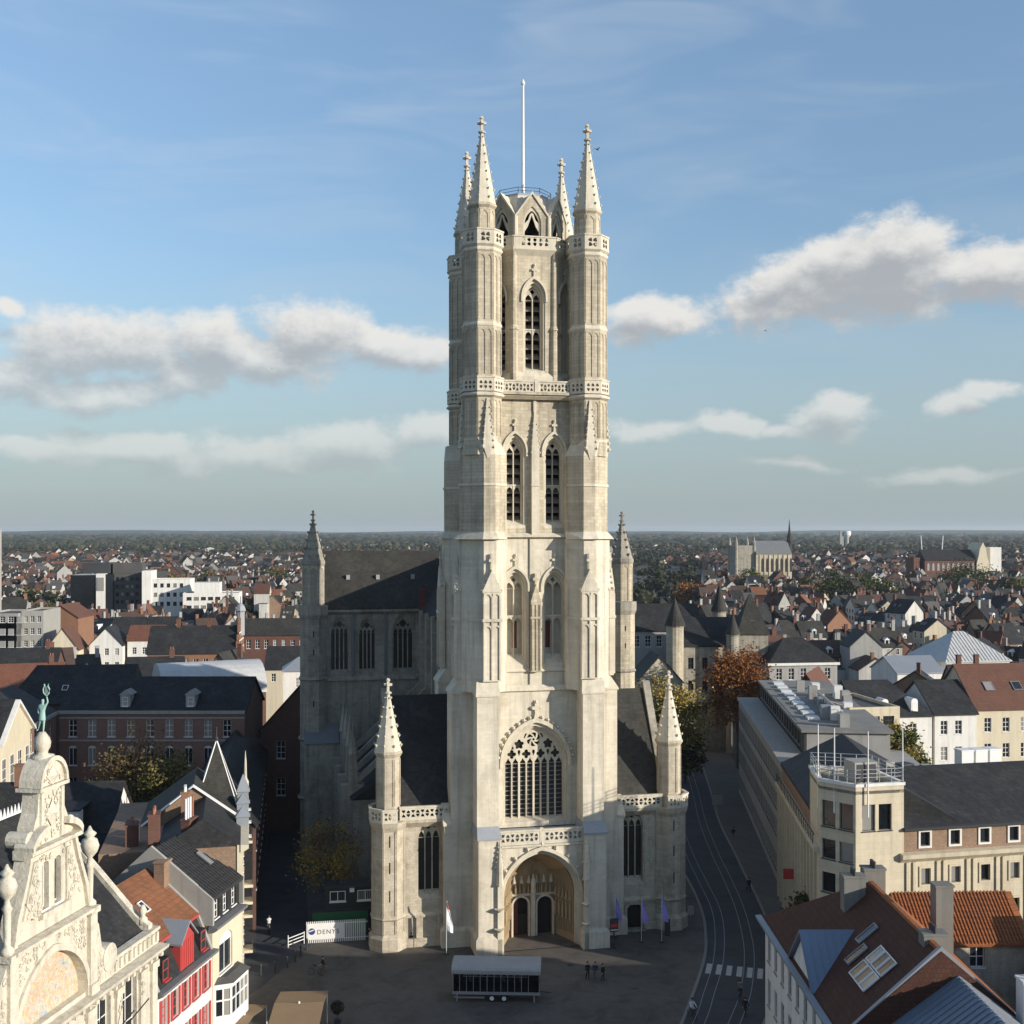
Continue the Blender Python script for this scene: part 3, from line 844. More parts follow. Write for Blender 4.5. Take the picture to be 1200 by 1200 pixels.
# ---------------------------------------------------------------- belfry octagon
RO = 5.45
hf = RO * math.tan(math.pi / 8)
for k in range(8):
    M = rotz(k * math.pi / 4)
    b = MB(M)
    b.plate(rect(-hf, hf, 59.5, 75.6), [hole(0, 1.75, 62.0, 70.0, 71.3)] if k in (0, 1, 7, 2, 6) else [], -RO, -RO + 0.8)
    b.build('belfry_wall', 'stone', cath)
    if k in (0, 1, 7):
        lancet(cath, M, 0, 1.75, 62.0, 70.0, 71.3, -RO, 2, transom=66.5, fill='louvre', nstep=2, slope=0.4, fin=1.2, step=0.36)
    q = MB(M)
    q.extx([(-RO - 0.35, 61.3), (-RO, 61.75), (-RO, 59.5), (-RO - 0.35, 59.5)], -hf - 0.14, hf + 0.14); q.build('plinth', 'stone_pale', cath)
    # corner shaft
    q = MB(M @ shift(-hf, -RO, 0)); q.frus(octo(0, 0, 0.42), 59.5, octo(0, 0, 0.38), 66.4); q.frus(octo(0, 0, 0.5), 66.4, octo(0, 0, 0.3), 66.9); q.frus(octo(0, 0, 0.3), 66.9, octo(0, 0, 0.26), 75.4)
    q.build('corner_shaft', 'stone', cath)
    pts0 = M @ Vector((-hf * 1.05, -RO - 0.3, 0)); pts1 = M @ Vector((hf * 1.05, -RO - 0.3, 0))
    q = MB(M); q.extx([(-RO - 0.45, 75.1), (-RO - 0.45, 75.25), (-RO + 0.3, 75.25), (-RO + 0.3, 74.5), (-RO, 74.5)], -hf - 0.18, hf + 0.18); q.build('cornice', 'stone_pale', cath)
    L = (pts1 - pts0).length
    Mp = shift(pts0.x, pts0.y, 0) @ rotz(k * math.pi / 4)
    bp = MB(Mp)
    hh = [foil(0.75 + (L - 1.5) * (i + 0.5) / 5, 75.72 + 0.46 * j, 0.22, 3, 12, RD(225 + 90 * ((i + j) % 4)), 0.32) for i in range(5) for j in range(2)]
    bp.plate(rect(0, L, 75.25, 76.45), hh, -0.1, 0.1); bp.box(-0.02, L + 0.02, -0.18, 0.16, 76.452, 76.6)
    bp.build('balustrade', 'stone_pale', cath)
MB().prism(octo(0, 0, RO - 0.3), 75.0, 75.24).build('belfry_roof', 'lead', cath)
# flat screen walls joining the turrets behind the gallery at z=60
for (p0, p1, n_) in (((-4.05, -6.55), (-0.22, -6.55), 9), ((0.22, -6.55), (4.05, -6.55), 9)):
    baluster_panel(cath, p0, p1, 59.3, 60.7, n_)
MB().box(-0.22, 0.22, -6.75, -6.35, 59.2, 60.9).build('post', 'stone_pale', cath)
ledge(59.25, 5.9, 0.72, 0.2, drop=0.5, u0=-4.1, u1=4.1)
for k in (1, 3):
    Mq = rotz(k * math.pi / 2)
    a_, c_ = Mq @ Vector((-4.05, -6.55, 0)), Mq @ Vector((4.05, -6.55, 0))
    baluster_panel(cath, (a_.x, a_.y), (c_.x, c_.y), 59.3, 60.7, 14)

# ---------------------------------------------------------------- lantern
RL = 4.55
hl = RL * math.tan(math.pi / 8)
for k in range(8):
    M = rotz(k * math.pi / 4)
    b = MB(M)
    outl = [(-hl, 75.25), (hl, 75.25), (hl, 79.0), (0.0, 81.55), (-hl, 79.0)]
    b.plate(outl, [arch(0, 2.05, 75.5, 78.2, 80.2)], -RL, -RL + 0.55)
    lan = b.build('lantern_wall', 'stone', cath)
    q = MB(M)
    q.plate(archband(0, 1.65, 2.07, 75.5, 78.2, 79.75, 80.2), [], -RL + 0.15, -RL + 0.45)
    for e in (-1, 1):
        q.plate([(e * 0.82, 78.3), (e * 0.4, 78.75), (e * 0.2, 79.35), (0, 79.55), (0, 79.3), (e * 0.12, 78.95), (e * 0.45, 78.0), (e * 0.82, 77.4)][::e], [], -RL + 0.2, -RL + 0.38)
    q.build('tracery', 'stone_pale', lan)
    q = MB(M)
    for e in (-1, 1):
        q.plate([(e * hl * 1.04, 78.85), (e * hl * 1.04, 79.12), (0, 81.85), (0, 81.5)][::e], [], -RL - 0.16, -RL + 0.6)
    q.build('gable_coping', 'stone_pale', lan)
    q = MB(M @ shift(-hl, -RL, 0)); q.prism(octo(0, 0, 0.24), 75.25, 79.0); q.build('corner_shaft', 'stone_pale', lan)
    # roof facet between the gables
    q = MB(M)
    zt = 81.8; rt = 3.1; ht = rt * math.tan(math.pi / 8)
    q.add([(-hl, -RL, 78.95), (0, -RL + 0.1, 81.6), (0, -rt, zt), (-ht, -rt, zt)], [(0, 1, 2, 3)])
    q.add([(hl, -RL, 78.95), (0, -RL + 0.1, 81.6), (0, -rt, zt), (ht, -rt, zt)], [(0, 3, 2, 1)])
    q.build('roof_facet', 'stone_pale', lan)
MB().prism(octo(0, 0, 3.12), 81.7, 82.0).build('lantern_roof', 'lead', cath)
MB().prism(octo(0, 0, 3.9), 76.0, 76.1).build('lantern_floor', 'dark_void', cath)
MB().lathe(0, 0, [(2.2, 76.1), (2.2, 81.6)], 12).build('lantern_core', 'door_dark', cath)
q = MB(); pr = octo(0, 0, 2.95)
q.tube([(x, y, 82.7) for x, y in pr], 0.035, 5, closed=True)
q.tube([(x, y, 82.35) for x, y in pr], 0.03, 5, closed=True)
for x, y in pr: q.tube([(x, y, 81.9), (x, y, 82.7)], 0.04, 5)
q.build('railing', 'dark_metal', cath)
fp = MB().tube([(0, 0, 81.9), (0, 0, 90), (0, 0, 95.2)], 0.19, 8, 0.12).build('flagpole', 'white_paint', cath)
MB().lathe(0, 0, [(0.12, 95.2), (0.24, 95.35), (0.2, 95.6), (0.05, 95.9)], 8).build('pole_cap', 'white_paint', fp)

# ---------------------------------------------------------------- west porch
b = MB()
b.plate(rect(-4.62, 4.62, 0, 11.2), [arch(0, 8.8, 0.0, 5.5, 10.55, 10)], -8.75, -8.15)
b.build('porch_front', 'stone_clean', cath)
b = MB(); b.box(-4.62, 4.62, -8.7, -6.0, 11.2, 12.3); b.build('porch_roof', 'lead', cath)
baluster_panel(cath, (-4.6, -8.85), (-0.18, -8.85), 11.25, 12.75, 8)
baluster_panel(cath, (0.18, -8.85), (4.6, -8.85), 11.25, 12.75, 8)
MB().box(-0.18, 0.18, -9.0, -8.7, 11.2, 12.95).build('post', 'stone_pale', cath)
b = MB(); b.extx([(-9.1, 11.0), (-9.1, 11.2), (-8.6, 11.24), (-8.6, 10.8)], -4.6, 4.6); b.build('string_course', 'stone_pale', cath)
# archivolts
orders = ((8.8, 8.45, 10.55, 10.35, -8.62), (8.45, 8.15, 10.35, 10.18, -8.38), (8.15, 7.85, 10.18, 10.0, -8.14))
for (wo, wi, zo, zi, y) in orders:
    MB().plate(archband(0, wi, wo + 0.02, 0, 5.5, zi, zo + 0.01, 10), [], y, y + 0.5).build('archivolt', 'stone_pale', cath)
q = MB(); q.plate(archband(0, 8.8, 9.2, 4.6, 5.5, 10.55, 10.95, 10), [], -9.05, -8.72)
q.build('hood_mould', 'stone_pale', cath)
q = MB(); ar = arch(0, 9.2, 4.6, 5.5, 10.95, 10)
for i in (4, 6, 8, 10, 14, 16, 18, 20):
    x, z = ar[i]; nrm = Vector((x, z - 5)).normalized() * 0.2
    q.blob((x + nrm.x, -8.95, z + nrm.y), 0.26); q.blob((x + nrm.x * 2, -9, z + nrm.y * 2), 0.15)
q.blob((0, -8.95, 11.2), 0.3, (0.8, 0.8, 1.5))
q.build('crockets', 'stone_pale', cath, kind='stuff')
# splayed interior
a0, a1 = arch(0, 7.9, 0.06, 5.5, 10.05, 10), arch(0, 5.2, 0.06, 5.0, 8.4, 10)
por = MB().loft([[(x, -7.7, z) for x, z in a0], [(x, -4.6, z) for x, z in a1]], False, False).build('porch_vault', 'stone_porch', cath)
MB().add([(-4.3, -8.8, 0.07), (4.3, -8.8, 0.07), (3.9, -7.7, 0.07), (2.55, -4.5, 0.07), (-2.55, -4.5, 0.07), (-3.9, -7.7, 0.07)], [(0, 1, 2, 3, 4, 5)]).build('porch_floor', 'cobble', por)
MB().box(-4.6, -4.1, -7.6, -3.6, 0, 11.2).build('porch_side', 'stone_porch', por); MB().box(4.1, 4.6, -7.6, -3.6, 0, 11.2).build('porch_side', 'stone_porch', por)
d_l, d_r = arch(-1.35, 1.7, 0.07, 3.5, 4.35, 5), arch(1.35, 1.7, 0.07, 3.5, 4.35, 5)
MB().plate(arch(0, 5.3, 0.06, 5.0, 8.5, 10), [d_l, d_r], -4.62, -4.25).build('tympanum_wall', 'stone_porch', por)
for k in range(11):
    f = (k + 0.5) / 11
    for e in (-1, 1):
        x = e * (3.93 + (2.6 - 3.93) * f); y = -7.7 + 3.1 * f
        t_ = MB(shift(x - e * 0.06, y, 0)); t_.tube([(0, 0, 0.9), (0, 0, 4.6), (-e * 0.12, 0, 6.2), (-e * 0.85, 0, 8.1 - 1.1 * f)], 0.09, 5)
        t_.build('rib', 'stone_porch', por)
for k in range(13):
    x = -2.3 + 4.6 * k / 12
    zt = 7.7 - abs(x) * 1.15
    MB().box(x - 0.06, x + 0.06, -4.76, -4.6, 4.75, zt).build('rib', 'stone_porch', por)
for k in range(6):
    x = -2.1 + 0.84 * k
    if abs(x) < 0.3: continue
    MB().frus(octo(x, -4.75, 0.22), 5.9, octo(x, -4.75, 0.07), 6.7).build('canopy', 'stone_pale', por)
MB().box(-2.55, 2.55, -4.84, -4.6, 4.5, 4.74).build('lintel', 'stone_pale', por)
for uc in (-1.35, 1.35):
    MB().plate(archband(uc, 1.7, 2.1, 0.06, 3.5, 4.35, 4.6, 6), [], -4.9, -4.6).build('door_surround', 'stone_pale', por)
MB().box(-0.24, 0.24, -4.98, -4.6, 0.06, 5.0).build('trumeau', 'stone_pale', por)
st = MB(); st.lathe(0, -5.1, [(0.3, 4.9), (0.32, 5.1), (0.26, 5.3), (0.30, 5.9), (0.22, 6.4), (0.1, 6.55), (0.14, 6.75), (0.05, 6.95)], 8)
st.build('carved_figure', 'stone_pale', por)
for e in (-1, 1):
    for i in range(5):
        f = (i + 0.5) / 5
        x = e * (3.86 + (2.58 - 3.86) * f); y = -7.6 + 2.9 * f
        sb = MB(); sb.lathe(x - e * 0.16, y, [(0.2, 2.3), (0.22, 2.45), (0.12, 2.5), (0.17, 2.9), (0.19, 3.3), (0.15, 3.75), (0.07, 3.85), (0.1, 4.0), (0.09, 4.12), (0.02, 4.2)], 7); sb.frus(octo(x - e * 0.16, y, 0.24), 4.5, octo(x - e * 0.16, y, 0.05), 5.4); sb.build('niche_figure', 'stone_porch', por)
for i in range(9):
    x = -1.95 + 3.9 * i / 8
    if abs(x) < 0.35: continue
    sb = MB(); sb.lathe(x, -4.86, [(0.13, 4.76), (0.15, 5.1), (0.1, 5.5), (0.05, 5.55), (0.08, 5.68), (0.02, 5.8)], 6); sb.build('niche_figure', 'stone_porch', por)
MB().box(-2.2, -1.62, -4.4, -4.34, 0.06, 4.2).build('door', 'door_red', por)
MB().box(-1.6, -0.5, -3.9, -3.84, 0.06, 4.2).build('door', 'door_dark', por)
MB().box(0.5, 2.2, -4.0, -3.94, 0.06, 4.2).build('door', 'door_dark', por)
MB().box(-1.75, -0.52, -4.34, -4.28, 0.06, 2.4).build('door', 'door_dark', por)
# statue-niche pinnacles either side of the porch
for e in (-1, 1):
    x = e * 4.72
    p = MB()
    p.box(x - 0.24, x + 0.24, -9.95, -9.55, 0, 7.4)
    p.prism(octo(x, -9.85, 0.42), 7.4, 7.6)
    p.frus(octo(x, -9.85, 0.36), 7.6, octo(x, -9.85, 0.3), 9.2)
    p.frus(octo(x, -9.85, 0.36), 9.2, octo(x, -9.8, 0.05), 12.0)
    for zz in (2.9, 5.0):
        p.frus(octo(x - 0.12, -10.05, 0.1), zz - 0.4, octo(x - 0.12, -10.05, 0.5), zz)
    for i in range(5):
        for ex in (-1, 1): p.blob((x + ex * (0.42 - 0.06 * i), -9.85, 9.3 + 0.52 * i), 0.14)
    p.build('pinnacle', 'stone_pale', cath)

# ---------------------------------------------------------------- west bays of the aisles
def aisle(s):
    def X(a, b_): return (min(s * a, s * b_), max(s * a, s * b_))
    x0, x1 = X(9.3, 15.2)
    lo, hi = X(10.2, 12.75)
    uc, W = (lo + hi) / 2, 2.35
    b = MB()
    b.plate(rect(x0, x1, 0, 13.6), [hole(uc, W, 5.0, 11.6, 13.1, 1)] + ([rect(10.75, 12.45, 0.2, 2.7)] if s > 0 else []), -5.0, -4.0)
    b.box(*X(7.0, 15.4), 8.6, 9.2, 0, 13.6)
    b.M = None
    xo0, xo1 = X(14.6, 15.5)
    b.box(xo0, xo1, -3.9, 9.2, 0, 13.6)
    # outer gable wall
    b.M = shift(s * 15.45, 0, 0) @ rotz(math.pi / 2)
    b.plate([(-4.4, 13.6), (9.2, 13.6), (2.4, 26.2)], [], -0.3, 0.3)
    b.M = None
    ai = b.build('aisle_wall', 'stone_rough', cath)
    for (a, c) in (((-4.75, 13.5), (2.4, 26.6)), ((9.5, 13.5), (2.4, 26.6))):
        d = Vector((c[0] - a[0], c[1] - a[1])); n_ = Vector((-d.y, d.x)).normalized() * 0.22
        MB().loft([[(s * 15.45 - 0.42, a[0] + n_.x, a[1] + n_.y), (s * 15.45 + 0.42, a[0] + n_.x, a[1] + n_.y), (s * 15.45 + 0.42, a[0] - n_.x, a[1] - n_.y), (s * 15.45 - 0.42, a[0] - n_.x, a[1] - n_.y)],
                   [(s * 15.45 - 0.42, c[0] + n_.x, c[1] + n_.y), (s * 15.45 + 0.42, c[0] + n_.x, c[1] + n_.y), (s * 15.45 + 0.42, c[0] - n_.x, c[1] - n_.y), (s * 15.45 - 0.42, c[0] - n_.x, c[1] - n_.y)]]).build('gable_coping', 'stone_grey', ai)
    r0, r1 = X(6.0, 15.1)
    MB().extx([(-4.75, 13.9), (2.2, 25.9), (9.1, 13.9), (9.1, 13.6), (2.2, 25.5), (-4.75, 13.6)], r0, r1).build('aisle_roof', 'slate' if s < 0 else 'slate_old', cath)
    lancet(cath, I4, uc, W, 5.0, 11.6, 13.1, -5.0, 3, fill='glass', nstep=1, bars=0, hood=False, m='stone_rough', step=0.45, slope=0.9)
    q = MB(); q.extx([(-5.5, 13.3), (-5.5, 13.6), (-4.0, 13.6), (-4.0, 12.7), (-5.0, 12.7)], x0, x1); q.build('cornice', 'stone_rough', ai)
    q = MB(); q.extx([(-5.3, 3.3), (-4.9, 3.75), (-4.9, 3.0), (-5.3, 3.1)], x0, x1); q.build('string_course', 'stone_rough', ai)
    q = MB(); q.box(x0, x1, -5.45, -4.95, 0, 0.9); 
    if s < 0: q.build('plinth', 'stone_rough', ai)
    else:
        q = MB(); q.box(12.6, x1, -5.45, -4.95, 0, 0.9); q.build('plinth', 'stone_rough', ai)
        MB().box(10.75, 12.45, -4.6, -4.5, 0.2, 2.7).build('door', 'door_dark', ai)
        MB().box(10.4, 12.7, -5.9, -4.6, 0.0, 0.2).build('step', 'stone_grey', ai)
        q = MB(); q.plate([(10.45, 0.2), (10.75, 0.2), (10.75, 2.4), (11.1, 2.75), (12.1, 2.75), (12.45, 2.4), (12.45, 0.2), (12.75, 0.2), (12.75, 2.6), (12.3, 3.05), (10.9, 3.05), (10.45, 2.6)], [], -5.12, -4.95); q.build('door_surround', 'stone_rough', ai)
    if s < 0:
        for (a, c) in ((-12.9, -12.2), (-10.6, -10.0)):
            MB().box(a, c, -5.3, -5.0, 0.9, 3.2).build('pier', 'stone_rough', ai)
    bx0, bx1 = (x0 + 0.5, x1 - 0.6) if s < 0 else (x0 + 0.6, x1 - 0.5)
    baluster_panel(cath, (bx0 - 0.6 if s > 0 else bx0, -5.35), (bx1 if s > 0 else bx1 + 0.6, -5.35), 13.6, 15.0, 10)
    # stair turret
    cx, cy_ = s * 15.85, -4.5
    t_ = MB()
    t_.prism(octo(cx, cy_, 1.66), 0, 13.2)
    tr = t_.build('stair_turret', 'stone_rough', cath)
    MB().loft([[(x, y, z) for x, y in octo(cx, cy_, r)] for r, z in ((2.0, 0), (2.0, 1.3), (1.72, 1.7))], True, False).build('plinth', 'stone_rough', tr)
    MB().loft([[(x, y, z) for x, y in octo(cx, cy_, r)] for r, z in ((1.62, 3.1), (1.86, 3.35), (1.62, 3.8))], False, False).build('string_course', 'stone_rough', tr)
    MB().loft([[(x, y, z) for x, y in octo(cx, cy_, r)] for r, z in ((1.62, 12.5), (1.9, 13.1), (2.0, 13.6), (0.5, 13.61))], False, True).build('cornice', 'stone_rough', tr)
    for k in range(8):
        sl = MB(shift(cx, cy_, 0) @ rotz(k * math.pi / 4))
        for ux in (-0.62, 0.62): sl.tube([(ux, -1.68, 1.8), (ux, -1.68, 12.6)], 0.08, 5)
        sl.build('shaft', 'stone_rough', tr)
    for zz in (5.2, 8.2, 11.0):
        MB(shift(cx, cy_, 0)).box(-0.06, 0.06, -1.68, -1.6, zz, zz + 1.2).build('slit', 'dark_void', tr)
    pts = octo(cx, cy_, 1.9)
    for k in range(8):
        p0, p1 = pts[k], pts[(k + 1) % 8]
        mid = (Vector(p0) + Vector(p1)) / 2 - Vector((cx, cy_))
        if mid.x * s < -1 and mid.y > -1.4: continue
        if mid.y > 1.5: continue
        baluster_panel(tr, p0, p1, 13.6, 15.0, 3, t=0.2)
    u_ = MB(); u_.prism(octo(cx, cy_, 1.22), 13.5, 20.9)
    u_.loft([[(x, y, z) for x, y in octo(cx, cy_, r)] for r, z in ((1.2, 20.3), (1.45, 20.75), (1.45, 20.95), (1.3, 21.05))])
    dr = u_.build('drum', 'stone_rough', tr)
    for k in range(8):
        sl = MB(shift(cx, cy_, 0) @ rotz(k * math.pi / 4))
        for ux in (-0.44, 0.44): sl.box(ux - 0.05, ux + 0.05, -1.28, -1.18, 15.2, 20.2)
        sl.build('panel_ribs', 'stone_rough', tr, kind='stuff')
    spire(tr, cx, cy_, 1.36, 21.0, 27.2, 6, 1.6, cs=0.15)
for s in (-1, 1):
    aisle(s)

# ---------------------------------------------------------------- nave, side aisles, transept
def tall_wall(p0, p1, z0, z1, wins, t=1.0, m='stone_grey', name='wall'):
    d = Vector((p1[0] - p0[0], p1[1] - p0[1])); L = d.length
    M = shift(p0[0], p0[1], 0) @ rotz(math.atan2(d.y, d.x))
    b = MB(M)
    b.plate(rect(0, L, z0, z1), [hole(x, W, zb, zs, za, 1) for (x, W, zb, zs, za) in wins], 0, t)
    o = b.build(name, m, cath)
    for (x, W, zb, zs, za) in wins:
        lancet(cath, M, x, W, zb, zs, za, 0.0, 4, fill='glass', nstep=1, bars=0, hood=False, m=m, step=0.35, slope=0.5, jm=0.16)
    return o, M
for s in (-1, 1):
    # transept west wall, windows high up
    wins = [(2.4, 2.3, 24.9, 30.6, 32.6), (6.2, 2.2, 24.9, 30.4, 32.3), (11.2, 2.7, 24.9, 30.4, 32.9)] if s < 0 else []
    if s < 0: o, M = tall_wall((-21.0, 32.6), (-6.8, 32.6), 0, 33.6, wins, name='transept_wall')
    else: o, M = tall_wall((6.8, 32.6), (21.0, 32.6), 0, 33.6, wins, name='transept_wall')
    MB(M).extx([(-0.45, 33.3), (-0.45, 33.6), (0.3, 33.62), (0.3, 32.9), (0, 32.9)], 0, 14.2).build('cornice', 'stone_grey', o)
    MB(M).extx([(-0.35, 24.0), (0.05, 24.5), (0.05, 23.7), (-0.35, 23.8)], 0, 14.2).build('string_course', 'stone_grey', o)
    for xx in (4.15, 8.7):
        MB(M).box(xx - 0.16, xx + 0.16, -0.22, 0.04, 24.4, 33.3).build('downpipe', 'lead_dark', o)
    # end wall and roof
    MB().box(min(s * 21, s * 22), max(s * 21, s * 22), 33.4, 47, 0, 33.6).build('transept_end', 'stone_grey', cath)
    MB().exty([(0, 0), (0, 0), (0, 0)], 0, 0) if False else None
    g_ = MB(shift(s * 22.6, 0, 0) @ rotz(math.pi / 2)); g_.plate([(33.0, 33.6), (47.4, 33.6), (40.2, 42.2)], [], -0.35, 0.35); g_.build('transept_gable', 'stone_grey', cath)
    x0, x1 = (-22.9, -0.1) if s < 0 else (0.1, 22.9)
    MB().extx([(32.2, 33.75), (40.2, 41.6), (48.2, 33.75), (48.2, 33.4), (40.2, 41.2), (32.2, 33.4)], x0, x1).build('transept_roof', 'slate_old', cath)
    for xx in (4.0, 8.2, 13.2, 17.5):
        MB(shift(s * (21.2 - xx), 36.3, 37.8)).box(-0.25, 0.25, -0.35, 0.3, -0.2, 0.45).build('roof_vent', 'lead', cath)
    # corner turret
    cx, cy_ = s * 22.2, 32.9
    t_ = MB(); t_.prism(octo(cx, cy_, 1.75), 0, 33.2); t_.prism(octo(cx, cy_, 1.42), 33.2, 40.2)
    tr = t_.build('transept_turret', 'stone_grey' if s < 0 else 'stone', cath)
    for (z_, r_) in ((24.2, 1.95), (16.0, 2.0), (8.0, 2.1)):
        MB().loft([[(x, y, z) for x, y in octo(cx, cy_, r)] for r, z in ((1.7, z_ - 0.3), (r_, z_), (1.7, z_ + 0.4))], False, False).build('string_course', 'stone_grey', tr)
    MB().loft([[(x, y, z) for x, y in octo(cx, cy_, r)] for r, z in ((1.7, 32.2), (1.98, 33.0), (1.98, 34.2), (1.5, 34.3))], False, True).build('cornice', 'stone_grey', tr)
    MB().loft([[(x, y, z) for x, y in octo(cx, cy_, r)] for r, z in ((1.4, 39.4), (1.6, 40.0), (1.6, 40.4), (1.4, 40.5))], False, True).build('cornice', 'stone_grey', tr)
    for k in range(8):
        sl = MB(shift(cx, cy_, 0) @ rotz(k * math.pi / 4))
        for ux in (-0.5, 0.5): sl.box(ux - 0.07, ux + 0.07, -1.5, -1.38, 34.4, 39.6)
        sl.plate([(-0.5, 39.7), (-0.5, 39.0), (0, 39.5), (0.5, 39.0), (0.5, 39.7)], [], -1.49, -1.38)
        sl.build('panel_ribs', 'stone', tr, kind='stuff')
    for zz in (27.5, 30.0, 20.5):
        MB(shift(cx, cy_, 0)).box(-0.07, 0.07, -1.78, -1.7, zz, zz + 0.8).build('slit', 'dark_void', tr)
    spire(tr, cx, cy_, 1.5, 40.4, 46.0, 5, 1.4, m='stone_grey', cs=0.2)
    # side-aisle chapels along the nave
    xa, xb = (min(s * 7.2, s * 18.5), max(s * 7.2, s * 18.5))
    MB().box(xa, xb, 9.4, 32.4, 0, 12.8).build('side_chapels', 'stone_grey', cath)
    MB().add([(s * 18.8, 9.2, 12.6), (s * 18.8, 32.4, 12.6), (s * 7.0, 32.4, 20.5), (s * 7.0, 9.2, 20.5), (s * 7.0, 9.2, 12.6), (s * 7.0, 32.4, 12.6)], [(0, 1, 2, 3), (0, 3, 4), (1, 5, 2), (0, 4, 5, 1)]).build('lean_to_roof', 'slate', cath)
    for i in range(4):
        yv = 12.0 + 5.6 * i
        bt = MB(); bt.box(min(s * 17, s * 19.8), max(s * 17, s * 19.8), yv - 0.6, yv + 0.6, 0, 14.0)
        bt.frus([(s * 18.3 - 0.55, yv - 0.55), (s * 18.3 + 0.55, yv - 0.55), (s * 18.3 + 0.55, yv + 0.55), (s * 18.3 - 0.55, yv + 0.55)], 14.0, [(s * 18.3 - 0.4, yv - 0.4), (s * 18.3 + 0.4, yv - 0.4), (s * 18.3 + 0.4, yv + 0.4), (s * 18.3 - 0.4, yv + 0.4)], 17.5)
        bt.frus(octo(s * 18.3, yv, 0.6), 17.5, octo(s * 18.3, yv, 0.05), 21.5)
        bt.build('buttress', 'stone_grey', cath)
        f_ = MB(); f_.loft([[(s * 18, yv - 0.35, 14.6), (s * 18, yv + 0.35, 14.6), (s * 18, yv + 0.35, 13.8), (s * 18, yv - 0.35, 13.8)], [(s * 7.1, yv - 0.35, 24.6), (s * 7.1, yv + 0.35, 24.6), (s * 7.1, yv + 0.35, 23.4), (s * 7.1, yv - 0.35, 23.4)]]); f_.build('flying_buttress', 'stone_grey', cath)
        if i < 4:
            bw = MB(); bw.box(min(s * 6.8, s * 8.0), max(s * 6.8, s * 8.0), yv - 0.5, yv + 0.5, 20, 33.6); bw.build('buttress', 'stone_grey', cath)
    # dark chapel blocks in front of the transept
    xa, xb = (min(s * 18.8, s * 23.5), max(s * 18.8, s * 23.5))
    MB().box(xa, xb, 29.6, 32.4, 0, 15.8).build('chapel', 'stone_grey', cath)
    MB().add([(xa, 29.3, 15.8), (xb, 29.3, 15.8), (xb, 32.5, 18.0), (xa, 32.5, 18.0), (xa, 32.5, 15.8), (xb, 32.5, 15.8)], [(0, 1, 2, 3), (0, 3, 4), (1, 5, 2)]).build('chapel_roof', 'lead_dark', cath)
for s in (-1, 1):
    MB().box(min(s * 6.2, s * 7.0), max(s * 6.2, s * 7.0), 6.3, 48, 0, 33.6).build('nave_wall', 'stone_grey', cath)
MB().extx([(0, 0)] * 3, 0, 0) if False else None
MB().exty([(-7.6, 33.6), (0, 41.9), (7.6, 33.6), (7.6, 33.2), (0, 41.5), (-7.6, 33.2)], 6.2, 52).build('nave_roof', 'slate_old', cath)
MB().box(-6, 6, 48, 52, 0, 33).build('choir_wall', 'stone_grey', cath)
chm = MB().box(-7.6, -6.9, 31.2, 31.9, 33, 36.4).build('chimney', 'door_red', cath)
# ================================================================== ground, square, street
def ground_z():
    b = MB()
    b.add([(-11000, -400, -0.02), (11000, -400, -0.02), (11000, 1500, -0.02), (-11000, 1500, -0.02)], [(0, 1, 2, 3)])
    b.k = 1
    b.add([(-11000, 1500, -0.02), (11000, 1500, -0.02), (14000, 16000, -0.02), (-14000, 16000, -0.02)], [(0, 1, 2, 3)])
    return b.build('ground', ['urban_ground', 'farland'], kind='structure')
ground_z()
sq_ = MB().add([(-34, 60, 0.0), (34, 60, 0.0), (34, 165, 0.0), (-44, 200, 0.0), (-48, 200, 0.0), (-28, 100, 0.0)], [(0, 1, 2, 3, 4, 5)]).build('square', 'cobble', kind='structure')
def offset_line(pts, d):
    out = []
    for i, p in enumerate(pts):
        a = Vector(pts[max(0, i - 1)]); c = Vector(pts[min(len(pts) - 1, i + 1)])
        t = (c - a).normalized()
        out.append((p[0] + t.y * d, p[1] - t.x * d))
    return out
def smooth_line(pts, n=5):
    out = []
    P = [Vector(p) for p in pts]
    for i in range(len(P) - 1):
        p0, p1, p2, p3 = P[max(0, i - 1)], P[i], P[i + 1], P[min(len(P) - 1, i + 2)]
        for j in range(n):
            t = j / n
            q = 0.5 * ((2 * p1) + (p2 - p0) * t + (2 * p0 - 5 * p1 + 4 * p2 - p3) * t * t + (3 * p1 - p0 - 3 * p2 + p3) * t ** 3)
            out.append((q.x, q.y))
    out.append(tuple(P[-1]))
    return out
def strip(b, la, lb, z):
    vs = [(x, y, z) for x, y in la] + [(x, y, z) for x, y in lb]; n = len(la)
    return b.add(vs, [(i, i + 1, n + i + 1, n + i) for i in range(n - 1)])
trA = smooth_line([(36, 250), (31.6, 200), (29.2, 176.7), (28.0, 159), (27.6, 149), (26.9, 136.5), (25.8, 126.5), (24.6, 119.4), (22.7, 111.7), (20.9, 106.3), (16.5, 95), (10, 80)])
trB = smooth_line([(30, 235), (26.2, 190), (24.5, 160), (24.2, 145.5), (24.0, 136), (23.0, 127.6), (21.2, 118.6), (19.0, 111), (16.8, 103.9), (12, 92), (6, 78)])
lk = smooth_line([(24, 235), (22.5, 190), (22.4, 160), (22.6, 143.7), (22.3, 134), (21.5, 127), (20.2, 120), (17.4, 110.2), (14.4, 101), (9.8, 90), (3.5, 77)])
rk = smooth_line([(39, 250), (34.1, 200), (31.6, 176.7), (30.6, 159), (30.0, 149), (29.6, 140), (28.6, 128), (27.2, 119), (25.0, 110.8), (22.6, 104), (18, 94), (12.5, 80)])
rb = MB(); strip(rb, lk, rk[:len(lk)] if len(rk) >= len(lk) else rk, 0.008)
road = rb.build('road', 'asphalt', kind='structure')
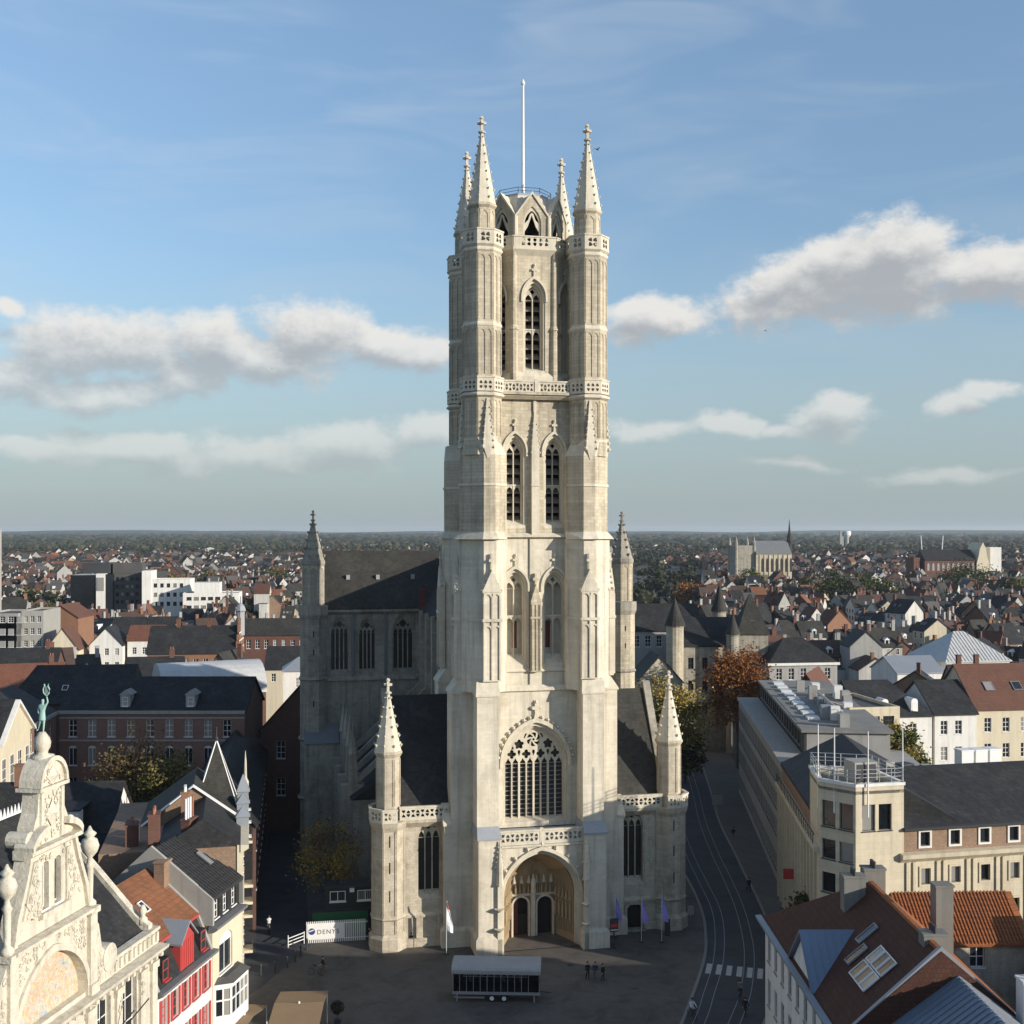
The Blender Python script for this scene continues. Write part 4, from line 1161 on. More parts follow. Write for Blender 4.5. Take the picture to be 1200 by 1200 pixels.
for side, ln in ((1, lk), (-1, rk)):
    kb = MB(); o0, o1 = offset_line(ln, 0.0), offset_line(ln, side * 0.3 if side > 0 else 0.3 * side)
    n = len(ln)
    vs = [(x, y, 0.0) for x, y in o0] + [(x, y, 0.06) for x, y in o0] + [(x, y, 0.06) for x, y in o1] + [(x, y, 0.0) for x, y in o1]
    kb.add(vs, [(i + a * n, i + 1 + a * n, i + 1 + (a + 1) * n, i + (a + 1) * n) for i in range(n - 1) for a in range(3)])
    kb.build('kerb', 'kerb_stone', road)
for ctr in (trA, trB):
    gb = MB(); strip(gb, offset_line(ctr, 1.05), offset_line(ctr, -1.05), 0.012)
    bed = gb.build('track_bed', 'asphalt', road)
    for d in (-0.5, 0.5):
        rl = MB(); strip(rl, offset_line(ctr, d + 0.04), offset_line(ctr, d - 0.04), 0.017)
        rl.build('rail', 'rail_steel', road)
for i in range(7):
    f = (i + 0.5) / 7
    cx, cy = 19.5 + (26.4 - 19.5) * f, 117.2 + (115.3 - 117.2) * f
    ax, cr = Vector((-0.25, -1.0)).normalized(), Vector((0.964, -0.265))
    p = Vector((cx, cy)); hw, hl_ = 0.27, 1.35
    q = [p - cr * hw - ax * hl_, p + cr * hw - ax * hl_, p + cr * hw + ax * hl_, p - cr * hw + ax * hl_]
    MB().add([(v.x, v.y, 0.022) for v in q], [(0, 1, 2, 3)]).build('crosswalk_stripe', 'road_paint', road)
# pavements: the one along the offices on the right
pv = MB(); lo = offset_line(rk, -0.3); lo2 = offset_line(rk, -6.5)
vs = [(x, y, 0.06) for x, y in lo] + [(x, y, 0.06) for x, y in lo2]; n = len(lo)
pv.add(vs, [(i, i + 1, n + i + 1, n + i) for i in range(n - 1)]); pv.build('pavement', 'paving', kind='structure')
# iron covers in the square
for (x, y) in ((-13, 117), (-3, 106), (6, 118), (12, 112), (-17, 109), (1.5, 113)):
    MB().lathe(x, y, [(0.36, 0.001), (0.36, 0.009)], 14).build('drain_cover', 'dark_metal', sq_)
# side street north of the cathedral with its narrow pavement
MB().add([(-29.5, 101, 0.006), (-24.5, 112, 0.006), (-21.6, 123.5, 0.006), (-27, 150, 0.006), (-36, 200, 0.006), (-45, 240, 0.006), (-49, 240, 0.006), (-40, 190, 0.006), (-31.5, 140, 0.006), (-27.6, 118, 0.006)], [tuple(range(10))]).build('side_street', 'asphalt', kind='structure')
MB().add([(-28.4, 121, 0.012), (-26.9, 121, 0.012), (-31, 140, 0.012), (-39, 190, 0.012), (-40.6, 190, 0.012), (-32.5, 140, 0.012)], [tuple(range(6))]).build('side_pavement', 'paving', kind='structure')
# ================================================================== building kit
mat('plaster_cream', (0.60, 0.53, 0.39), 0.9, 0.10, 0.3, streak=0.12, bump=0.1)
mat('plaster_white', (0.70, 0.68, 0.63), 0.9, 0.12, 0.3, streak=0.2, bump=0.1)
mat('render_pale', (0.52, 0.50, 0.455), 0.9, 0.15, 0.3, streak=0.25)
mat('render_cream', (0.46, 0.405, 0.30), 0.9, 0.15, 0.3, streak=0.25)
mat('plaster_grey', (0.34, 0.33, 0.31), 0.9, 0.12, 0.3, streak=0.2)
mat('plaster_beige', (0.585, 0.51, 0.375), 0.9, 0.12, 0.3, streak=0.22, course=(1.2, 0.6, 0.02, 0.12, 0.07))
mat('carved_white', (0.60, 0.55, 0.445), 0.9, 0.24, 0.9, streak=0.3, bump=1.0, bscale=5.0, alt=(0.43, 0.385, 0.31), altamt=0.65, altscale=0.9)
mat('brick_red', (0.165, 0.083, 0.062), 0.9, 0.22, 0.4, course=(0.24, 0.075, 0.01, 0.25, 0.3), bump=0.2)
mat('brick_dark', (0.16, 0.085, 0.066), 0.9, 0.22, 0.4, course=(0.24, 0.075, 0.01, 0.25, 0.3), bump=0.2)
mat('brick_palace', (0.25, 0.15, 0.12), 0.9, 0.2, 0.4, course=(0.24, 0.075, 0.01, 0.2, 0.2))
mat('brick_brown', (0.30, 0.20, 0.135), 0.9, 0.25, 0.5, course=(0.24, 0.075, 0.01, 0.25, 0.3), bump=0.2)
mat('brick_orange', (0.27, 0.145, 0.09), 0.9, 0.15, 0.5, course=(0.24, 0.075, 0.01, 0.2, 0.2))
mat('tile_red', (0.19, 0.08, 0.05), 0.8, 0.22, 0.5, course=(0.3, 0.32, 0.03, 0.35, 0.25), bump=0.5, alt=(0.17, 0.075, 0.045), altamt=0.5, altscale=0.4)
mat('tile_orange', (0.36, 0.125, 0.042), 0.75, 0.18, 0.6, course=(0.26, 0.34, 0.03, 0.4, 0.25), bump=0.6, alt=(0.30, 0.12, 0.06), altamt=0.5, altscale=0.5)
mat('tile_brown', (0.16, 0.075, 0.05), 0.8, 0.2, 0.5, course=(0.3, 0.32, 0.03, 0.35, 0.2), bump=0.4)
mat('tile_town', (0.125, 0.060, 0.042), 0.8, 0.3, 0.4, course=(0.3, 0.32, 0.03, 0.3, 0.2))
mat('tile_rust', (0.21, 0.088, 0.046), 0.8, 0.3, 0.4, course=(0.3, 0.32, 0.03, 0.3, 0.2))
mat('tile_umber', (0.092, 0.058, 0.045), 0.8, 0.3, 0.4, course=(0.3, 0.32, 0.03, 0.3, 0.2))
mat('tile_black', (0.045, 0.045, 0.047), 0.6, 0.2, 0.5, course=(0.3, 0.34, 0.03, 0.4, 0.2), bump=0.5)
mat('tile_maroon', (0.085, 0.034, 0.022), 0.8, 0.25, 0.5, course=(0.3, 0.32, 0.03, 0.35, 0.25), bump=0.5, alt=(0.095, 0.042, 0.024), altamt=0.5, altscale=0.6)
mat('tile_house', (0.25, 0.105, 0.052), 0.8, 0.25, 0.5, course=(0.3, 0.3, 0.03, 0.3, 0.25), bump=0.5, alt=(0.17, 0.085, 0.05), altamt=0.6, altscale=0.6)
mat('zinc_white', (0.50, 0.495, 0.48), 0.55, 0.12, 0.5, streak=0.15)
mat('roof_felt', (0.085, 0.083, 0.08), 0.85, 0.25, 0.3)
mat('roof_gravel', (0.22, 0.21, 0.19), 0.9, 0.3, 0.4)
mat('zinc', (0.28, 0.30, 0.325), 0.5, 0.12, 0.4, metal=0.25)
mat('zinc_blue', (0.17, 0.215, 0.28), 0.5, 0.12, 0.4, metal=0.2)
mat('concrete', (0.33, 0.32, 0.29), 0.9, 0.12, 0.5, streak=0.15)
mat('chimney_grey', (0.19, 0.185, 0.165), 0.9, 0.15, 0.5, streak=0.2)
mat('red_paint', (0.42, 0.06, 0.055), 0.55, 0.12, 1.0)
mat('yellow_wall', (0.60, 0.50, 0.22), 0.9, 0.1, 0.5)
mat('frame_dark', (0.05, 0.05, 0.052), 0.6, 0.1, 1.0)
mat('chimney_pot', (0.30, 0.13, 0.075), 0.8, 0.2, 2.0)
# mosaic in the big lunette: warm and blue tesserae, no picture
def mosaic():
    m = bpy.data.materials.new('mosaic'); m.use_nodes = True
    t = NT(m.node_tree); b = t.n('ShaderNodeBsdfPrincipled'); o = t.n('ShaderNodeOutputMaterial'); t.link(b.outputs[0], o.inputs[0])
    c = t.n('ShaderNodeTexCoord').outputs['Object']
    rmp = t.n('ShaderNodeValToRGB'); t.link(t.noise(c, 1.3, 6.0, 0.68, 0.5), rmp.inputs[0])
    els = [(0.30, (0.25, 0.30, 0.36)), (0.40, (0.42, 0.42, 0.38)), (0.47, (0.55, 0.49, 0.37)), (0.55, (0.50, 0.35, 0.21)), (0.62, (0.56, 0.50, 0.38)), (0.72, (0.34, 0.21, 0.15))]
    while len(rmp.color_ramp.elements) < len(els): rmp.color_ramp.elements.new(0.5)
    for e, (p, cc) in zip(rmp.color_ramp.elements, els): e.position = p; e.color = cc + (1,)
    vr = t.n('ShaderNodeTexVoronoi'); vr.inputs['Scale'].default_value = 9.0; t.link(c, vr.inputs['Vector'])
    t.link(t.mix(0.25, rmp.outputs[0], vr.outputs['Color'], 'SOFT_LIGHT'), b.inputs['Base Color'])
    b.inputs['Roughness'].default_value = 0.6
    MATS['mosaic'] = m
mosaic()

WCACHE = {}
def put_window(par, M, x, z, w, h, y=0.0, nx=2, nz=3, fm='white_paint', gm='glass', depth=0.16, sill=True, arched=False, ft=0.07):
    key = (round(w, 2), round(h, 2), nx, nz, fm, gm, depth, sill, arched, ft)
    if key not in WCACHE:
        b = MB()
        out = arch(0, w, 0, h - w * 0.28, h, 4) if arched else rect(-w / 2, w / 2, 0, h)
        holes = []
        if not arched:
            cw_, ch_ = (w - ft) / nx, (h - ft) / nz
            for i in range(nx):
                for j in range(nz):
                    holes.append(rect(-w / 2 + ft + cw_ * i, -w / 2 + cw_ * (i + 1), ft + ch_ * j, ch_ * (j + 1)))
        else:
            holes.append(rect(-w / 2 + ft, -ft / 2, ft, h - w * 0.36)); holes.append(rect(ft / 2, w / 2 - ft, ft, h - w * 0.36))
        b.plate(out, holes, depth, depth + 0.06)
        if sill: b.box(-w / 2 - 0.08, w / 2 + 0.08, -0.09, depth, -0.1, -0.001)
        g_ = MB()
        if arched: g_.plate(out, [], depth + 0.03, depth + 0.05)
        else: g_.box(-w / 2 + 0.01, w / 2 - 0.01, depth + 0.03, depth + 0.05, 0.01, h - 0.01)
        WCACHE[key] = (b.mesh('window', fm), g_.mesh('pane', gm))
    mw, mp = WCACHE[key]
    o = ob('window', mw, par); o.matrix_basis = M @ shift(x, y, z)
    ob('pane', mp, o)
    return o
def wall_face(par, M, poly, wins, m, t=0.3, y=0.0, name='wall', **kw):
    """wins: (x centre, z sill, w, h[, opts])"""
    holes = []
    for wd in wins:
        x, z, w, h = wd[:4]; op = wd[4] if len(wd) > 4 else {}
        ar = op.get('arched', kw.get('arched', False))
        holes.append(arch(x, w, z, z + h - w * 0.28, z + h, 4) if ar else rect(x - w / 2, x + w / 2, z, z + h))
    o = MB(M).plate(poly, holes, y, y + t).build(name, m, par)
    for wd in wins:
        x, z, w, h = wd[:4]; op = dict(kw); op.update(wd[4] if len(wd) > 4 else {})
        put_window(par, M, x, z, w, h, y, **op)
    return o
def grid(x0, x1, n, zs, w, h):
    return [(x0 + (x1 - x0) * (i + 0.5) / n, z, w, h) for z in zs for i in range(n)]
def chimney(par, x, y, z0, z1, w=0.8, d=0.6, m='brick_red', pots=2, potm='chimney_pot'):
    b = MB().box(x - w / 2, x + w / 2, y - d / 2, y + d / 2, z0, z1 - 0.15); b.box(x - w / 2 - 0.07, x + w / 2 + 0.07, y - d / 2 - 0.07, y + d / 2 + 0.07, z1 - 0.149, z1)
    o = b.build('chimney', m, par)
    for i in range(pots):
        px = x - w / 2 + w * (i + 0.5) / pots
        MB().lathe(px, y, [(0.13, z1), (0.11, z1 + 0.45), (0.14, z1 + 0.5)], 7).build('chimney_pot', potm, o)
    return o
def gable_roof(par, w, d, eave, ridge, m, over=0.3, t=0.22, axis='x', hipl=0.0, hipr=0.0, name='roof', x0=0.0, y0=0.0):
    if axis == 'x':
        sl = (ridge - eave) / (d / 2)
        e = eave - sl * over
        if hipl or hipr:
            A = [(x0 - over, y0 - over, e), (x0 + w + over, y0 - over, e), (x0 + w + over, y0 + d + over, e), (x0 - over, y0 + d + over, e)]
            r0, r1 = (x0 + (hipl or -over), y0 + d / 2, ridge), (x0 + w - (hipr or -over), y0 + d / 2, ridge)
            b = MB().add([(x, y, z - t) for x, y, z in A] + A + [r0, r1], [(0, 3, 2, 1), (0, 1, 5, 4), (1, 2, 6, 5), (2, 3, 7, 6), (3, 0, 4, 7), (4, 5, 9, 8), (5, 6, 9), (6, 7, 8, 9), (7, 4, 8)])
        else:
            b = MB().extx([(y0 - over, e), (y0 + d / 2, ridge), (y0 + d + over, e), (y0 + d + over, e - t), (y0 + d / 2, ridge - t * 1.3), (y0 - over, e - t)], x0 - over, x0 + w + over)
    else:
        sl = (ridge - eave) / (w / 2); e = eave - sl * over
        b = MB().exty([(x0 - over, e), (x0 + w / 2, ridge), (x0 + w + over, e), (x0 + w + over, e - t), (x0 + w / 2, ridge - t * 1.3), (x0 - over, e - t)], y0 - over, y0 + d + over)
    return b.build(name, m, par)
def building(name, label, pos, rz, w, d, eave, ridge, wallm, roofm, axis='x', front=(), right=(), left=(), roof=True, cat='house', hipl=0, hipr=0, over=0.3, group=None, sidem=None, z0=0.0, **kw):
    """Box house; local x along the front (which faces -y), y into the house."""
    p = thing(name, label, cat, (pos[0], pos[1], 0), rz, group)
    gx = axis == 'y'
    top = lambda L: [(0, z0), (L, z0), (L, eave), (L / 2, ridge - 0.25), (0, eave)]
    wall_face(p, I4, top(w) if gx and roof else rect(0, w, z0, eave), front, wallm, name='wall', **kw)
    MB(shift(w, d, 0) @ rotz(math.pi)).plate(top(w) if gx and roof else rect(0, w, z0, eave), [], 0, 0.3).build('wall', sidem or wallm, p)
    side = (top(d) if (not gx and roof and not hipr) else rect(0, d, z0, eave))
    side = [(x * (d - 0.604) / d + 0.302, z) for x, z in side]
    wall_face(p, shift(w, 0, 0) @ rotz(math.pi / 2), side, right, sidem or wallm, name='wall', **kw)
    side = (top(d) if (not gx and roof and not hipl) else rect(0, d, z0, eave))
    side = [(x * (d - 0.604) / d + 0.302, z) for x, z in side]
    wall_face(p, shift(0, d, 0) @ rotz(-math.pi / 2), side, left, sidem or wallm, name='wall', **kw)
    if roof:
        gable_roof(p, w, d, eave, ridge, roofm, over, axis=axis, hipl=hipl, hipr=hipr)
    else:
        MB().box(0.3, w - 0.3, 0.3, d - 0.3, eave - 0.7, eave - 0.45).build('roof', roofm, p)
        if ridge > eave:
            pass
    return p
def skylight(par, x, y, z, slope, w=0.8, h=1.2, m='zinc'):
    """roof window lying on a slope that rises with local y"""
    b = MB(); b.plate(rect(-w / 2, w / 2, -h / 2, h / 2), [rect(-w / 2 + 0.09, w / 2 - 0.09, -h / 2 + 0.09, h / 2 - 0.09)], -0.12, 0.0)
    o = b.build('skylight', m, par)
    o.matrix_basis = shift(x, y, z) @ Matrix.Rotation(-(math.pi / 2 - slope), 4, 'X')
    MB().box(-w / 2 + 0.05, w / 2 - 0.05, -0.07, -0.04, -h / 2 + 0.05, h / 2 - 0.05).build('pane', 'glass', o)
    return o
def local_to(par, x, y):
    c, s = math.cos(par.rotation_euler.z), math.sin(par.rotation_euler.z)
    return par.location.x + c * x - s * y, par.location.y + s * x + c * y
# ================================================================== left: theatre and row along the square
ROW = (-31.1, 60.0); RA = math.atan2(0.983, 0.182)
def row_xy(a, bb=0.0):
    return ROW[0] + math.cos(RA) * a - math.sin(RA) * bb, ROW[1] + math.sin(RA) * a + math.cos(RA) * bb
def row_frame(a): 
    x, y = row_xy(a); return (x, y)
# ---- theatre
tx, ty = row_xy(-1.7)
thea = thing('theatre', 'ornate cream theatre with tall carved gable, mosaic lunette and ball-topped pediment', 'theatre', (tx, ty, 0), RA)
TC = 13.7                                     # gable axis in the theatre's own x
def tg(a): return a + 1.7
# main storey wall with tall windows
wins = []
for e in (-1, 1):
    wins += [(TC + e * 10.0, 6.3, 2.0, 6.7), (TC + e * 6.6, 6.3, 1.7, 6.7)]
wins += [(TC - 2.7, 6.0, 1.9, 6.0), (TC, 6.0, 1.9, 6.0), (TC + 2.7, 6.0, 1.9, 6.0)]
wall_face(thea, I4, rect(0, 27.4, 0, 13.5), wins, 'carved_white', t=0.6, nx=2, nz=4, depth=0.35, sill=True)
MB().box(0.3, 27.1, 0.62, 16, 0, 13.4).build('auditorium_wall', 'brick_brown', thea)
for x in (0.4, 27.0, TC - 4.6, TC + 4.6, TC - 8.3, TC + 8.3, TC - 11.6, TC + 11.6):
    b = MB(); b.box(x - 0.38, x + 0.38, -0.22, 0.05, 0.0, 12.3); b.box(x - 0.5, x + 0.5, -0.32, 0.06, 12.301, 12.8)
    b.build('pilaster', 'carved_white', thea)
for xw in (TC - 10, TC + 10, TC - 6.6, TC + 6.6):
    MB().box(xw - 1.25, xw + 1.25, -0.25, 0.02, 13.05, 13.25).build('window_head', 'carved_white', thea)
b = MB(); b.extx([(-0.25, 13.1), (-1.0, 13.7), (-1.05, 13.95), (0.3, 14.05), (0.3, 13.1)], -0.2, 27.6); b.build('cornice', 'carved_white', thea)
for i in range(34):
    x = 0.3 + i * 0.81
    MB().box(x - 0.14, x + 0.14, -0.8, -0.2, 13.25, 13.52).build('bracket', 'carved_white', thea)
for (x0, x1) in ((0.0, TC - 4.7), (TC + 4.7, 27.4)):
    b = MB(); b.plate(rect(x0, x1, 14.05, 15.1), [], -0.25, 0.15); b.box(x0, x1, -0.42, 0.3, 15.101, 15.3)
    par_ = b.build('parapet', 'carved_white', thea)
    n_ = 14
    for i in range(n_):
        x = x0 + (x1 - x0) * (i + 0.5) / n_
        MB().box(x - 0.16, x + 0.16, -0.4, -0.24, 14.25, 14.95).build('baluster', 'carved_white', par_)
# central bay with the lunette
b = MB()
lun = arch(TC, 8.2, 14.3, 14.5, 18.3, 10)
b.plate(rect(TC - 4.65, TC + 4.65, 14.0, 19.5), [lun], -0.3, 0.5); b.build('gable_wall', 'carved_white', thea)
MB().plate(arch(TC, 8.3, 14.25, 14.5, 18.35, 10), [], 0.25, 0.35).build('mosaic', 'mosaic', thea, label='worn mosaic of ochre, rust and blue tesserae')
MB().plate(archband(TC, 8.2, 9.0, 14.1, 14.5, 18.3, 18.75, 10), [], -0.5, -0.28).build('lunette_frame', 'carved_white', thea)
for e in (-1, 1):
    x = TC + e * 4.7
    b = MB(); b.box(x - 0.45, x + 0.45, -0.6, 0.1, 14.0, 19.3); b.box(x - 0.6, x + 0.6, -0.75, 0.15, 19.301, 19.7); b.box(x - 0.55, x + 0.55, -0.72, 0.1, 14.01, 14.7)
    b.build('pilaster', 'carved_white', thea)
    # urn on the pilaster
    xu = x + e * 0.15
    b = MB(); b.lathe(xu, -0.2, [(0.42, 19.7), (0.42, 20.0), (0.2, 20.2), (0.24, 22.2), (0.32, 22.4), (0.2, 22.6), (0.16, 22.9), (0.5, 23.3), (0.62, 23.7), (0.5, 24.1), (0.25, 24.25), (0.45, 24.5), (0.2, 24.7), (0.06, 25.0)], 10); b.build('urn', 'carved_white', thea, smooth=True)
    # scroll volute on the wing
    xs = x + e * 2.0
    b = MB(); b.plate([(x + e * 0.45, 14.1), (xs + e * 0.9, 14.1), (xs + e * 0.95, 15.2), (xs + e * 0.3, 15.8), (x + e * 1.5, 16.6), (x + e * 1.1, 18.2), (x + e * 0.45, 19.0)][::e], [], -0.35, 0.2)
    b.build('volute', 'carved_white', thea)
    b = MB(Matrix.Translation((xs + e * 0.5, 0, 15.55)) @ Matrix.Rotation(math.pi / 2, 4, 'X')); b.lathe(0, 0, [(0.95, -0.35), (0.95, 0.45), (0.5, 0.55)], 16); b.build('scroll', 'carved_white', thea)
b = MB(); b.extx([(-0.35, 19.3), (-0.9, 19.6), (-0.9, 19.8), (0.4, 19.9), (0.4, 19.3)], TC - 4.8, TC + 4.8); b.build('cornice', 'carved_white', thea)
# second tier: tapering panel with paired arched windows
t2 = [(TC - 4.4, 19.9), (TC + 4.4, 19.9), (TC + 4.0, 21.4), (TC + 2.95, 23.6), (TC + 2.6, 24.8), (TC - 2.6, 24.8), (TC - 2.95, 23.6), (TC - 4.0, 21.4)]
wall_face(thea, I4, t2, [(TC - 0.72, 21.2, 0.78, 2.9, {'arched': True}), (TC + 0.72, 21.2, 0.78, 2.9, {'arched': True})], 'carved_white', t=0.8, y=-0.25, depth=0.35, name='gable_wall')
for e in (-1, 1):
    b = MB(); b.plate([(TC + e * 1.6, 21.0), (TC + e * 3.4, 21.2), (TC + e * 2.55, 23.4), (TC + e * 2.2, 24.4), (TC + e * 1.6, 24.4)][::e], [], -0.4, -0.24); b.build('carved_panel', 'carved_white', thea)
    b = MB(); b.plate([(TC + e * 4.55, 19.9), (TC + e * 4.2, 21.4), (TC + e * 3.15, 23.6), (TC + e * 2.75, 24.8), (TC + e * 2.45, 24.8), (TC + e * 2.85, 23.6), (TC + e * 3.85, 21.4), (TC + e * 4.2, 19.9)][::e], [], -0.5, 0.6); b.build('gable_coping', 'carved_white', thea)
b = MB(); b.box(TC - 1.6, TC + 1.6, -0.62, 0.02, 20.75, 21.1); b.build('balcony_sill', 'carved_white', thea)
b = MB(); b.extx([(-0.3, 24.7), (-0.75, 24.95), (-0.75, 25.2), (0.6, 25.25), (0.6, 24.7)], TC - 3.0, TC + 3.0); b.build('cornice', 'carved_white', thea)
for e in (-1, 1):     # broken segmental pediment
    pts = []
    for i in range(6):
        a = math.pi * (0.06 + 0.30 * i / 5)
        pts.append((TC + e * 3.05 * math.cos(a), 25.2 + 1.25 * math.sin(a) / math.sin(math.pi * 0.36)))
    b = MB(); b.plate(([(p[0], p[1] - 0.0) for p in pts] + [(p[0] - e * 0.1, p[1] - 0.4) for p in reversed(pts)])[::e], [], -0.8, 0.5); b.build('pediment', 'carved_white', thea)
t3 = [(TC - 2.1, 25.2), (TC + 2.1, 25.2), (TC + 2.0, 26.4), (TC + 1.55, 27.2), (TC + 1.4, 28.5), (TC - 1.4, 28.5), (TC - 1.55, 27.2), (TC - 2.0, 26.4)]
b = MB(); b.plate(t3, [], -0.2, 0.9); b.build('gable_wall', 'carved_white', thea)
for e in (-1, 1):
    b = MB(); b.box(min(TC + e * 1.0, TC + e * 1.35), max(TC + e * 1.0, TC + e * 1.35), -0.36, -0.18, 25.3, 28.4); b.build('pilaster', 'carved_white', thea)
    b = MB(Matrix.Translation((TC + e * 2.35, 0, 25.75)) @ Matrix.Rotation(math.pi / 2, 4, 'X')); b.lathe(0, 0, [(0.5, -1.2), (0.55, 0.2), (0.25, 0.3)], 14); b.build('scroll', 'carved_white', thea)
b = MB(); b.blob((TC, -0.3, 26.9), 0.75, (0.9, 0.4, 1.2)); b.blob((TC, -0.4, 27.0), 0.45, (1, 0.7, 1.1)); b.build('cartouche', 'carved_white', thea)
b = MB(); b.box(TC - 1.72, TC + 1.72, -0.5, 1.2, 28.5, 28.72)
ar = [(TC + 1.42 * math.cos(math.pi * i / 12), 28.75 + 1.45 * math.sin(math.pi * i / 12)) for i in range(13)]
b.plate(ar, [], -0.3, 0.9); b.build('gable_head', 'carved_white', thea)
ar2 = [(TC + 1.66 * math.cos(math.pi * i / 12), 28.75 + 1.75 * math.sin(math.pi * i / 12)) for i in range(13)]
b = MB(); b.plate(ar2 + ar[::-1], [], -0.5, 1.0); b.build('head_moulding', 'carved_white', thea)
b = MB(); b.blob((TC, -0.35, 29.3), 0.7, (1.1, 0.4, 0.9)); b.build('carved_shell', 'carved_white', thea)
b = MB(); b.lathe(TC, 0.4, [(0.75, 30.2), (0.75, 30.5), (0.35, 30.6), (0.36, 30.75), (0.5, 31.0), (0.54, 31.28), (0.46, 31.58), (0.3, 31.8), (0.2, 31.95)], 14); b.build('ball', 'carved_white', thea, smooth=True)
# carved relief: scrolls, rosettes and foliage spread over the panels
ro = random.Random(9)
def relief(poly, n, y, s0=0.16, s1=0.34):
    xs = [p[0] for p in poly]; zs_ = [p[1] for p in poly]
    def inside(x, z):
        c = False
        for i in range(len(poly)):
            (x1, z1), (x2, z2) = poly[i], poly[i - 1]
            if (z1 > z) != (z2 > z) and x < (x2 - x1) * (z - z1) / (z2 - z1) + x1: c = not c
        return c
    b = MB(); k = 0
    while k < n:
        x, z = ro.uniform(min(xs), max(xs)), ro.uniform(min(zs_), max(zs_))
        if not inside(x, z): continue
        k += 1; r = ro.uniform(s0, s1); a0 = ro.uniform(0, 6.28); t = ro.random()
        if t < 0.6:
            b.tube([(x + r * (1 - 0.11 * i) * math.cos(a0 + 0.75 * i), y - 0.03, z + r * (1 - 0.11 * i) * math.sin(a0 + 0.75 * i)) for i in range(8)], 0.055, 4, 0.03)
        else:
            b.blob((x, y - 0.02, z), r * 0.55, (1, 0.4, 1)); b.blob((x + r * 0.5, y - 0.02, z + r * 0.3), r * 0.3, (1, 0.4, 1)); b.blob((x - r * 0.4, y - 0.02, z + r * 0.4), r * 0.3, (1, 0.4, 1))
    return b.build('carved_relief', 'carved_white', thea, kind='stuff')
for e in (-1, 1):
    relief([(TC + e * 1.7, 21.1), (TC + e * 3.3, 21.3), (TC + e * 2.5, 23.3), (TC + e * 2.1, 24.3), (TC + e * 1.7, 24.3)], 34, -0.42)
    relief([(TC + e * 4.2, 16.4), (TC + e * 4.2, 19.2), (TC + e * 0.6, 19.2), (TC + e * 2.4, 18.3)], 34, -0.32)
    relief([(TC + e * 5.3, 14.3), (TC + e * 6.6, 14.4), (TC + e * 5.6, 17.4), (TC + e * 5.3, 18.4)], 14, -0.37)
relief([(TC - 1.2, 25.4), (TC + 1.2, 25.4), (TC + 1.1, 28.2), (TC - 1.1, 28.2)], 40, -0.24)
relief([(TC - 1.1, 28.9), (TC + 1.1, 28.9), (TC + 0.7, 29.7), (TC - 0.7, 29.7)], 14, -0.34, 0.1, 0.2)
relief([(TC - 2.4, 24.2), (TC + 2.4, 24.2), (TC + 2.4, 24.65), (TC - 2.4, 24.65)], 16, -0.3, 0.1, 0.18)
for x in (TC - 11.6, TC - 8.3, TC + 8.3, TC + 11.6): relief([(x - 0.3, 11.0), (x + 0.3, 11.0), (x + 0.3, 12.2), (x - 0.3, 12.2)], 6, -0.25, 0.1, 0.2)
relief([(0.5, 12.85), (26.9, 12.85), (26.9, 13.1), (0.5, 13.1)], 60, -0.05, 0.08, 0.15)
# theatre roof and party walls
MB().extx([(0.3, 15.0), (9.0, 24.0), (16, 17.0), (16, 13.4), (0.3, 13.4)], 0.2, 26.4).build('roof', 'slate', thea)
MB().extx([(0.62, 14.9), (0.62, 15.25), (1.4, 15.3), (1.4, 14.9)], TC + 6.5, 26.3).build('gutter', 'zinc', thea)
b = MB(); b.extx([(0.0, 14.0), (0.0, 15.6), (1.0, 16.2), (9.0, 24.5), (9.5, 24.5), (16, 18), (16, 13)], 26.4, 27.0); b.build('party_wall', 'carved_white', thea)
b = MB(); b.lathe(26.7, 0.6, [(0.35, 15.6), (0.35, 16.0), (0.16, 16.2), (0.3, 16.6), (0.12, 17.0)], 8); b.build('finial', 'carved_white', thea, smooth=True)
b = MB()
for i in range(16):
    x = 18.6 + i * 0.42
    b.add([(x - 0.2, 8.9, 24.0), (x, 8.9, 24.75), (x + 0.2, 8.9, 24.0), (x - 0.2, 8.96, 24.0), (x, 8.96, 24.75), (x + 0.2, 8.96, 24.0)], [(0, 1, 2), (5, 4, 3), (0, 3, 4, 1), (1, 4, 5, 2)])
b.build('ridge_cresting', 'white_paint', thea, kind='stuff')
for xx in (TC + 5.6, TC + 7.6):
    MB().tube([(xx, -0.2, 9.5), (xx + 0.3, -2.6, 12.4)], 0.05, 6).build('flag_staff', 'frame_dark', thea)

# the gable is narrower than the bay below it
for o_ in thea.children:
    vv = o_.data.vertices
    if min(v.co.z for v in vv) > 13.95 and max(abs(v.co.x - TC) for v in vv) < 8.2:
        for v in vv: v.co.x = TC + (v.co.x - TC) * 0.92
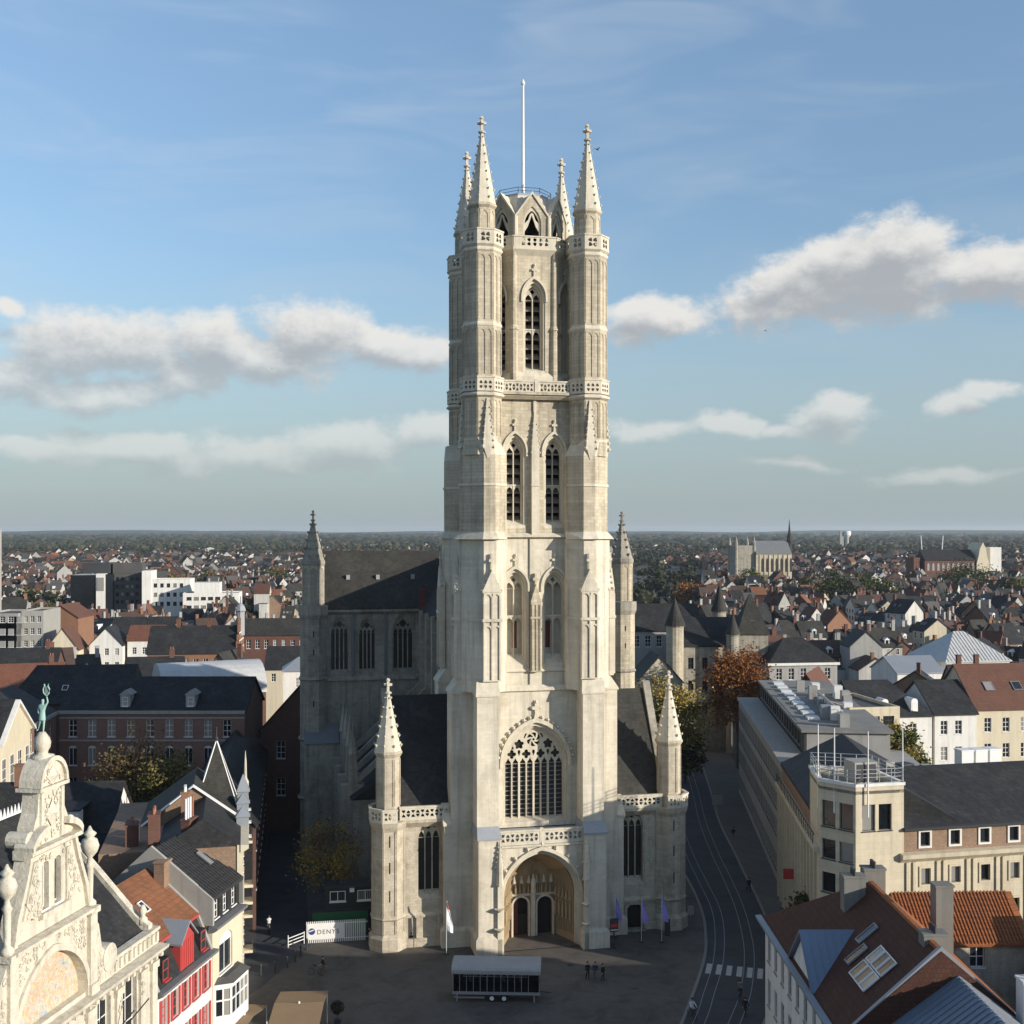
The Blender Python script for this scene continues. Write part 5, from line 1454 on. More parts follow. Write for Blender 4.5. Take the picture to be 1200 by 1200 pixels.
# ---- statue on the ball
stx, sty = local_to(thea, TC, 0.4)
def skin_mesh(name, verts, edges, rad, lv=1):
    me = bpy.data.meshes.new(name); me.from_pydata(verts, edges, [])
    o = bpy.data.objects.new(name + '_tmp', me); COL.objects.link(o)
    md = o.modifiers.new('s', 'SKIN'); md.use_smooth_shade = True
    for i, r in enumerate(rad):
        me.skin_vertices[0].data[i].radius = (r, r) if not isinstance(r, tuple) else r
    me.skin_vertices[0].data[0].use_root = True
    sb = o.modifiers.new('d', 'SUBSURF'); sb.levels = lv; sb.render_levels = lv
    dg = bpy.context.evaluated_depsgraph_get()
    out = bpy.data.meshes.new_from_object(o.evaluated_get(dg))
    out.name = name
    bpy.data.objects.remove(o); bpy.data.meshes.remove(me)
    return out
sv = [(0, 0, 1.35), (0, 0, 1.6), (0.02, 0, 1.95), (0.04, 0, 2.15), (0.05, 0, 2.38),          # pelvis, waist, chest, neck, head
      (0.12, 0, 1.2), (0.12, 0.02, 0.72), (0.08, 0, 0.05), (-0.12, 0, 1.2), (-0.2, 0.05, 0.75), (-0.42, 0.12, 0.2),   # legs
      (0.27, 0, 2.02), (0.46, 0, 2.3), (0.36, 0, 2.72), (-0.22, 0, 2.0), (-0.34, 0, 1.7), (-0.22, -0.12, 1.42),
      (0.12, -0.14, 0.0), (-0.5, 0.0, 0.14), (0.05, -0.01, 2.52)]
se = [(0, 1), (1, 2), (2, 3), (3, 4), (0, 5), (5, 6), (6, 7), (0, 8), (8, 9), (9, 10), (2, 11), (11, 12), (12, 13), (2, 14), (14, 15), (15, 16), (7, 17), (10, 18), (4, 19)]
srd = [0.19, 0.17, 0.21, 0.09, 0.13, 0.14, 0.09, 0.055, 0.14, 0.09, 0.055, 0.1, 0.07, 0.05, 0.1, 0.07, 0.05, 0.05, 0.05, 0.09]
sm = skin_mesh('body', sv, se, srd, 2); sm.materials.append(MATS['copper_green'])
stat = thing('statue', 'slender green copper statue raising a lyre on the theatre gable', 'statue', (stx, sty, 31.9), RD(-12))
ob('body', sm, stat)
stat.scale = (0.84, 0.84, 0.84)
b = MB(); b.tube([(0.35, 0, 2.75), (0.12, 0, 2.95), (0.08, 0, 3.25), (0.2, 0, 3.5), (0.16, 0, 3.62)], 0.055, 6); b.tube([(0.35, 0, 2.75), (0.55, 0, 2.95), (0.6, 0, 3.25), (0.46, 0, 3.5), (0.52, 0, 3.62)], 0.055, 6); b.tube([(0.14, 0, 3.4), (0.54, 0, 3.4)], 0.04, 6)
for xx in (0.27, 0.35, 0.43): b.tube([(xx, 0, 2.85), (xx, 0, 3.4)], 0.014, 4)
b.build('lyre', 'copper_green', stat)
b = MB(); b.loft([[(0.2 * math.cos(a) * k1, 0.17 * math.sin(a) * k1, z) for a in [2 * math.pi * i / 10 for i in range(10)]] for (k1, z) in ((1.25, 0.95), (1.15, 1.25), (1.0, 1.5))], False, False); b.build('drapery', 'copper_green', stat)

# ---- red house
hx, hy = row_xy(26.0)
rh = thing('town_house', 'narrow white town house with scarlet dormers and red shutters beside the theatre', 'house', (hx, hy, 0), RA)
W_ = 9.3
ws = [(1.1 + 1.78 * i, z, 0.95, 2.1) for z in (7.2, 3.9, 0.9) for i in range(5)]
wall_face(rh, I4, rect(0, W_, 0, 9.9), ws, 'plaster_white', t=0.4, fm='red_paint', nx=2, nz=3)
for (x, z, w, h) in ws[:10]:
    for e in (-1, 1):
        MB().box(x + e * 0.64 - 0.13, x + e * 0.64 + 0.13, -0.09, -0.02, z - 0.05, z + h + 0.05).build('shutter', 'red_paint', rh)
for e in (0.14, W_ - 0.14): MB().box(e - 0.14, e + 0.14, 0.42, 10.5, 0, 10).build('side_wall', 'brick_brown', rh)
MB().box(0, W_, 10.5, 10.9, 0, 10).build('side_wall', 'brick_brown', rh)
b = MB(); b.extx([(-0.55, 9.9), (-0.6, 10.15), (0.25, 10.2), (0.25, 9.7), (-0.1, 9.7)], -0.1, W_ + 0.1); b.build('gutter', 'lead_dark', rh)
MB().extx([(0.0, 10.2), (1.3, 12.9), (1.6, 12.9), (1.6, 10.0)], 0.3, W_ - 0.3).build('mansard_slope', 'slate', rh)
MB().extx([(1.1, 12.9), (1.1, 13.1), (5.6, 16.6), (10.9, 11.2), (10.9, 10.9), (5.6, 16.2)], 0.2, W_ - 0.2).build('roof', 'tile_house', rh)
MB().box(0.2, W_ - 0.2, 1.0, 1.25, 12.85, 13.08).build('roof_edge', 'red_paint', rh)
for e in (0.12, W_ - 0.12): MB().extx([(-0.1, 10.2), (1.2, 13.2), (5.6, 16.85), (11, 11.5), (11, 10), (-0.1, 9.9)], e - 0.16, e + 0.16).build('verge', 'concrete', rh)
# big red dormer with zinc hood
xd = 5.0
b = MB(); b.box(xd - 1.15, xd + 1.15, 0.05, 2.2, 10.2, 12.5); b.exty([(xd - 1.15, 12.5), (xd + 1.15, 12.5), (xd, 13.6)], 0.05, 2.2)
dm = b.build('dormer', 'red_paint', rh)
for i in range(6):
    x = xd - 0.95 + 0.38 * i
    MB().box(x - 0.03, x + 0.03, 0.0, 0.06, 10.3, 12.5).build('batten', 'red_paint', dm)
MB().exty([(xd - 1.45, 12.35), (xd, 13.75), (xd + 1.45, 12.35), (xd + 1.45, 12.5), (xd, 13.95), (xd - 1.45, 12.5)], -0.2, 3.4).build('hood', 'zinc', dm)
for xx in (1.5, 7.9):
    b = MB(); b.box(xx - 0.5, xx + 0.5, 0.1, 1.4, 10.5, 12.2); d2 = b.build('dormer', 'slate', rh)
    put_window(d2, I4, xx, 10.6, 0.85, 1.5, -0.08, nx=1, nz=2, fm='red_paint')
skylight(rh, 4.3, 3.4, 14.95, math.atan(3.5 / 4.5), 0.7, 1.1, 'white_paint')
chimney(rh, W_ - 0.3, 4.2, 13.5, 17.3, 1.3, 0.9, 'brick_brown', 0)

# ---- cream house with slate attic and white oriel
hx, hy = row_xy(35.4)
ch = thing('town_house', 'cream house with black tiled roof, three attic windows and a white oriel', 'house', (hx, hy, 0), RA)
W_ = 6.0
wall_face(ch, I4, rect(0, W_, 0, 11.6), [(2.6, 7.4, 2.6, 3.3, {'arched': True}), (1.3, 0.4, 1.6, 2.6), (4.2, 0.4, 1.8, 2.6)], 'plaster_cream', t=0.4)
for e in (0.14, W_ - 0.14): MB().box(e - 0.14, e + 0.14, 0.42, 10.5, 0, 12).build('side_wall', 'brick_brown', ch)
MB().box(0, W_, 10.5, 10.9, 0, 12).build('side_wall', 'brick_brown', ch)
MB().extx([(-0.45, 11.6), (-0.5, 11.85), (0.3, 11.9), (0.3, 11.4), (-0.1, 11.4)], -0.1, W_ + 0.1).build('gutter', 'lead_dark', ch)
wall_face(ch, I4, rect(0.1, W_ - 0.1, 11.9, 14.2), [(1.3, 12.2, 0.9, 1.75), (3.0, 12.2, 0.9, 1.75), (4.7, 12.2, 0.9, 1.75)], 'slate', t=0.3, y=0.25, name='attic_wall')
MB().extx([(-0.1, 14.0), (-0.1, 14.3), (5.4, 18.0), (10.9, 13.0), (10.9, 12.7), (5.4, 17.6)], 0.05, W_ - 0.05).build('roof', 'tile_black', ch)
for i in range(14):
    x = 0.3 + i * 0.42
    MB().extx([(-0.12, 14.28), (-0.1, 14.38), (5.4, 18.08), (5.4, 17.95)], x - 0.06, x + 0.06).build('tile_rib', 'tile_black', ch)
for e in (0.0, W_): MB().extx([(-0.1, 14.2), (5.4, 18.3), (11, 13.3), (11, 12), (-0.1, 12)], e - 0.14, e + 0.14).build('verge', 'concrete', ch)
skylight(ch, 4.0, 2.6, 16.3, math.atan(3.7 / 5.5), 0.6, 1.6)
chimney(ch, 5.6, 4.8, 15.5, 19.3, 1.5, 0.8, 'brick_red', 0)
for i in range(4): MB().lathe(4.95 + 0.44 * i, 4.8, [(0.1, 19.3), (0.1, 21.0), (0.12, 21.1)], 8).build('chimney_pot', 'white_paint' if i < 3 else 'chimney_pot', ch)
pts = [(0.4, 0.0), (1.2, -1.15), (4.6, -1.15), (5.4, 0.0)]
b = MB(); b.prism(pts[::-1], 3.3, 3.7); b.prism([(x, y) for x, y in pts][::-1], 6.75, 6.95)
ori = b.build('oriel', 'white_paint', ch)
for (p0, p1, n_) in ((pts[0], pts[1], 2), (pts[1], pts[2], 4), (pts[2], pts[3], 2)):
    d = Vector(p1) - Vector(p0); L = d.length; M = shift(p0[0], p0[1], 0) @ rotz(math.atan2(d.y, d.x))
    MB(M).plate(rect(0, L, 3.7, 6.75), [rect(0.12 + (L - 0.12) * i / n_, (L - 0.12) * (i + 1) / n_, z0, z1) for i in range(n_) for z0, z1 in ((4.3, 5.5), (5.62, 6.5))], 0, 0.12).build('oriel_frame', 'white_paint', ori)
    for i in range(n_): MB(M).box(0.12 + (L - 0.12) * i / n_, (L - 0.12) * (i + 1) / n_, 0.06, 0.08, 4.28, 6.52).build('pane', 'glass', ori)
MB().loft([[(x, y, 6.951) for x, y in [(0.2, 0.1), (1.1, -1.35), (4.7, -1.35), (5.6, 0.1)]], [(x, y, 7.3) for x, y in [(0.8, 0.1), (1.5, -0.6), (4.3, -0.6), (5.0, 0.1)]]]).build('oriel_roof', 'roof_felt', ori)
MB().loft([[(x, y, 3.3) for x, y in pts], [(2.6, 0, 1.9), (2.7, -0.2, 1.9), (3.1, -0.2, 1.9), (3.2, 0, 1.9)]]).build('corbel', 'white_paint', ori)

# ---- corner building with spire, facade almost edge-on along the side street
ex, ey = row_xy(41.5)
EA = math.atan2(0.974, -0.225)
cb = thing('corner_building', 'slate-roofed corner building with pyramid spire, brick cross gable and stone street front', 'building', (ex, ey, 0), EA)
L_ = 19.0
ws = [(1.6 + 2.65 * i, z, 1.1, 2.2) for z in (13.6, 10.0, 6.2, 2.0) for i in range(7)]
wall_face(cb, I4, rect(0, L_, 0, 17.0), ws, 'plaster_cream', t=0.5)
for (x, z) in ((4.2, 12.2), (9.5, 9.0), (14.8, 13.4), (9.5, 4.4), (14.8, 6.0)):
    b = MB(); b.box(x - 0.8, x + 0.8, -0.9, 0.0, z, z + 0.25); bb = b.build('balcony', 'plaster_cream', cb)
    MB().box(x - 0.75, x + 0.75, -0.88, -0.82, z + 0.25, z + 1.15).build('balcony_rail', 'frame_dark', bb)
MB().box(0.1, L_, 0.52, 12, 0, 16.9).build('side_wall', 'brick_brown', cb)
MB().extx([(-0.5, 16.7), (-0.5, 17.0), (0.2, 17.05), (0.2, 16.4), (0, 16.4)], -0.1, L_ + 0.1).build('cornice', 'plaster_cream', cb)
# rear range roof, ridge running away to the left
MB().extx([(0, 16.9), (4.6, 20.3), (10.4, 16.2), (10.4, 16.0), (0, 16.0)], 9.5, L_ - 0.1).build('roof', 'slate_old', cb)
MB().extx([(0, 16.9), (3.4, 19.4), (8, 16.4), (8, 16.0), (0, 16.0)], 0.2, 9.45).build('roof', 'slate', cb)
# brick cross gable facing the viewer
b = MB(shift(9.4, 0, 0) @ rotz(math.pi / 2)); 
MB(shift(9.3, 12, 0) @ rotz(-math.pi / 2)).plate([(2.2, 15.8), (11.6, 15.8), (11.6, 16.9), (7.4, 20.2), (2.2, 16.3)], [], 0, 0.3).build('cross_gable', 'brick_brown', cb)
for (p0, p1) in (((0.0, 17.1), (4.6, 20.5)), ((10.0, 16.4), (4.6, 20.5))):
    MB().loft([[(8.95, p0[0], p0[1]), (9.6, p0[0], p0[1]), (9.6, p0[0], p0[1] - 0.14), (8.95, p0[0], p0[1] - 0.14)], [(8.95, p1[0], p1[1]), (9.6, p1[0], p1[1]), (9.6, p1[0], p1[1] - 0.14), (8.95, p1[0], p1[1] - 0.14)]]).build('verge', 'white_paint', cb)
chimney(cb, 1.0, 7.5, 15, 20.0, 1.6, 0.9, 'brick_red', 3, 'chimney_pot')
chimney(cb, 3.0, 9.5, 15, 18.8, 2.2, 1.0, 'brick_red', 1, 'chimney_pot')
chimney(cb, 6.8, 5.2, 17, 20.5, 1.0, 0.7, 'brick_orange', 3, 'white_paint')
# spire over the corner turret
sx_, sy_ = 15.2, 2.6
b = MB(); b.frus([(sx_ - 2.0, sy_ - 2.0), (sx_ + 2.0, sy_ - 2.0), (sx_ + 2.0, sy_ + 2.0), (sx_ - 2.0, sy_ + 2.0)], 17.4, [(sx_ - 0.06, sy_ - 0.06), (sx_ + 0.06, sy_ - 0.06), (sx_ + 0.06, sy_ + 0.06), (sx_ - 0.06, sy_ + 0.06)], 23.6)
spr = b.build('spire_roof', 'slate_old', cb)
for (ax_, ay_) in ((-2, -2), (2, -2), (2, 2), (-2, 2)): MB().tube([(sx_ + ax_, sy_ + ay_, 17.45), (sx_, sy_, 23.65)], 0.07, 5).build('hip_lead', 'white_paint', spr)
MB().lathe(sx_, sy_, [(0.12, 23.5), (0.2, 23.8), (0.05, 24.0), (0.04, 24.7), (0.1, 24.8), (0.02, 24.9)], 8).build('finial', 'dark_metal', spr)
MB().box(sx_ - 1.9, sx_ + 1.9, sy_ - 1.9, sy_ + 1.9, 15.5, 17.38).build('turret', 'slate', cb)
for xx in (17.6, 12.4, 7.0):
    b = MB(); b.box(xx - 0.55, xx + 0.55, -0.5, 0.6, 15.6, 17.9); b.frus([(xx - 0.7, -0.65), (xx + 0.7, -0.65), (xx + 0.7, 0.7), (xx - 0.7, 0.7)], 17.9, [(xx - 0.05, 0), (xx + 0.05, 0), (xx + 0.05, 0.05), (xx - 0.05, 0.05)], 19.6 if xx > 15 else 18.8)
    dd = b.build('dormer', 'zinc', cb)
    put_window(dd, I4, xx, 16.0, 0.7, 1.3, -0.68, nx=1, nz=2)
b = MB(); b.lathe(18.6, -0.2, [(0.3, 17.0), (0.35, 18.6), (0.16, 19.0), (0.12, 20.6), (0.02, 21.8)], 8); b.build('pinnacle', 'carved_white', cb)

# ---- roofs behind the row
x_, y_ = -51.5, 110.0
h1 = building('house', 'dark slate house with a bright white rear wall behind the theatre', (-58, 119.5), RD(4), 16, 9, 13.2, 17.4, 'plaster_white', 'slate', front=grid(1, 15, 5, (9.5,), 1.0, 1.6))
MB().box(8.6, 13.2, -1.6, 0.0, 8.0, 15.6).build('rear_wing', 'plaster_white', h1); MB().box(8.4, 13.4, -1.8, 2.5, 15.6, 15.75).build('flat_roof', 'slate', h1)
for xx in (9.2, 12.7): MB().box(xx - 0.3, xx + 0.3, -1.75, -1.58, 12.3, 12.9).build('vent', 'concrete', h1)
chimney(h1, 5.2, 4.5, 16, 19.3, 0.9, 0.9, 'brick_orange', 0)
skylight(h1, 2.6, 2.0, 15.3, math.atan(4.2 / 4.5), 1.4, 1.6, 'white_paint')
h2 = building('house', 'low black-roofed house with two tilted roof windows beside brick chimneys', (-51.0, 104.5), RD(6), 15.5, 9.5, 10.6, 15.3, 'brick_brown', 'slate')
for xx in (7.4, 11.0): skylight(h2, xx, 2.6, 13.35, math.atan(4.7 / 4.75), 1.3, 1.6)
h3 = building('house', 'grey slate roof with party wall wedged behind the red-roofed house', (-44.0, 92.5), RD(-10.5), 9.5, 11, 9.0, 12.8, 'concrete', 'roof_felt', axis='y')
h4 = building('house', 'blue-black slate house with iron ridge behind the theatre gable', (-62.0, 83.0), RD(-10.5), 20, 18, 12.0, 19.5, 'brick_dark', 'slate')
chimney(h3, 8.6, 2.0, 9.5, 13.6, 1.5, 1.1, 'brick_red', 1)
chimney(h2, 15.0, 2.0, 11.5, 15.0, 1.2, 1.0, 'brick_red', 1)

# ---- brick palace with two wings
zs = (10.9, 15.0)
pal = building('palace', 'long dark brick palace with blue slate roof and white cross windows', (-64.8, 165), 0.0, 26.5, 12, 18.8, 22.9, 'brick_palace', 'slate',
               front=[(1.9 + 2.76 * i, z, 1.15, 2.45 if z > 12 else 2.85, {'arched': z < 12}) for z in zs for i in range(9)] + [(1.9 + 2.76 * i, 6.4, 1.15, 2.8) for i in range(9)], cat='palace', nx=2, nz=3)
MB().box(-0.1, 26.6, -0.35, 0.05, 18.3, 18.75).build('cornice', 'plaster_grey', pal); MB().box(0, 26.5, -0.12, 0.02, 14.35, 14.6).build('string_course', 'plaster_grey', pal); MB().box(0, 26.5, -0.1, 0.02, 17.6, 17.8).build('string_course', 'plaster_grey', pal)
for xx in (9.2, 18.6):
    b = MB(); b.box(xx - 0.7, xx + 0.7, 0.6, 2.4, 19.0, 20.9); b.exty([(xx - 0.9, 20.9), (xx + 0.9, 20.9), (xx, 21.6)], 0.5, 3.2); dd = b.build('dormer', 'plaster_grey', pal); put_window(dd, I4, xx, 19.3, 0.8, 1.3, 0.42, nx=1, nz=2)
wing = building('palace', 'palace wing with slate roof and pale pediment at the left edge', (-60.1, 119.2), math.atan2(0.994, -0.11), 45.6, 12, 18.8, 22.6, 'brick_palace', 'slate',
                front=[(2.2 + 2.9 * i, z, 1.2, 2.5) for z in zs for i in range(15)], cat='palace', nx=2, nz=3)
MB().box(-0.1, 45.2, -0.35, 0.05, 18.3, 18.75).build('cornice', 'plaster_grey', wing)
b = MB(); b.box(17.5, 29.5, -1.2, 0.02, 0, 19.0); b.exty([(17.1, 19.0), (29.9, 19.0), (23.5, 23.2)], -1.4, 6); pv_ = b.build('pavilion', 'plaster_cream', wing)
MB().exty([(16.9, 19.05), (23.5, 23.6), (30.1, 19.05), (30.1, 18.8), (23.5, 23.2), (16.9, 18.8)], -1.8, -1.2).build('pediment_moulding', 'plaster_white', pv_)
for i in range(4): put_window(pv_, I4, 19 + 3 * i, 13.5, 1.4, 3.6, -1.42)
MB().exty([(16.9, 19.0), (23.5, 23.7), (30.1, 19.0), (30.1, 18.7), (23.5, 23.4), (16.9, 18.7)], -1.15, 6.5).build('pavilion_roof', 'slate', pv_)
# range along the side street, facade in shade
sd = building('street_range', 'long shaded brick range with navy slate roof along the side street', (-28.5, 128.0), math.atan2(0.983, -0.184), 58, 8, 12.0, 16.0, 'brick_dark', 'slate', sidem='slate',
              front=[(2 + 3.1 * i, z, 1.1, 2.2) for z in (8.6, 4.2) for i in range(18)], cat='building')
bl = building('chapel_range', 'navy slate range between palace and cathedral transept', (-37.5, 172), RD(0), 17, 26, 15, 24.5, 'brick_dark', 'slate', axis='y', cat='building', front=[(3 + 3.6 * i, z, 1.3, 2.6) for z in (10.5, 5.0) for i in range(4)])
# ================================================================== right side
# ---- beige corner office: street wing, chamfered tower, long wing
bo = thing('office_building', 'beige stone office block with chamfered corner tower, roof railing and flag masts', 'building', (0, 0, 0), 0)
lw_a = math.atan2(-0.995, -0.0995)
ML = shift(32.6, 140.6, 0) @ rotz(lw_a)
wl = [(1.5 + 2.1 * i, z, 1.0, 1.9) for z in (9.6, 6.0, 2.2) for i in range(13)]
wall_face(bo, ML, rect(0, 29.4, 0, 14.2), wl, 'plaster_beige', t=0.5, fm='frame_dark', nx=1, nz=2)
for i in range(14):
    MB(ML).box(0.3 + 2.1 * i, 0.6 + 2.1 * i, -0.3, 0.02, 0, 13.4).build('pilaster', 'plaster_beige', bo)
MB(ML).extx([(-0.5, 13.5), (-0.55, 13.9), (0.2, 13.95), (0.2, 13.3), (0, 13.3)], 0, 29.3).build('cornice', 'plaster_beige', bo)
MB(ML).plate(rect(0, 29.2, 13.95, 16.2), [], 0.3, 0.5).build('attic_wall', 'brick_brown', bo)
MB(ML).extx([(0.2, 16.2), (7.5, 19.9), (14, 16.2), (14, 15.8), (0.2, 15.8)], 0, 28.0).build('roof', 'slate', bo)
MB(ML).box(0, 0.5, 0.52, 13, 0, 16.0).build('side_wall', 'brick_red', bo)
for i in range(24):
    MB(ML).box(0.4 + 1.2 * i, 0.5 + 1.2 * i, -0.42, -0.34, 13.95, 15.0).build('rail_post', 'frame_dark', bo)
MB(ML).box(0.2, 28.8, -0.42, -0.34, 14.95, 15.05).build('hand_rail', 'frame_dark', bo)
MR = shift(32.4, 108.6, 0) @ rotz(RD(12.2))
wr = []
for i in range(9):
    x = 7.3 + 3.2 * i
    wr += [(x, 14.35, 1.0, 1.35), (x, 10.7, 1.0, 1.55), (x, 7.1, 1.0, 1.7), (x, 3.4, 1.0, 1.9), (x, 0.4, 1.2, 2.0)]
wall_face(bo, MR, rect(4.9, 36, 0, 13.7), [q for q in wr if q[1] < 14], 'plaster_beige', t=0.5, fm='frame_dark', nx=1, nz=1, depth=0.2)
wall_face(bo, MR, rect(4.9, 36, 13.7, 16.1), [q for q in wr if q[1] > 14], 'brick_brown', t=0.4, y=0.12, fm='frame_dark', nx=1, nz=1, name='attic_wall')
for (x, z, w, h) in wr:
    MB(MR).plate(rect(x - w / 2 - 0.2, x + w / 2 + 0.2, z - 0.2, z + h + 0.2), [rect(x - w / 2, x + w / 2, z, z + h)], -0.1 if z < 14 else 0.02, 0.05 if z < 14 else 0.16).build('window_surround', 'plaster_white' if z > 14 else 'plaster_beige', bo)
for i in range(10):
    x = 5.7 + 3.2 * i
    for dx in (-0.35, 0.35):
        MB(MR).box(x + dx - 0.14, x + dx + 0.14, -0.16, 0.02, 0, 12.9).build('pilaster', 'plaster_beige', bo)
MB(MR).extx([(-0.1, 12.95), (-0.55, 13.35), (-0.6, 13.75), (0.15, 13.85), (0.15, 12.95)], 4.6, 36).build('cornice', 'plaster_beige', bo)
MB(MR).extx([(-0.35, 15.95), (-0.4, 16.2), (0.5, 16.25), (0.5, 15.9)], 4.9, 36).build('gutter', 'frame_dark', bo)
MB(MR).extx([(0.0, 16.2), (7.6, 20.2), (8.4, 20.2), (8.4, 15.9), (0, 15.9)], 5.0, 36).build('roof', 'slate', bo)
MB(MR).box(5, 36, 8.4, 15, 13.0, 18.0).build('rear_block', 'plaster_grey', bo)
# chamfered corner tower
tp = [(29.7, 111.3), (32.4, 108.6), (37.3, 109.66), (36.3, 116.2), (30.4, 117.6)]
twx = [(tp[i], tp[(i + 1) % 5]) for i in range(5)]
for i, (p0, p1) in enumerate(twx):
    d = Vector(p1) - Vector(p0); L = d.length; M = shift(p0[0], p0[1], 0) @ rotz(math.atan2(d.y, d.x))
    ws = []
    if i == 0: ws = [(L / 2 + e * 0.92, z, 1.45, h) for e in (-1, 1) for z, h in ((16.1, 2.5), (13.0, 1.9), (9.8, 1.9), (6.6, 1.9), (3, 2))]
    if i == 1: ws = [(L / 2 - 0.3 + e * 0.85, z, 1.35, h) for e in (-1, 1) for z, h in ((16.1, 2.5),)]
    wall_face(bo, M, rect(0.0 if i not in (2,) else 0.41, L if i != 4 else L, 0, 20.3), ws, 'plaster_beige', t=0.4, fm='frame_dark', nx=1, nz=1, name='tower_wall', depth=0.22)
    MB(M).box(-0.08, L + 0.08, -0.12, 0.3, 20.301, 20.6).build('tower_coping', 'plaster_white', bo)
    for k in range(4):
        f = k / 4 * L
        MB(M).tube([(f, 0.1, 20.6), (f, 0.1, 21.9)], 0.04, 5).build('rail_post', 'steel', bo)
    for zz in (21.15, 21.5, 21.9): MB(M).tube([(0, 0.1, zz), (L, 0.1, zz)], 0.04, 5).build('hand_rail', 'steel', bo)
MB().prism(tp, 19.6, 19.9).build('tower_roof', 'roof_gravel', bo)
b = MB(shift(34.2, 113, 0) @ rotz(0.2)); b.box(-1.2, 1.2, -1.1, 1.1, 19.9, 22.0); pl_ = b.build('plant_room', 'concrete', bo); MB(shift(34.2, 113, 0) @ rotz(0.2)).box(-1.0, 1.0, -1.14, -1.1, 20.1, 21.8).build('louvre', 'frame_dark', pl_)
for (mx, my) in ((29.9, 112.6), (30.9, 110.5), (33.6, 108.8), (37.4, 110.4)):
    mt = MB(); mt.tube([(mx - 0.05, my - 0.25, 17.5), (mx - 0.05, my - 0.25, 25.6)], 0.09, 8, 0.05); mt.build('flag_mast', 'white_paint', bo)
# roof plant of the offices
for (px_, py_, sx_, sy_, sz_) in ((49.6, 126.4, 0.72, 0.7, 2.0), (51.3, 126.8, 0.72, 0.7, 2.0), (53.0, 127.2, 0.72, 0.7, 2.0)):
    b = MB(shift(px_, py_, 0) @ rotz(RD(12))); b.box(-sx_, sx_, -sy_, sy_, 18.4, 18.4 + sz_); b.box(-sx_ - 0.06, sx_ + 0.06, -sy_ - 0.06, sy_ + 0.06, 18.4 + sz_, 18.55 + sz_); b.build('cooling_unit', 'white_paint', bo)
for i in range(9):
    px_, py_ = 38.0 + 2.0 * (i % 5) + rnd.uniform(-0.5, 0.5), 119.5 + 2.8 * (i // 5) + rnd.uniform(-0.6, 0.6)
    b = MB(shift(px_, py_, 0) @ rotz(rnd.uniform(0, 0.5))); s_ = rnd.uniform(0.5, 1.0); b.box(-s_, s_, -s_ * 0.7, s_ * 0.7, 17.9, 18.6 + rnd.uniform(0.4, 1.4)); b.box(-s_ * .6, s_ * .6, -s_ * 0.5, s_ * 0.5, 18.6, 20.0 if i % 3 == 0 else 18.7); b.build('roof_plant', 'frame_dark' if i % 2 else 'plaster_grey', bo)
# red blade sign on the street front
bs = MB(shift(31.2, 126.0, 0) @ rotz(lw_a)); bs.box(-0.12, 0.12, -1.5, -0.4, 6.4, 7.5); sg = bs.build('shop_sign', 'red_paint', None, 'red blade sign hanging from the beige street front', 'sign')

# ---- grey modern row further down the street
gm = thing('office_row', 'long grey street block with stepped flat roofs full of plant', 'building', (38.6, 196.0, 0), lw_a)
wg = [(1.2 + 2.0 * i, z, 1.35, 2.0) for z in (12.6, 9.2, 5.8, 1.4) for i in range(27)]
wall_face(gm, I4, rect(0, 55, 0, 15.8), wg, 'plaster_grey', t=0.5, fm='frame_dark', nx=1, nz=1)
MB().box(0, 55, 0.52, 18, 0, 15.0).build('block', 'plaster_grey', gm)
MB().box(0.2, 54.8, -0.3, 3.2, 15.801, 16.2).build('coping', 'concrete', gm)
wall_face(gm, I4, rect(2, 50, 16.2, 19.0), [(4 + 2.6 * i, 16.7, 1.9, 1.8) for i in range(17)], 'frame_dark', t=0.3, y=3.4, fm='steel', nx=1, nz=1, name='penthouse_wall')
MB().box(2, 50, 3.72, 14, 15.5, 18.9).build('penthouse', 'plaster_grey', gm); MB().box(1.6, 50.4, 3.0, 14.4, 19.001, 19.35).build('penthouse_roof', 'roof_gravel', gm)
for i in range(9): 
    MB().box(5 + 4.4 * i, 7.4 + 4.4 * i, 5.0, 6.6, 19.35, 19.62).build('roof_light', 'white_paint', gm)
for i in range(16):
    x, y = rnd.uniform(4, 48), rnd.uniform(7.5, 13.5); s_ = rnd.uniform(0.4, 1.3)
    MB().box(x - s_, x + s_, y - 0.6, y + 0.6, 19.35, 19.8 + rnd.uniform(0.3, 1.5)).build('roof_plant', ('white_paint', 'zinc', 'plaster_grey')[i % 3], gm)
MB().box(24, 46, 9.2, 9.5, 19.35, 20.6).build('screen', 'concrete', gm)
for i in range(12): MB().tube([(24 + 2 * i, 8.6, 19.3), (24 + 2 * i, 8.6, 20.9)], 0.04, 5).build('rail_post', 'steel', gm)
MB().tube([(24, 8.6, 20.9), (46, 8.6, 20.9)], 0.04, 5).build('hand_rail', 'steel', gm)
# annex behind with roof terrace and climbing greenery
an = building('annex', 'flat-roofed rendered annex with dark terrace windows behind the street block', (47.5, 162), RD(10), 7.6, 14, 19.6, 19.6, 'plaster_beige', 'roof_felt', roof=False, front=[(1.5 + 2.2 * i, z, 1.7, 1.9) for z in (16.4, 12.4) for i in range(3)], cat='building', fm='frame_dark')

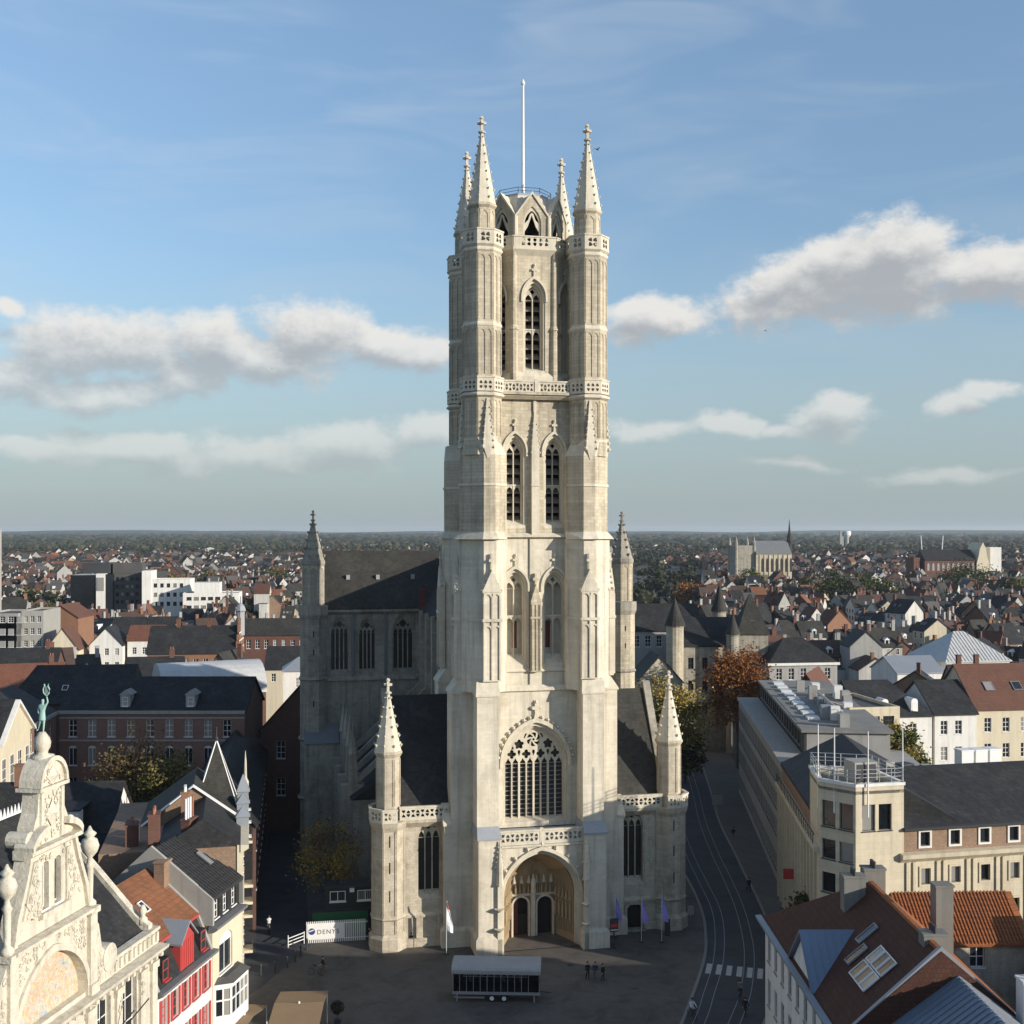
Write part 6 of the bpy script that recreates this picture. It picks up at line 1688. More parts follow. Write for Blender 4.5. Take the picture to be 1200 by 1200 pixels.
# ---- cream houses with dormers
c1 = building('town_house', 'pale cream house with slate hipped roof and two white dormers', (55.6, 184.0), RD(8), 12.2, 13, 15.0, 19.8, 'plaster_white', 'slate', front=[(2.6 + 3.2 * i, z, 1.15, 2.1) for z in (11.4, 7.4) for i in range(3)], hipr=4.5)
for xx in (4.4, 9.4):
    b = MB(); b.box(xx - 0.55, xx + 0.55, 0.3, 2.5, 15.4, 17.0); b.add([(xx + 0.55 * math.cos(math.pi * i / 6), 0.3, 17.0 + 0.5 * math.sin(math.pi * i / 6)) for i in range(7)] + [(xx + 0.55 * math.cos(math.pi * i / 6), 2.8, 17.0 + 0.5 * math.sin(math.pi * i / 6)) for i in range(7)], [tuple(range(7))] + [(i, i + 1, i + 8, i + 7) for i in range(6)])
    dd = b.build('dormer', 'white_paint', c1); put_window(dd, I4, xx, 15.6, 0.7, 1.3, 0.12, nx=2, nz=2)
c2 = building('town_house', 'narrow cream house with steep slate roof next to the dormered one', (68.2, 185.8), RD(8), 7.2, 13, 15.1, 19.6, 'plaster_white', 'slate', front=[(1.6 + 2.5 * i, z, 1.15, 2.2) for z in (11.6, 7.4) for i in range(2)])
c3 = building('town_house', 'yellowish house with rust-brown tiled roof and skylights at the right edge', (75.8, 188), RD(8), 18, 14, 15.6, 22.0, 'plaster_cream', 'tile_brown', front=[(2 + 3.2 * i, z, 1.2, 2.3) for z in (11.6, 7.4) for i in range(4)])
for xx in (4, 9): skylight(c3, xx, 3.2, 15.6 + 3.2 * 6.4 / 7 + 0.1, math.atan(6.4 / 7), 1.6, 1.8)
c4 = building('town_house', 'red brick house with tall gable behind the street block', (47.5, 204), RD(-25), 9, 12, 13.5, 19.5, 'brick_red', 'tile_brown', axis='y', front=[(3, 10, 1, 1.6)])

# ---- white zinc hall
wh = thing('hall', 'big white rendered hall under a ribbed silver hipped roof', 'hall', (96.5, 256, 0), RD(10))
wall_face(wh, I4, rect(0, 15.5, 0, 15.6), [(6.5, 13.4, 2.2, 1.4), (11.5, 13.4, 2.2, 1.4)], 'plaster_white', t=0.4, fm='frame_dark', nx=1, nz=1)
MB().box(0, 15.5, 0.42, 16, 0, 15.5).build('block', 'plaster_white', wh)
gable_roof(wh, 15.5, 16, 15.7, 21.4, 'zinc_white', 0.4, hipl=6.5, hipr=6.5)
for i in range(20):
    x = -0.3 + 0.82 * i
    t_ = min(1.0, (8.0 - abs(x - 7.75)) / 6.9 + 0.02)
    if t_ <= 0.03: continue
    yk, zk = 8.4 * t_ - 0.4, 15.42 + 6.0 * t_
    MB().extx([(-0.4, 15.42), (-0.4, 15.55), (yk, zk + 0.1), (yk, zk)], x - 0.05, x + 0.05).build('standing_seam', 'zinc_white', wh)
wh2 = building('hall', 'low white annex of the silver-roofed hall with dark glazing', (84.0, 251), RD(10), 11, 12, 13.6, 16.6, 'plaster_white', 'zinc', front=[(3, 8, 4, 4), (9, 8, 4, 4)], fm='frame_dark', cat='hall')

# ---- red-tiled house in the foreground
rt = thing('tiled_house', 'large white house with dark red tiled roof and grey chimneys in the foreground', 'house', (22.1, 100.5, 0), RD(-90))
W_, D_ = 23.5, 13.0
ws = [(1.5 + 2.45 * i, z, 1.0, 2.3) for z in (7.4, 3.6) for i in range(9)]
wall_face(rt, I4, rect(0, W_, 0, 10.9), ws, 'plaster_white', t=0.4, nx=2, nz=3, fm='plaster_grey')
MB().box(0.2, W_ - 0.2, 0.42, D_, 0, 10.7).build('block', 'plaster_white', rt)
rr_ = gable_roof(rt, W_, D_, 11.0, 16.5, 'tile_maroon', 0.35, hipl=8.5)
rr_.data.materials.append(MATS['tile_orange']); rr_.data.polygons[7].material_index = 1
MB().extx([(-0.75, 10.6), (-0.8, 10.85), (-0.3, 10.9), (-0.3, 10.6)], -0.4, W_ + 0.3).build('gutter', 'zinc', rt)
MB().extx([(-0.35, 10.3), (-0.35, 10.58), (0.02, 10.58), (0.02, 10.2)], 0, W_).build('cornice', 'white_paint', rt)
MB().extx([(-0.3, 10.7), (6.5, 16.8), (13.3, 10.7), (13.3, 10.4), (6.5, 16.4), (-0.3, 10.4)], W_ - 0.05, W_ + 0.3).build('verge', 'zinc', rt)
# ridge tiles
for i in range(30):
    x = 8.7 + i * 0.5
    MB().extx([(6.28, 16.42), (6.35, 16.62), (6.65, 16.62), (6.72, 16.42)], x, x + 0.47).build('ridge_tile', 'tile_orange', rt)
# zinc cross dormer
xd = 13.2
MB().exty([(xd - 3.2, 10.95), (xd, 13.95), (xd + 3.2, 10.95)], 0.0, 3.6).build('cross_gable', 'plaster_white', rt)
zr_ = MB(); zr_.exty([(xd - 3.6, 10.75), (xd, 14.1), (xd + 3.6, 10.75), (xd + 3.6, 10.9), (xd, 14.28), (xd - 3.6, 10.9)], -0.35, 3.9); zo = zr_.build('cross_roof', 'zinc_blue', rt)
for i in range(7):
    for e in (-1, 1):
        y0 = -0.3 + 0.6 * i
        MB().loft([[(xd, y0, 14.3), (xd, y0 + 0.05, 14.3), (xd, y0 + 0.05, 14.2), (xd, y0, 14.2)], [(xd + e * 3.6, y0, 10.97), (xd + e * 3.6, y0 + 0.05, 10.97), (xd + e * 3.6, y0 + 0.05, 10.85), (xd + e * 3.6, y0, 10.85)]]).build('standing_seam', 'zinc_blue', zo)
sl = math.atan(5.5 / 6.5)
for (xx, yy, w_, h_) in ((16.6, 3.0, 0.9, 1.9), (15.2, 4.2, 0.9, 1.9)):
    skylight(rt, xx, yy, 11.0 + yy * 5.5 / 6.5 + 0.1, sl, w_, h_)
for i in range(3):
    for j in range(2): skylight(rt, 18.6 + 1.15 * i, 2.6 + 1.2 * j, 11.0 + (2.6 + 1.2 * j) * 5.5 / 6.5 + 0.1, sl, 1.05, 1.5, 'white_paint')
for (cx_, cy_, w_, z1) in ((9.3, 4.9, 1.7, 17.3), (7.6, 7.0, 1.7, 17.4), (21.4, 6.8, 1.6, 17.0)):
    chimney(rt, cx_, cy_, 12.5, z1, 1.1, w_, 'chimney_grey', 3 if cx_ > 7.7 else 4, 'frame_dark')
# zinc-roofed house nearer still
zh = thing('zinc_house', 'house with blue standing-seam zinc roof at the bottom right edge', 'house', (22.4, 76.6, 0), RD(-90))
MB().box(0, 20, 0, 14.5, 0, 9.4).build('block', 'plaster_white', zh)
gable_roof(zh, 20, 14.5, 9.6, 14.9, 'zinc_blue', 0.2)
for i in range(28):
    x = 0.2 + 0.6 * i
    for e in (0, 1):
        ya, yb = (-0.2, 7.25) if e == 0 else (14.7, 7.25)
        MB().loft([[(x, ya, 9.5), (x + 0.05, ya, 9.5), (x + 0.05, ya, 9.4), (x, ya, 9.4)], [(x, yb, 15.0), (x + 0.05, yb, 15.0), (x + 0.05, yb, 14.85), (x, yb, 14.85)]]).build('standing_seam', 'zinc_blue' if e == 0 else 'zinc', zh)
chimney(zh, 1.2, 11.6, 10, 15.2, 1.2, 1.5, 'plaster_white', 2, 'frame_dark')
# bright orange roof beyond
oh = building('tiled_house', 'stone cottage with bright orange pantiles below the beige offices', (31.9, 92.4), RD(2), 9.6, 7.0, 11.6, 14.4, 'stone_rough', 'tile_orange', front=[(5.5, 9.4, 1.2, 1.7), (2.2, 9.4, 1.0, 1.6)], nx=2, nz=2)
chimney(oh, -0.2, -6.8, 9, 18.3, 1.3, 1.1, 'chimney_grey', 0)
for i in range(33):
    x = 0.0 + 0.29 * i
    MB().extx([(-0.3, 11.38), (-0.28, 11.5), (3.5, 14.5), (3.5, 14.38)], x, x + 0.13).build('pantile_row', 'tile_orange', oh)
# unseen houses added outside the right edge to throw the square into shade
shade_house1 = building('town_house', 'unseen town house added right of the zinc roof to shade the square', (39.5, 86), RD(-90), 20, 13, 11.5, 15.5, 'brick_red', 'slate')
shade_house2 = building('town_house', 'plain unseen house added outside the right edge to shade the square', (24, 55), RD(-90), 30, 16, 15, 21, 'plaster_cream', 'slate')
shade_house3 = building('town_house', 'unseen row house added beyond the orange cottage to shade the street', (46, 85), RD(5), 22, 12, 11, 14.8, 'brick_red', 'slate')
# ================================================================== trees
def leafmat(name, col, var=0.5):
    m = bpy.data.materials.new(name); m.use_nodes = True
    t = NT(m.node_tree); b = t.n('ShaderNodeBsdfPrincipled'); o = t.n('ShaderNodeOutputMaterial'); t.link(b.outputs[0], o.inputs[0])
    g_ = t.n('ShaderNodeNewGeometry'); oi = t.n('ShaderNodeObjectInfo')
    k = t.m('ADD', 1 - var / 2, t.m('MULTIPLY', g_.outputs['Random Per Island'], var))
    k = t.m('MULTIPLY', k, t.m('ADD', 0.85, t.m('MULTIPLY', oi.outputs['Random'], 0.3)))
    kc = t.n('ShaderNodeCombineXYZ')
    for i in range(3): t.link(k, kc.inputs[i])
    t.link(t.mix(1.0, tuple(col) + (1,), kc.outputs[0], 'MULTIPLY'), b.inputs['Base Color'])
    b.inputs['Roughness'].default_value = 0.75
    b.inputs['Specular IOR Level'].default_value = 0.2
    MATS[name] = m
for nm, c_ in (('leaf_green', (0.060, 0.080, 0.025)), ('leaf_dark', (0.035, 0.048, 0.02)), ('leaf_olive', (0.13, 0.115, 0.035)), ('leaf_yellow', (0.27, 0.195, 0.045)),
               ('leaf_orange', (0.36, 0.135, 0.032)), ('leaf_rust', (0.22, 0.085, 0.028)), ('leaf_brown', (0.13, 0.085, 0.04))):
    leafmat(nm, c_)
mat('bark', (0.10, 0.085, 0.068), 0.9, 0.3, 2.0)
def tree(name, label, pos, H, r, mats, n=2500, ls=0.28, crown=0.62, group=None, seed=1, z0=0.0, thin=0.0):
    rg = random.Random(seed)
    p = thing(name, label, 'tree', (pos[0], pos[1], z0), rg.uniform(0, 6), group)
    cz, rz_ = H * (1 - crown / 2), H * crown / 2
    t_ = MB(); t_.tube([(0, 0, 0), (0.05 * r, 0, H * 0.3), (-0.04 * r, 0.05 * r, H * 0.6), (0, 0, H * 0.85)], 0.045 * H * 0.5, 7, 0.01 * H)
    tips = []
    for k in range(9):
        a = rg.uniform(0, 6.28); zz = H * rg.uniform(0.3, 0.6); l = r * rg.uniform(0.6, 0.95)
        e = (l * math.cos(a), l * math.sin(a), min(H * 0.92, zz + H * rg.uniform(0.12, 0.34)))
        t_.tube([(0, 0, zz), (e[0] * 0.5, e[1] * 0.5, zz + (e[2] - zz) * 0.65), e], 0.012 * H, 5, 0.003 * H); tips.append(e)
    t_.build('trunk', 'bark', p)
    cl = []
    for k in range(46):
        while True:
            x, y, z = rg.uniform(-1, 1), rg.uniform(-1, 1), rg.uniform(-1, 1)
            d = x * x + y * y + z * z
            if 0.12 < d < 1: break
        wv = 1 - 0.25 * max(0, z)
        cl.append((x * r * wv, y * r * wv, cz + z * rz_, r * rg.uniform(0.13, 0.30), rg.choice((0, 0, 1, 1, 2))))
    cl += [(e[0], e[1], e[2], r * 0.2, 1) for e in tips]
    b = MB(); nm = len(mats)
    vs, fs, mi = [], [], []
    for i in range(n):
        c = cl[rg.randrange(len(cl))]
        x, y, z = c[0] + rg.gauss(0, c[3]), c[1] + rg.gauss(0, c[3]), c[2] + rg.gauss(0, c[3] * 0.8)
        s_ = ls * rg.uniform(0.6, 1.35)
        u = Vector((rg.gauss(0, 1), rg.gauss(0, 1), rg.gauss(0, 0.7))).normalized() * s_
        v = Vector((rg.gauss(0, 1), rg.gauss(0, 1), rg.gauss(0, 1))).cross(u).normalized() * s_ * 0.6
        q = Vector((x, y, z)); o = len(vs)
        vs += [tuple(q - u), tuple(q + v), tuple(q + u), tuple(q - v)]
        fs.append((o, o + 1, o + 2, o + 3)); mi.append(c[4] % nm)
    b.v, b.f, b.mi = vs, fs, mi
    b.build('crown', list(mats), p)
    return p
tree('tree', 'golden-green tree behind the right-hand aisle spire', (26.0, 190), 20.5, 5.2, ('leaf_yellow', 'leaf_olive', 'leaf_yellow'), 9000, 0.24, 0.75, seed=3)
tree('tree', 'large rust-orange tree in front of the stone castle', (42.5, 216), 22.5, 5.6, ('leaf_orange', 'leaf_rust', 'leaf_rust'), 12000, 0.24, 0.66, seed=4)
tree('tree', 'shaded street tree between cathedral and grey offices', (30.5, 203), 10, 3.2, ('leaf_dark', 'leaf_green', 'leaf_brown'), 2500, 0.32, 0.8, seed=6)
tree('tree', 'broad bronze-brown tree in the palace courtyard', (-46.6, 147), 17.5, 6.3, ('leaf_brown', 'leaf_olive', 'leaf_dark'), 17000, 0.2, 0.8, seed=7)
tree('tree', 'thin autumn tree over the site cabins by the cathedral', (-21.0, 131.5), 11.5, 3.2, ('leaf_brown', 'leaf_yellow', 'leaf_brown'), 4200, 0.14, 0.7, seed=8)
tree('tree', 'dark bushy tree at the foot of the beige office corner', (29.6, 117.0), 7.5, 2.3, ('leaf_dark', 'leaf_green', 'leaf_brown'), 2200, 0.22, 0.85, seed=9)
tree('shrub', 'yellow-green climbing shrub on the terrace of the flat-roofed annex', (52.5, 157.0), 5.5, 2.6, ('leaf_yellow', 'leaf_green', 'leaf_olive'), 2000, 0.26, 0.9, seed=10, z0=12.5)
tree('shrub', 'green roof shrub beside the white cooling units', (55.5, 160.0), 5, 2.6, ('leaf_green', 'leaf_olive', 'leaf_dark'), 1500, 0.26, 0.9, seed=12, z0=9.0)

# ================================================================== stone castle
ck = thing('castle', 'grey stone castle with conical turrets and a pyramid-roofed tower', 'castle', (0, 0, 0), 0)
wall_face(ck, shift(34.2, 233, 0) @ rotz(RD(4)), rect(0, 12.5, 0, 21.4), [(2 + 2.9 * i, z, 1.1, 2.2) for z in (16.6, 12.0, 7.5) for i in range(4)], 'stone_grey', t=0.6, fm='frame_dark', nx=2, nz=2)
MB(shift(34.2, 233, 0) @ rotz(RD(4))).box(0, 12.5, 0.62, 12, 0, 21.0).build('block', 'stone_grey', ck)
MB(shift(34.2, 233, 0) @ rotz(RD(4))).extx([(-0.3, 21.3), (6, 26.6), (12.3, 21.3), (12.3, 21), (-0.3, 21)], -0.2, 12.7).build('roof', 'slate', ck)
for (x, y, r, z1, z2, m_) in ((32.9, 232.6, 1.75, 25.4, 31.0, 'stone'), (44.2, 230.8, 1.3, 23.8, 28.2, 'stone_grey'), (44.8, 249, 1.5, 27.2, 33.2, 'stone_grey')):
    o = MB().lathe(x, y, [(r, 0), (r, z1 - 0.4), (r * 1.15, z1)], 16).build('round_turret', m_, ck, smooth=False)
    MB().lathe(x, y, [(r * 1.25, z1), (r * 0.6, z1 + (z2 - z1) * 0.5), (0.05, z2)], 16).build('cone_roof', 'slate_old', o)
b = MB(); b.box(45.6, 51.6, 232, 238.5, 0, 23.6); tw_ = b.build('square_tower', 'stone_grey', ck)
MB().frus([(45.2, 231.6), (52, 231.6), (52, 238.9), (45.2, 238.9)], 23.6, [(48.4, 235), (48.8, 235), (48.8, 235.4), (48.4, 235.4)], 31.6).build('pyramid_roof', 'slate_old', tw_)
put_window(tw_, I4, 48.5, 25.4, 0.8, 1.0, 232.6, fm='lead_dark')
lr = building('castle_range', 'long slate-roofed range with pale eaves left of the round turret', (20.5, 247), RD(2), 20, 10, 23.4, 28.6, 'plaster_grey', 'slate', front=[(1.5 + 2.4 * i, 19.6, 1.2, 2.4) for i in range(8)], cat='building')
fw = building('castle_forewing', 'low stone forewing with crow-stepped gable in front of the castle', (24.0, 222), RD(4), 9, 9, 15.5, 20.5, 'stone', 'slate', axis='y', front=[(2 + 2.5 * i, 11.5, 1.1, 2.2) for i in range(3)], cat='building')
mh = building('mansion', 'cream-corniced mansion with slate hipped roof and white windows beside the castle', (50.5, 226), RD(8), 14, 11, 18.6, 23.0, 'plaster_grey', 'slate', front=[(2 + 2.5 * i, z, 1.1, 2.2) for z in (15.2, 10.6) for i in range(5)], right=[(2 + 2.5 * i, z, 1.1, 2.2) for z in (15.2,) for i in range(4)], hipl=5, hipr=5, cat='building')
MB().box(-0.4, 14.4, -0.4, 0.1, 18.0, 18.5).build('cornice', 'plaster_white', mh)

# ================================================================== far landmarks
c1_ = thing('church', 'distant sunlit stone church with square west tower and slim spire', 'church', (160, 750, 0), RD(8))
MB().box(-17, -4, -6, 8, 0, 35).build('tower', 'stone_grey', c1_)
for sx in (-16.5, -4.5):
    for sy in (-5.5, 7.5): MB().lathe(sx, sy, [(1.1, 0), (1.1, 37), (0.1, 41)], 8).build('turret', 'stone_grey', c1_)
for i in range(7): 
    MB().box(-1.9 + 3.2 * i, -1.1 + 3.2 * i, -8.4, -7.9, 15, 29).build('buttress', 'stone', c1_)
    MB().plate(arch(0.2 + 3.2 * i, 1.5, 18, 25, 27, 3), [], -8.06, -8.0).build('window', 'leaded_glass', c1_)
MB().box(-4, 20, -8, 8, 0, 29.5).build('nave', 'stone', c1_)
MB().extx([(-8.5, 29.4), (0, 38), (8.5, 29.4)], -4, 20).build('roof', 'lead_dark', c1_)
MB().lathe(21.5, 0, [(1.6, 0), (1.6, 36), (1.9, 38), (0.8, 44), (0.1, 52)], 8).build('spire', 'slate_old', c1_)
c2_ = thing('church', 'distant dark-roofed abbey church with pale curved gable front', 'church', (283, 800, 0), RD(6))
MB().box(0, 37, -8, 8, 0, 24).build('nave', 'brick_dark', c2_); MB().extx([(-8.6, 24), (0, 31.5), (8.6, 24)], 0, 37).build('roof', 'slate', c2_)
for i in range(10): MB().plate(arch(2.5 + 3.6 * i, 1.6, 17, 20.5, 22.5, 3), [], -8.1, -8.02).build('window', 'plaster_grey', c2_)
b = MB(); b.plate([(37, 0), (46, 0), (46, 22), (44.6, 27), (43.8, 32), (42.5, 34.5), (41.5, 36.5), (40.5, 34.5), (39.2, 32), (38.4, 27), (37, 22)], [], -9, 8); b.build('front_gable', 'plaster_cream', c2_)
MB().box(-7, -2.5, -6, 6, 0, 26).build('chimney_block', 'brick_red', c2_)
for (x0, x1) in ((297.5, 294.5), (307.5, 310.5)):
    mt = MB().tube([(x0, 830, 0), (x1, 830, 41)], 0.55, 8, 0.35).build('mast', 'white_paint', None, 'slanting white bridge mast above the dark abbey roof, %s one' % ('left' if x1 < 300 else 'right'), 'mast', 'white bridge masts')
wb = building('tower_block', 'distant white slab block beside the pale abbey gable', (333, 802), RD(5), 8, 10, 33, 33, 'plaster_white', 'roof_felt', roof=False, cat='building')
wt = thing('water_tower', 'far white water tower with round tank on the horizon', 'tower', (727, 2500, 0), 0)
MB().lathe(0, 0, [(4, 0), (4, 30)], 12).build('shaft', 'plaster_grey', wt); MB().lathe(0, 0, [(4, 30), (8, 35), (8.5, 42), (7, 44)], 14).build('tank', 'white_paint', wt); MB().box(-16, -8, -3, 3, 0, 43).build('silo', 'plaster_grey', wt)

# left: modern block and neighbours
bg_ = thing('office_block', 'black glass office block with white vertical slabs', 'building', (-184, 480, 0), RD(6))
MB().box(0, 10.5, 0, 14, 0, 26).build('glass_wing', 'glass', bg_); MB().box(10.5, 14.2, -0.6, 14, 0, 26.6).build('slab', 'plaster_white', bg_); MB().box(14.2, 17.8, -0.2, 14, 0, 26.4).build('glass_wing', 'glass', bg_); MB().box(11.0, 13.7, -0.9, -0.55, 19.5, 25).build('bay', 'glass', bg_)
wall_face(bg_, I4, rect(17.8, 32, 0, 26.5), [(19 + 2.0 * i, z, 1.3, 1.5) for z in (23.6, 20.4, 17.2, 14.0) for i in range(7)], 'roof_felt', t=0.4, fm='frame_dark', nx=1, nz=1)
MB().box(17.8, 32, 0.42, 14, 0, 26.2).build('block', 'frame_dark', bg_); MB().box(4, 15, 3, 13, 26.6, 31).build('penthouse', 'frame_dark', bg_); MB().box(16, 28, 5, 13, 26.4, 30.8).build('penthouse', 'roof_felt', bg_)
wo_ = building('office_block', 'white office block with square windows right of the black glass one', (-152, 474), RD(8), 19, 14, 24.5, 24.5, 'plaster_white', 'roof_felt', roof=False, front=[(2.5 + 2.6 * i, z, 1.4, 1.6) for z in (21.2, 17.4, 13.6) for i in range(6)], cat='building', fm='frame_dark')
MB().box(-0.2, 3.4, -0.4, 14, 0, 28).build('stair_slab', 'plaster_white', wo_)
wo2 = building('office_block', 'low stepped white building with ribbon windows beside the white offices', (-132, 462), RD(8), 22, 14, 19.5, 19.5, 'plaster_white', 'roof_felt', roof=False, front=[(2.4 + 2.8 * i, z, 2.0, 1.3) for z in (16.6, 13.2) for i in range(7)], cat='building', fm='frame_dark')
MB().box(4, 14, 3, 12, 19, 23.5).build('upper_storey', 'plaster_white', wo2)
ap = building('apartment_block', 'grey apartment block with rows of balconies at the left edge', (-138.5, 300), RD(-2), 10, 16, 23.0, 23.0, 'plaster_grey', 'roof_felt', roof=False, front=[(1.5 + 2.2 * i, z, 1.4, 1.6) for z in (20.6, 17.4, 14.2, 11.0) for i in range(5)], cat='building')
ap2 = building('apartment_block', 'second grey apartment block with dark recessed windows', (-128.2, 301), RD(4), 5.6, 14, 23.6, 23.6, 'concrete', 'roof_felt', roof=False, front=[(1.1 + 1.7 * i, z, 1.0, 1.6) for z in (20.6, 17.4, 14.2, 11.0) for i in range(3)], cat='building')
og = building('house', 'tall orange-brick blind gable left of the white gabled houses', (-130.5, 320), RD(0), 10, 12, 20.6, 24.0, 'brick_orange', 'tile_brown', axis='y')
og2 = building('house', 'brown rendered house with lean-to roof beside the orange gable', (-120.5, 298), RD(8), 8, 10, 14.0, 19.5, 'plaster_cream', 'tile_brown', axis='y')
for i, (px_, py_, w_, lab) in enumerate(((-111.5, 304, 8.5, 'white gabled house with dark roof near the grey apartments'), (-102.5, 307, 9, 'white house with red-brown roof in the gabled row'), (-117, 336, 9, 'white terrace house with slate roof behind the gabled row'), (-107.5, 338, 8, 'pale yellow terrace house with black roof'))):
    building('house', lab, (px_, py_), RD(6), w_, 10, 14.5 + (i % 2), 19.0, 'plaster_white' if i < 3 else 'yellow_wall', ('slate', 'tile_red', 'slate', 'slate')[i], axis='x' if i != 0 else 'y', front=[(1.8 + 2.6 * k, z, 1.1, 1.8) for z in (11.6, 8.0) for k in range(3)])
sc = building('school', 'red brick school with slate roof and pale-banded stepped gable', (-83, 262), RD(7), 20, 12, 16.8, 22.4, 'brick_orange', 'slate', front=[(2 + 2.2 * i, 13, 1.1, 2.2) for i in range(8)], cat='school')
b = MB(shift(20, 0, 0) @ rotz(math.pi / 2)); b.plate([(-0.6, 0), (12.6, 0), (12.6, 17.4), (11.2, 17.4), (11.2, 19.0), (9.8, 19.0), (9.8, 20.8), (8.2, 20.8), (8.2, 22.6), (6.9, 22.6), (6.9, 24.2), (5.1, 24.2), (5.1, 22.6), (3.8, 22.6), (3.8, 20.8), (2.2, 20.8), (2.2, 19.0), (0.8, 19.0), (0.8, 17.4), (-0.6, 17.4)], [], -0.35, 0.3); b.build('stepped_gable', 'brick_orange', sc)
for zz in (17.6, 19.4, 21.2): MB(shift(20, 0, 0) @ rotz(math.pi / 2)).box(1.5, 10.5, -0.42, -0.34, zz - 0.5, zz - 0.2).build('stone_band', 'plaster_white', sc)
MB(shift(20.2, 6, 0)).lathe(0, 0, [(0.9, 20), (0.9, 25.4), (1.2, 25.8), (0.9, 26.8), (0.2, 27.6), (0.1, 29.2)], 8).build('turret', 'lead', sc)
for xx in (6, 13): chimney(sc, xx, 6, 21, 24, 0.9, 0.9, 'brick_red', 0)
lg = building('school', 'long low brick range with brown-grey roof near the transept turret', (-73, 302), RD(3), 24, 10, 17.4, 21.2, 'brick_red', 'slate_old', front=[(1.6 + 2.3 * i, 13.6, 1.1, 2.3) for i in range(10)], cat='school')
vt = thing('vaulted_hall', 'barrel-vaulted grey metal hall roof behind the palace', 'hall', (-63, 207, 0), RD(24))
pr = [(7 + 7.2 * math.cos(math.pi * i / 14), 14.5 + 5.4 * math.sin(math.pi * i / 14)) for i in range(15)]
b = MB(); b.loft([[(0, y, z) for y, z in pr], [(19, y, z) for y, z in pr]]); b.build('vault', 'zinc_white', vt); MB().box(0.2, 18.8, 0, 14, 0, 14.4).build('wall', 'brick_dark', vt)
nv = building('house', 'broad navy slate roof with small rooflights behind the palace', (-86, 196), RD(6), 20, 14, 15.2, 20.8, 'brick_dark', 'slate', hipl=3)
for i in range(3): skylight(nv, 9 + 2.6 * i, 2.4, 17.3, 0.68, 1.0, 1.2, 'white_paint')
nr = building('house', 'house with red tiled slope just behind the palace ridge', (-97, 193), RD(24), 11, 12, 14.5, 19.6, 'brick_red', 'tile_red', axis='y')
oc = building('house', 'orange-tiled cottage at the far left beyond the palace wing', (-92, 182), RD(20), 12, 12, 13.5, 18.5, 'brick_red', 'tile_orange')
wc = building('house', 'small white house with pavilion roof beside the barrel vault', (-44.5, 224), RD(10), 6, 6.5, 17.5, 19.6, 'plaster_white', 'zinc', hipl=2.9, hipr=2.9, front=[(3, 14, 1.2, 1.8)])
for (lab, pos_, rz_, w_, d_, e_, r_2, wm_, rm_, ax_) in (('slate house with white rear wall below the brick school', (-77, 228), 10, 11, 10, 14.5, 19.0, 'plaster_white', 'slate', 'x'), ('small gabled brick house between school and barrel vault', (-63.5, 236), -12, 7.5, 10, 14.5, 19.6, 'brick_brown', 'slate_old', 'y'), ('rust-roofed house in front of the white gabled row', (-101, 226), 18, 12, 10, 13.0, 17.8, 'brick_red', 'tile_red', 'x'), ('low slate house beneath the long brown-roofed range', (-54, 252), 4, 13, 10, 14.5, 18.8, 'plaster_cream', 'slate', 'x'), ('grey slate house left of the brick school', (-113, 250), 8, 13, 11, 13.5, 18.5, 'brick_dark', 'slate', 'x')):
    fh = building('house', lab, pos_, RD(rz_), w_, d_, e_, r_2, wm_, rm_, axis=ax_, front=[(1.8 + 2.4 * k, e_ - 3, 1.0, 1.7) for k in range(int((w_ - 1.5) / 2.4))])
    chimney(fh, w_ * 0.8, d_ * 0.5, r_2 - 1.5, r_2 + 1.4, 0.9, 0.7, 'brick_red', 2)
te = building('tower_block', 'slim beige tower block cut by the left picture edge', (-149.8, 310), RD(0), 8.0, 10, 45, 45, 'concrete', 'roof_felt', roof=False, cat='building')

# ================================================================== the town: rows of houses round courtyards
FREE = [  # no generic house here: (x0, x1, y0, y1)
    (-70, 33, 0, 204), (-200, -20, 0, 216), (20, 110, 60, 215), (18, 70, 195, 262), (82, 122, 244, 282), (-142, -78, 288, 352), (-90, -52, 250, 318), (-84, -40, 200, 262), (-118, -88, 216, 262),
    (-190, -104, 455, 500), (140, 190, 738, 770), (272, 345, 785, 835), (60, 100, 180, 206), (26, 48, 180, 225)]
def blocked(x, y, pad=7):
    for (a, b_, c, d) in FREE:
        if a - pad < x < b_ + pad and c - pad < y < d + pad: return True
    u, v = (x - CC.x) * CU.x + (y - CC.y) * CU.y, (x - CC.x) * CV.x + (y - CC.y) * CV.y
    return abs(u) < 36 and -20 < v < 85
rc = random.Random(23)
WALLS = ['brick_red'] * 3 + ['brick_dark'] * 4 + ['brick_brown'] * 3 + ['render_pale'] * 6 + ['render_cream'] * 3 + ['plaster_grey'] * 3 + ['brick_orange']
ROOFS = ['slate'] * 11 + ['slate_old'] * 8 + ['tile_town'] * 3 + ['tile_rust'] * 1 + ['tile_umber'] * 5 + ['roof_felt'] * 5
HS = []
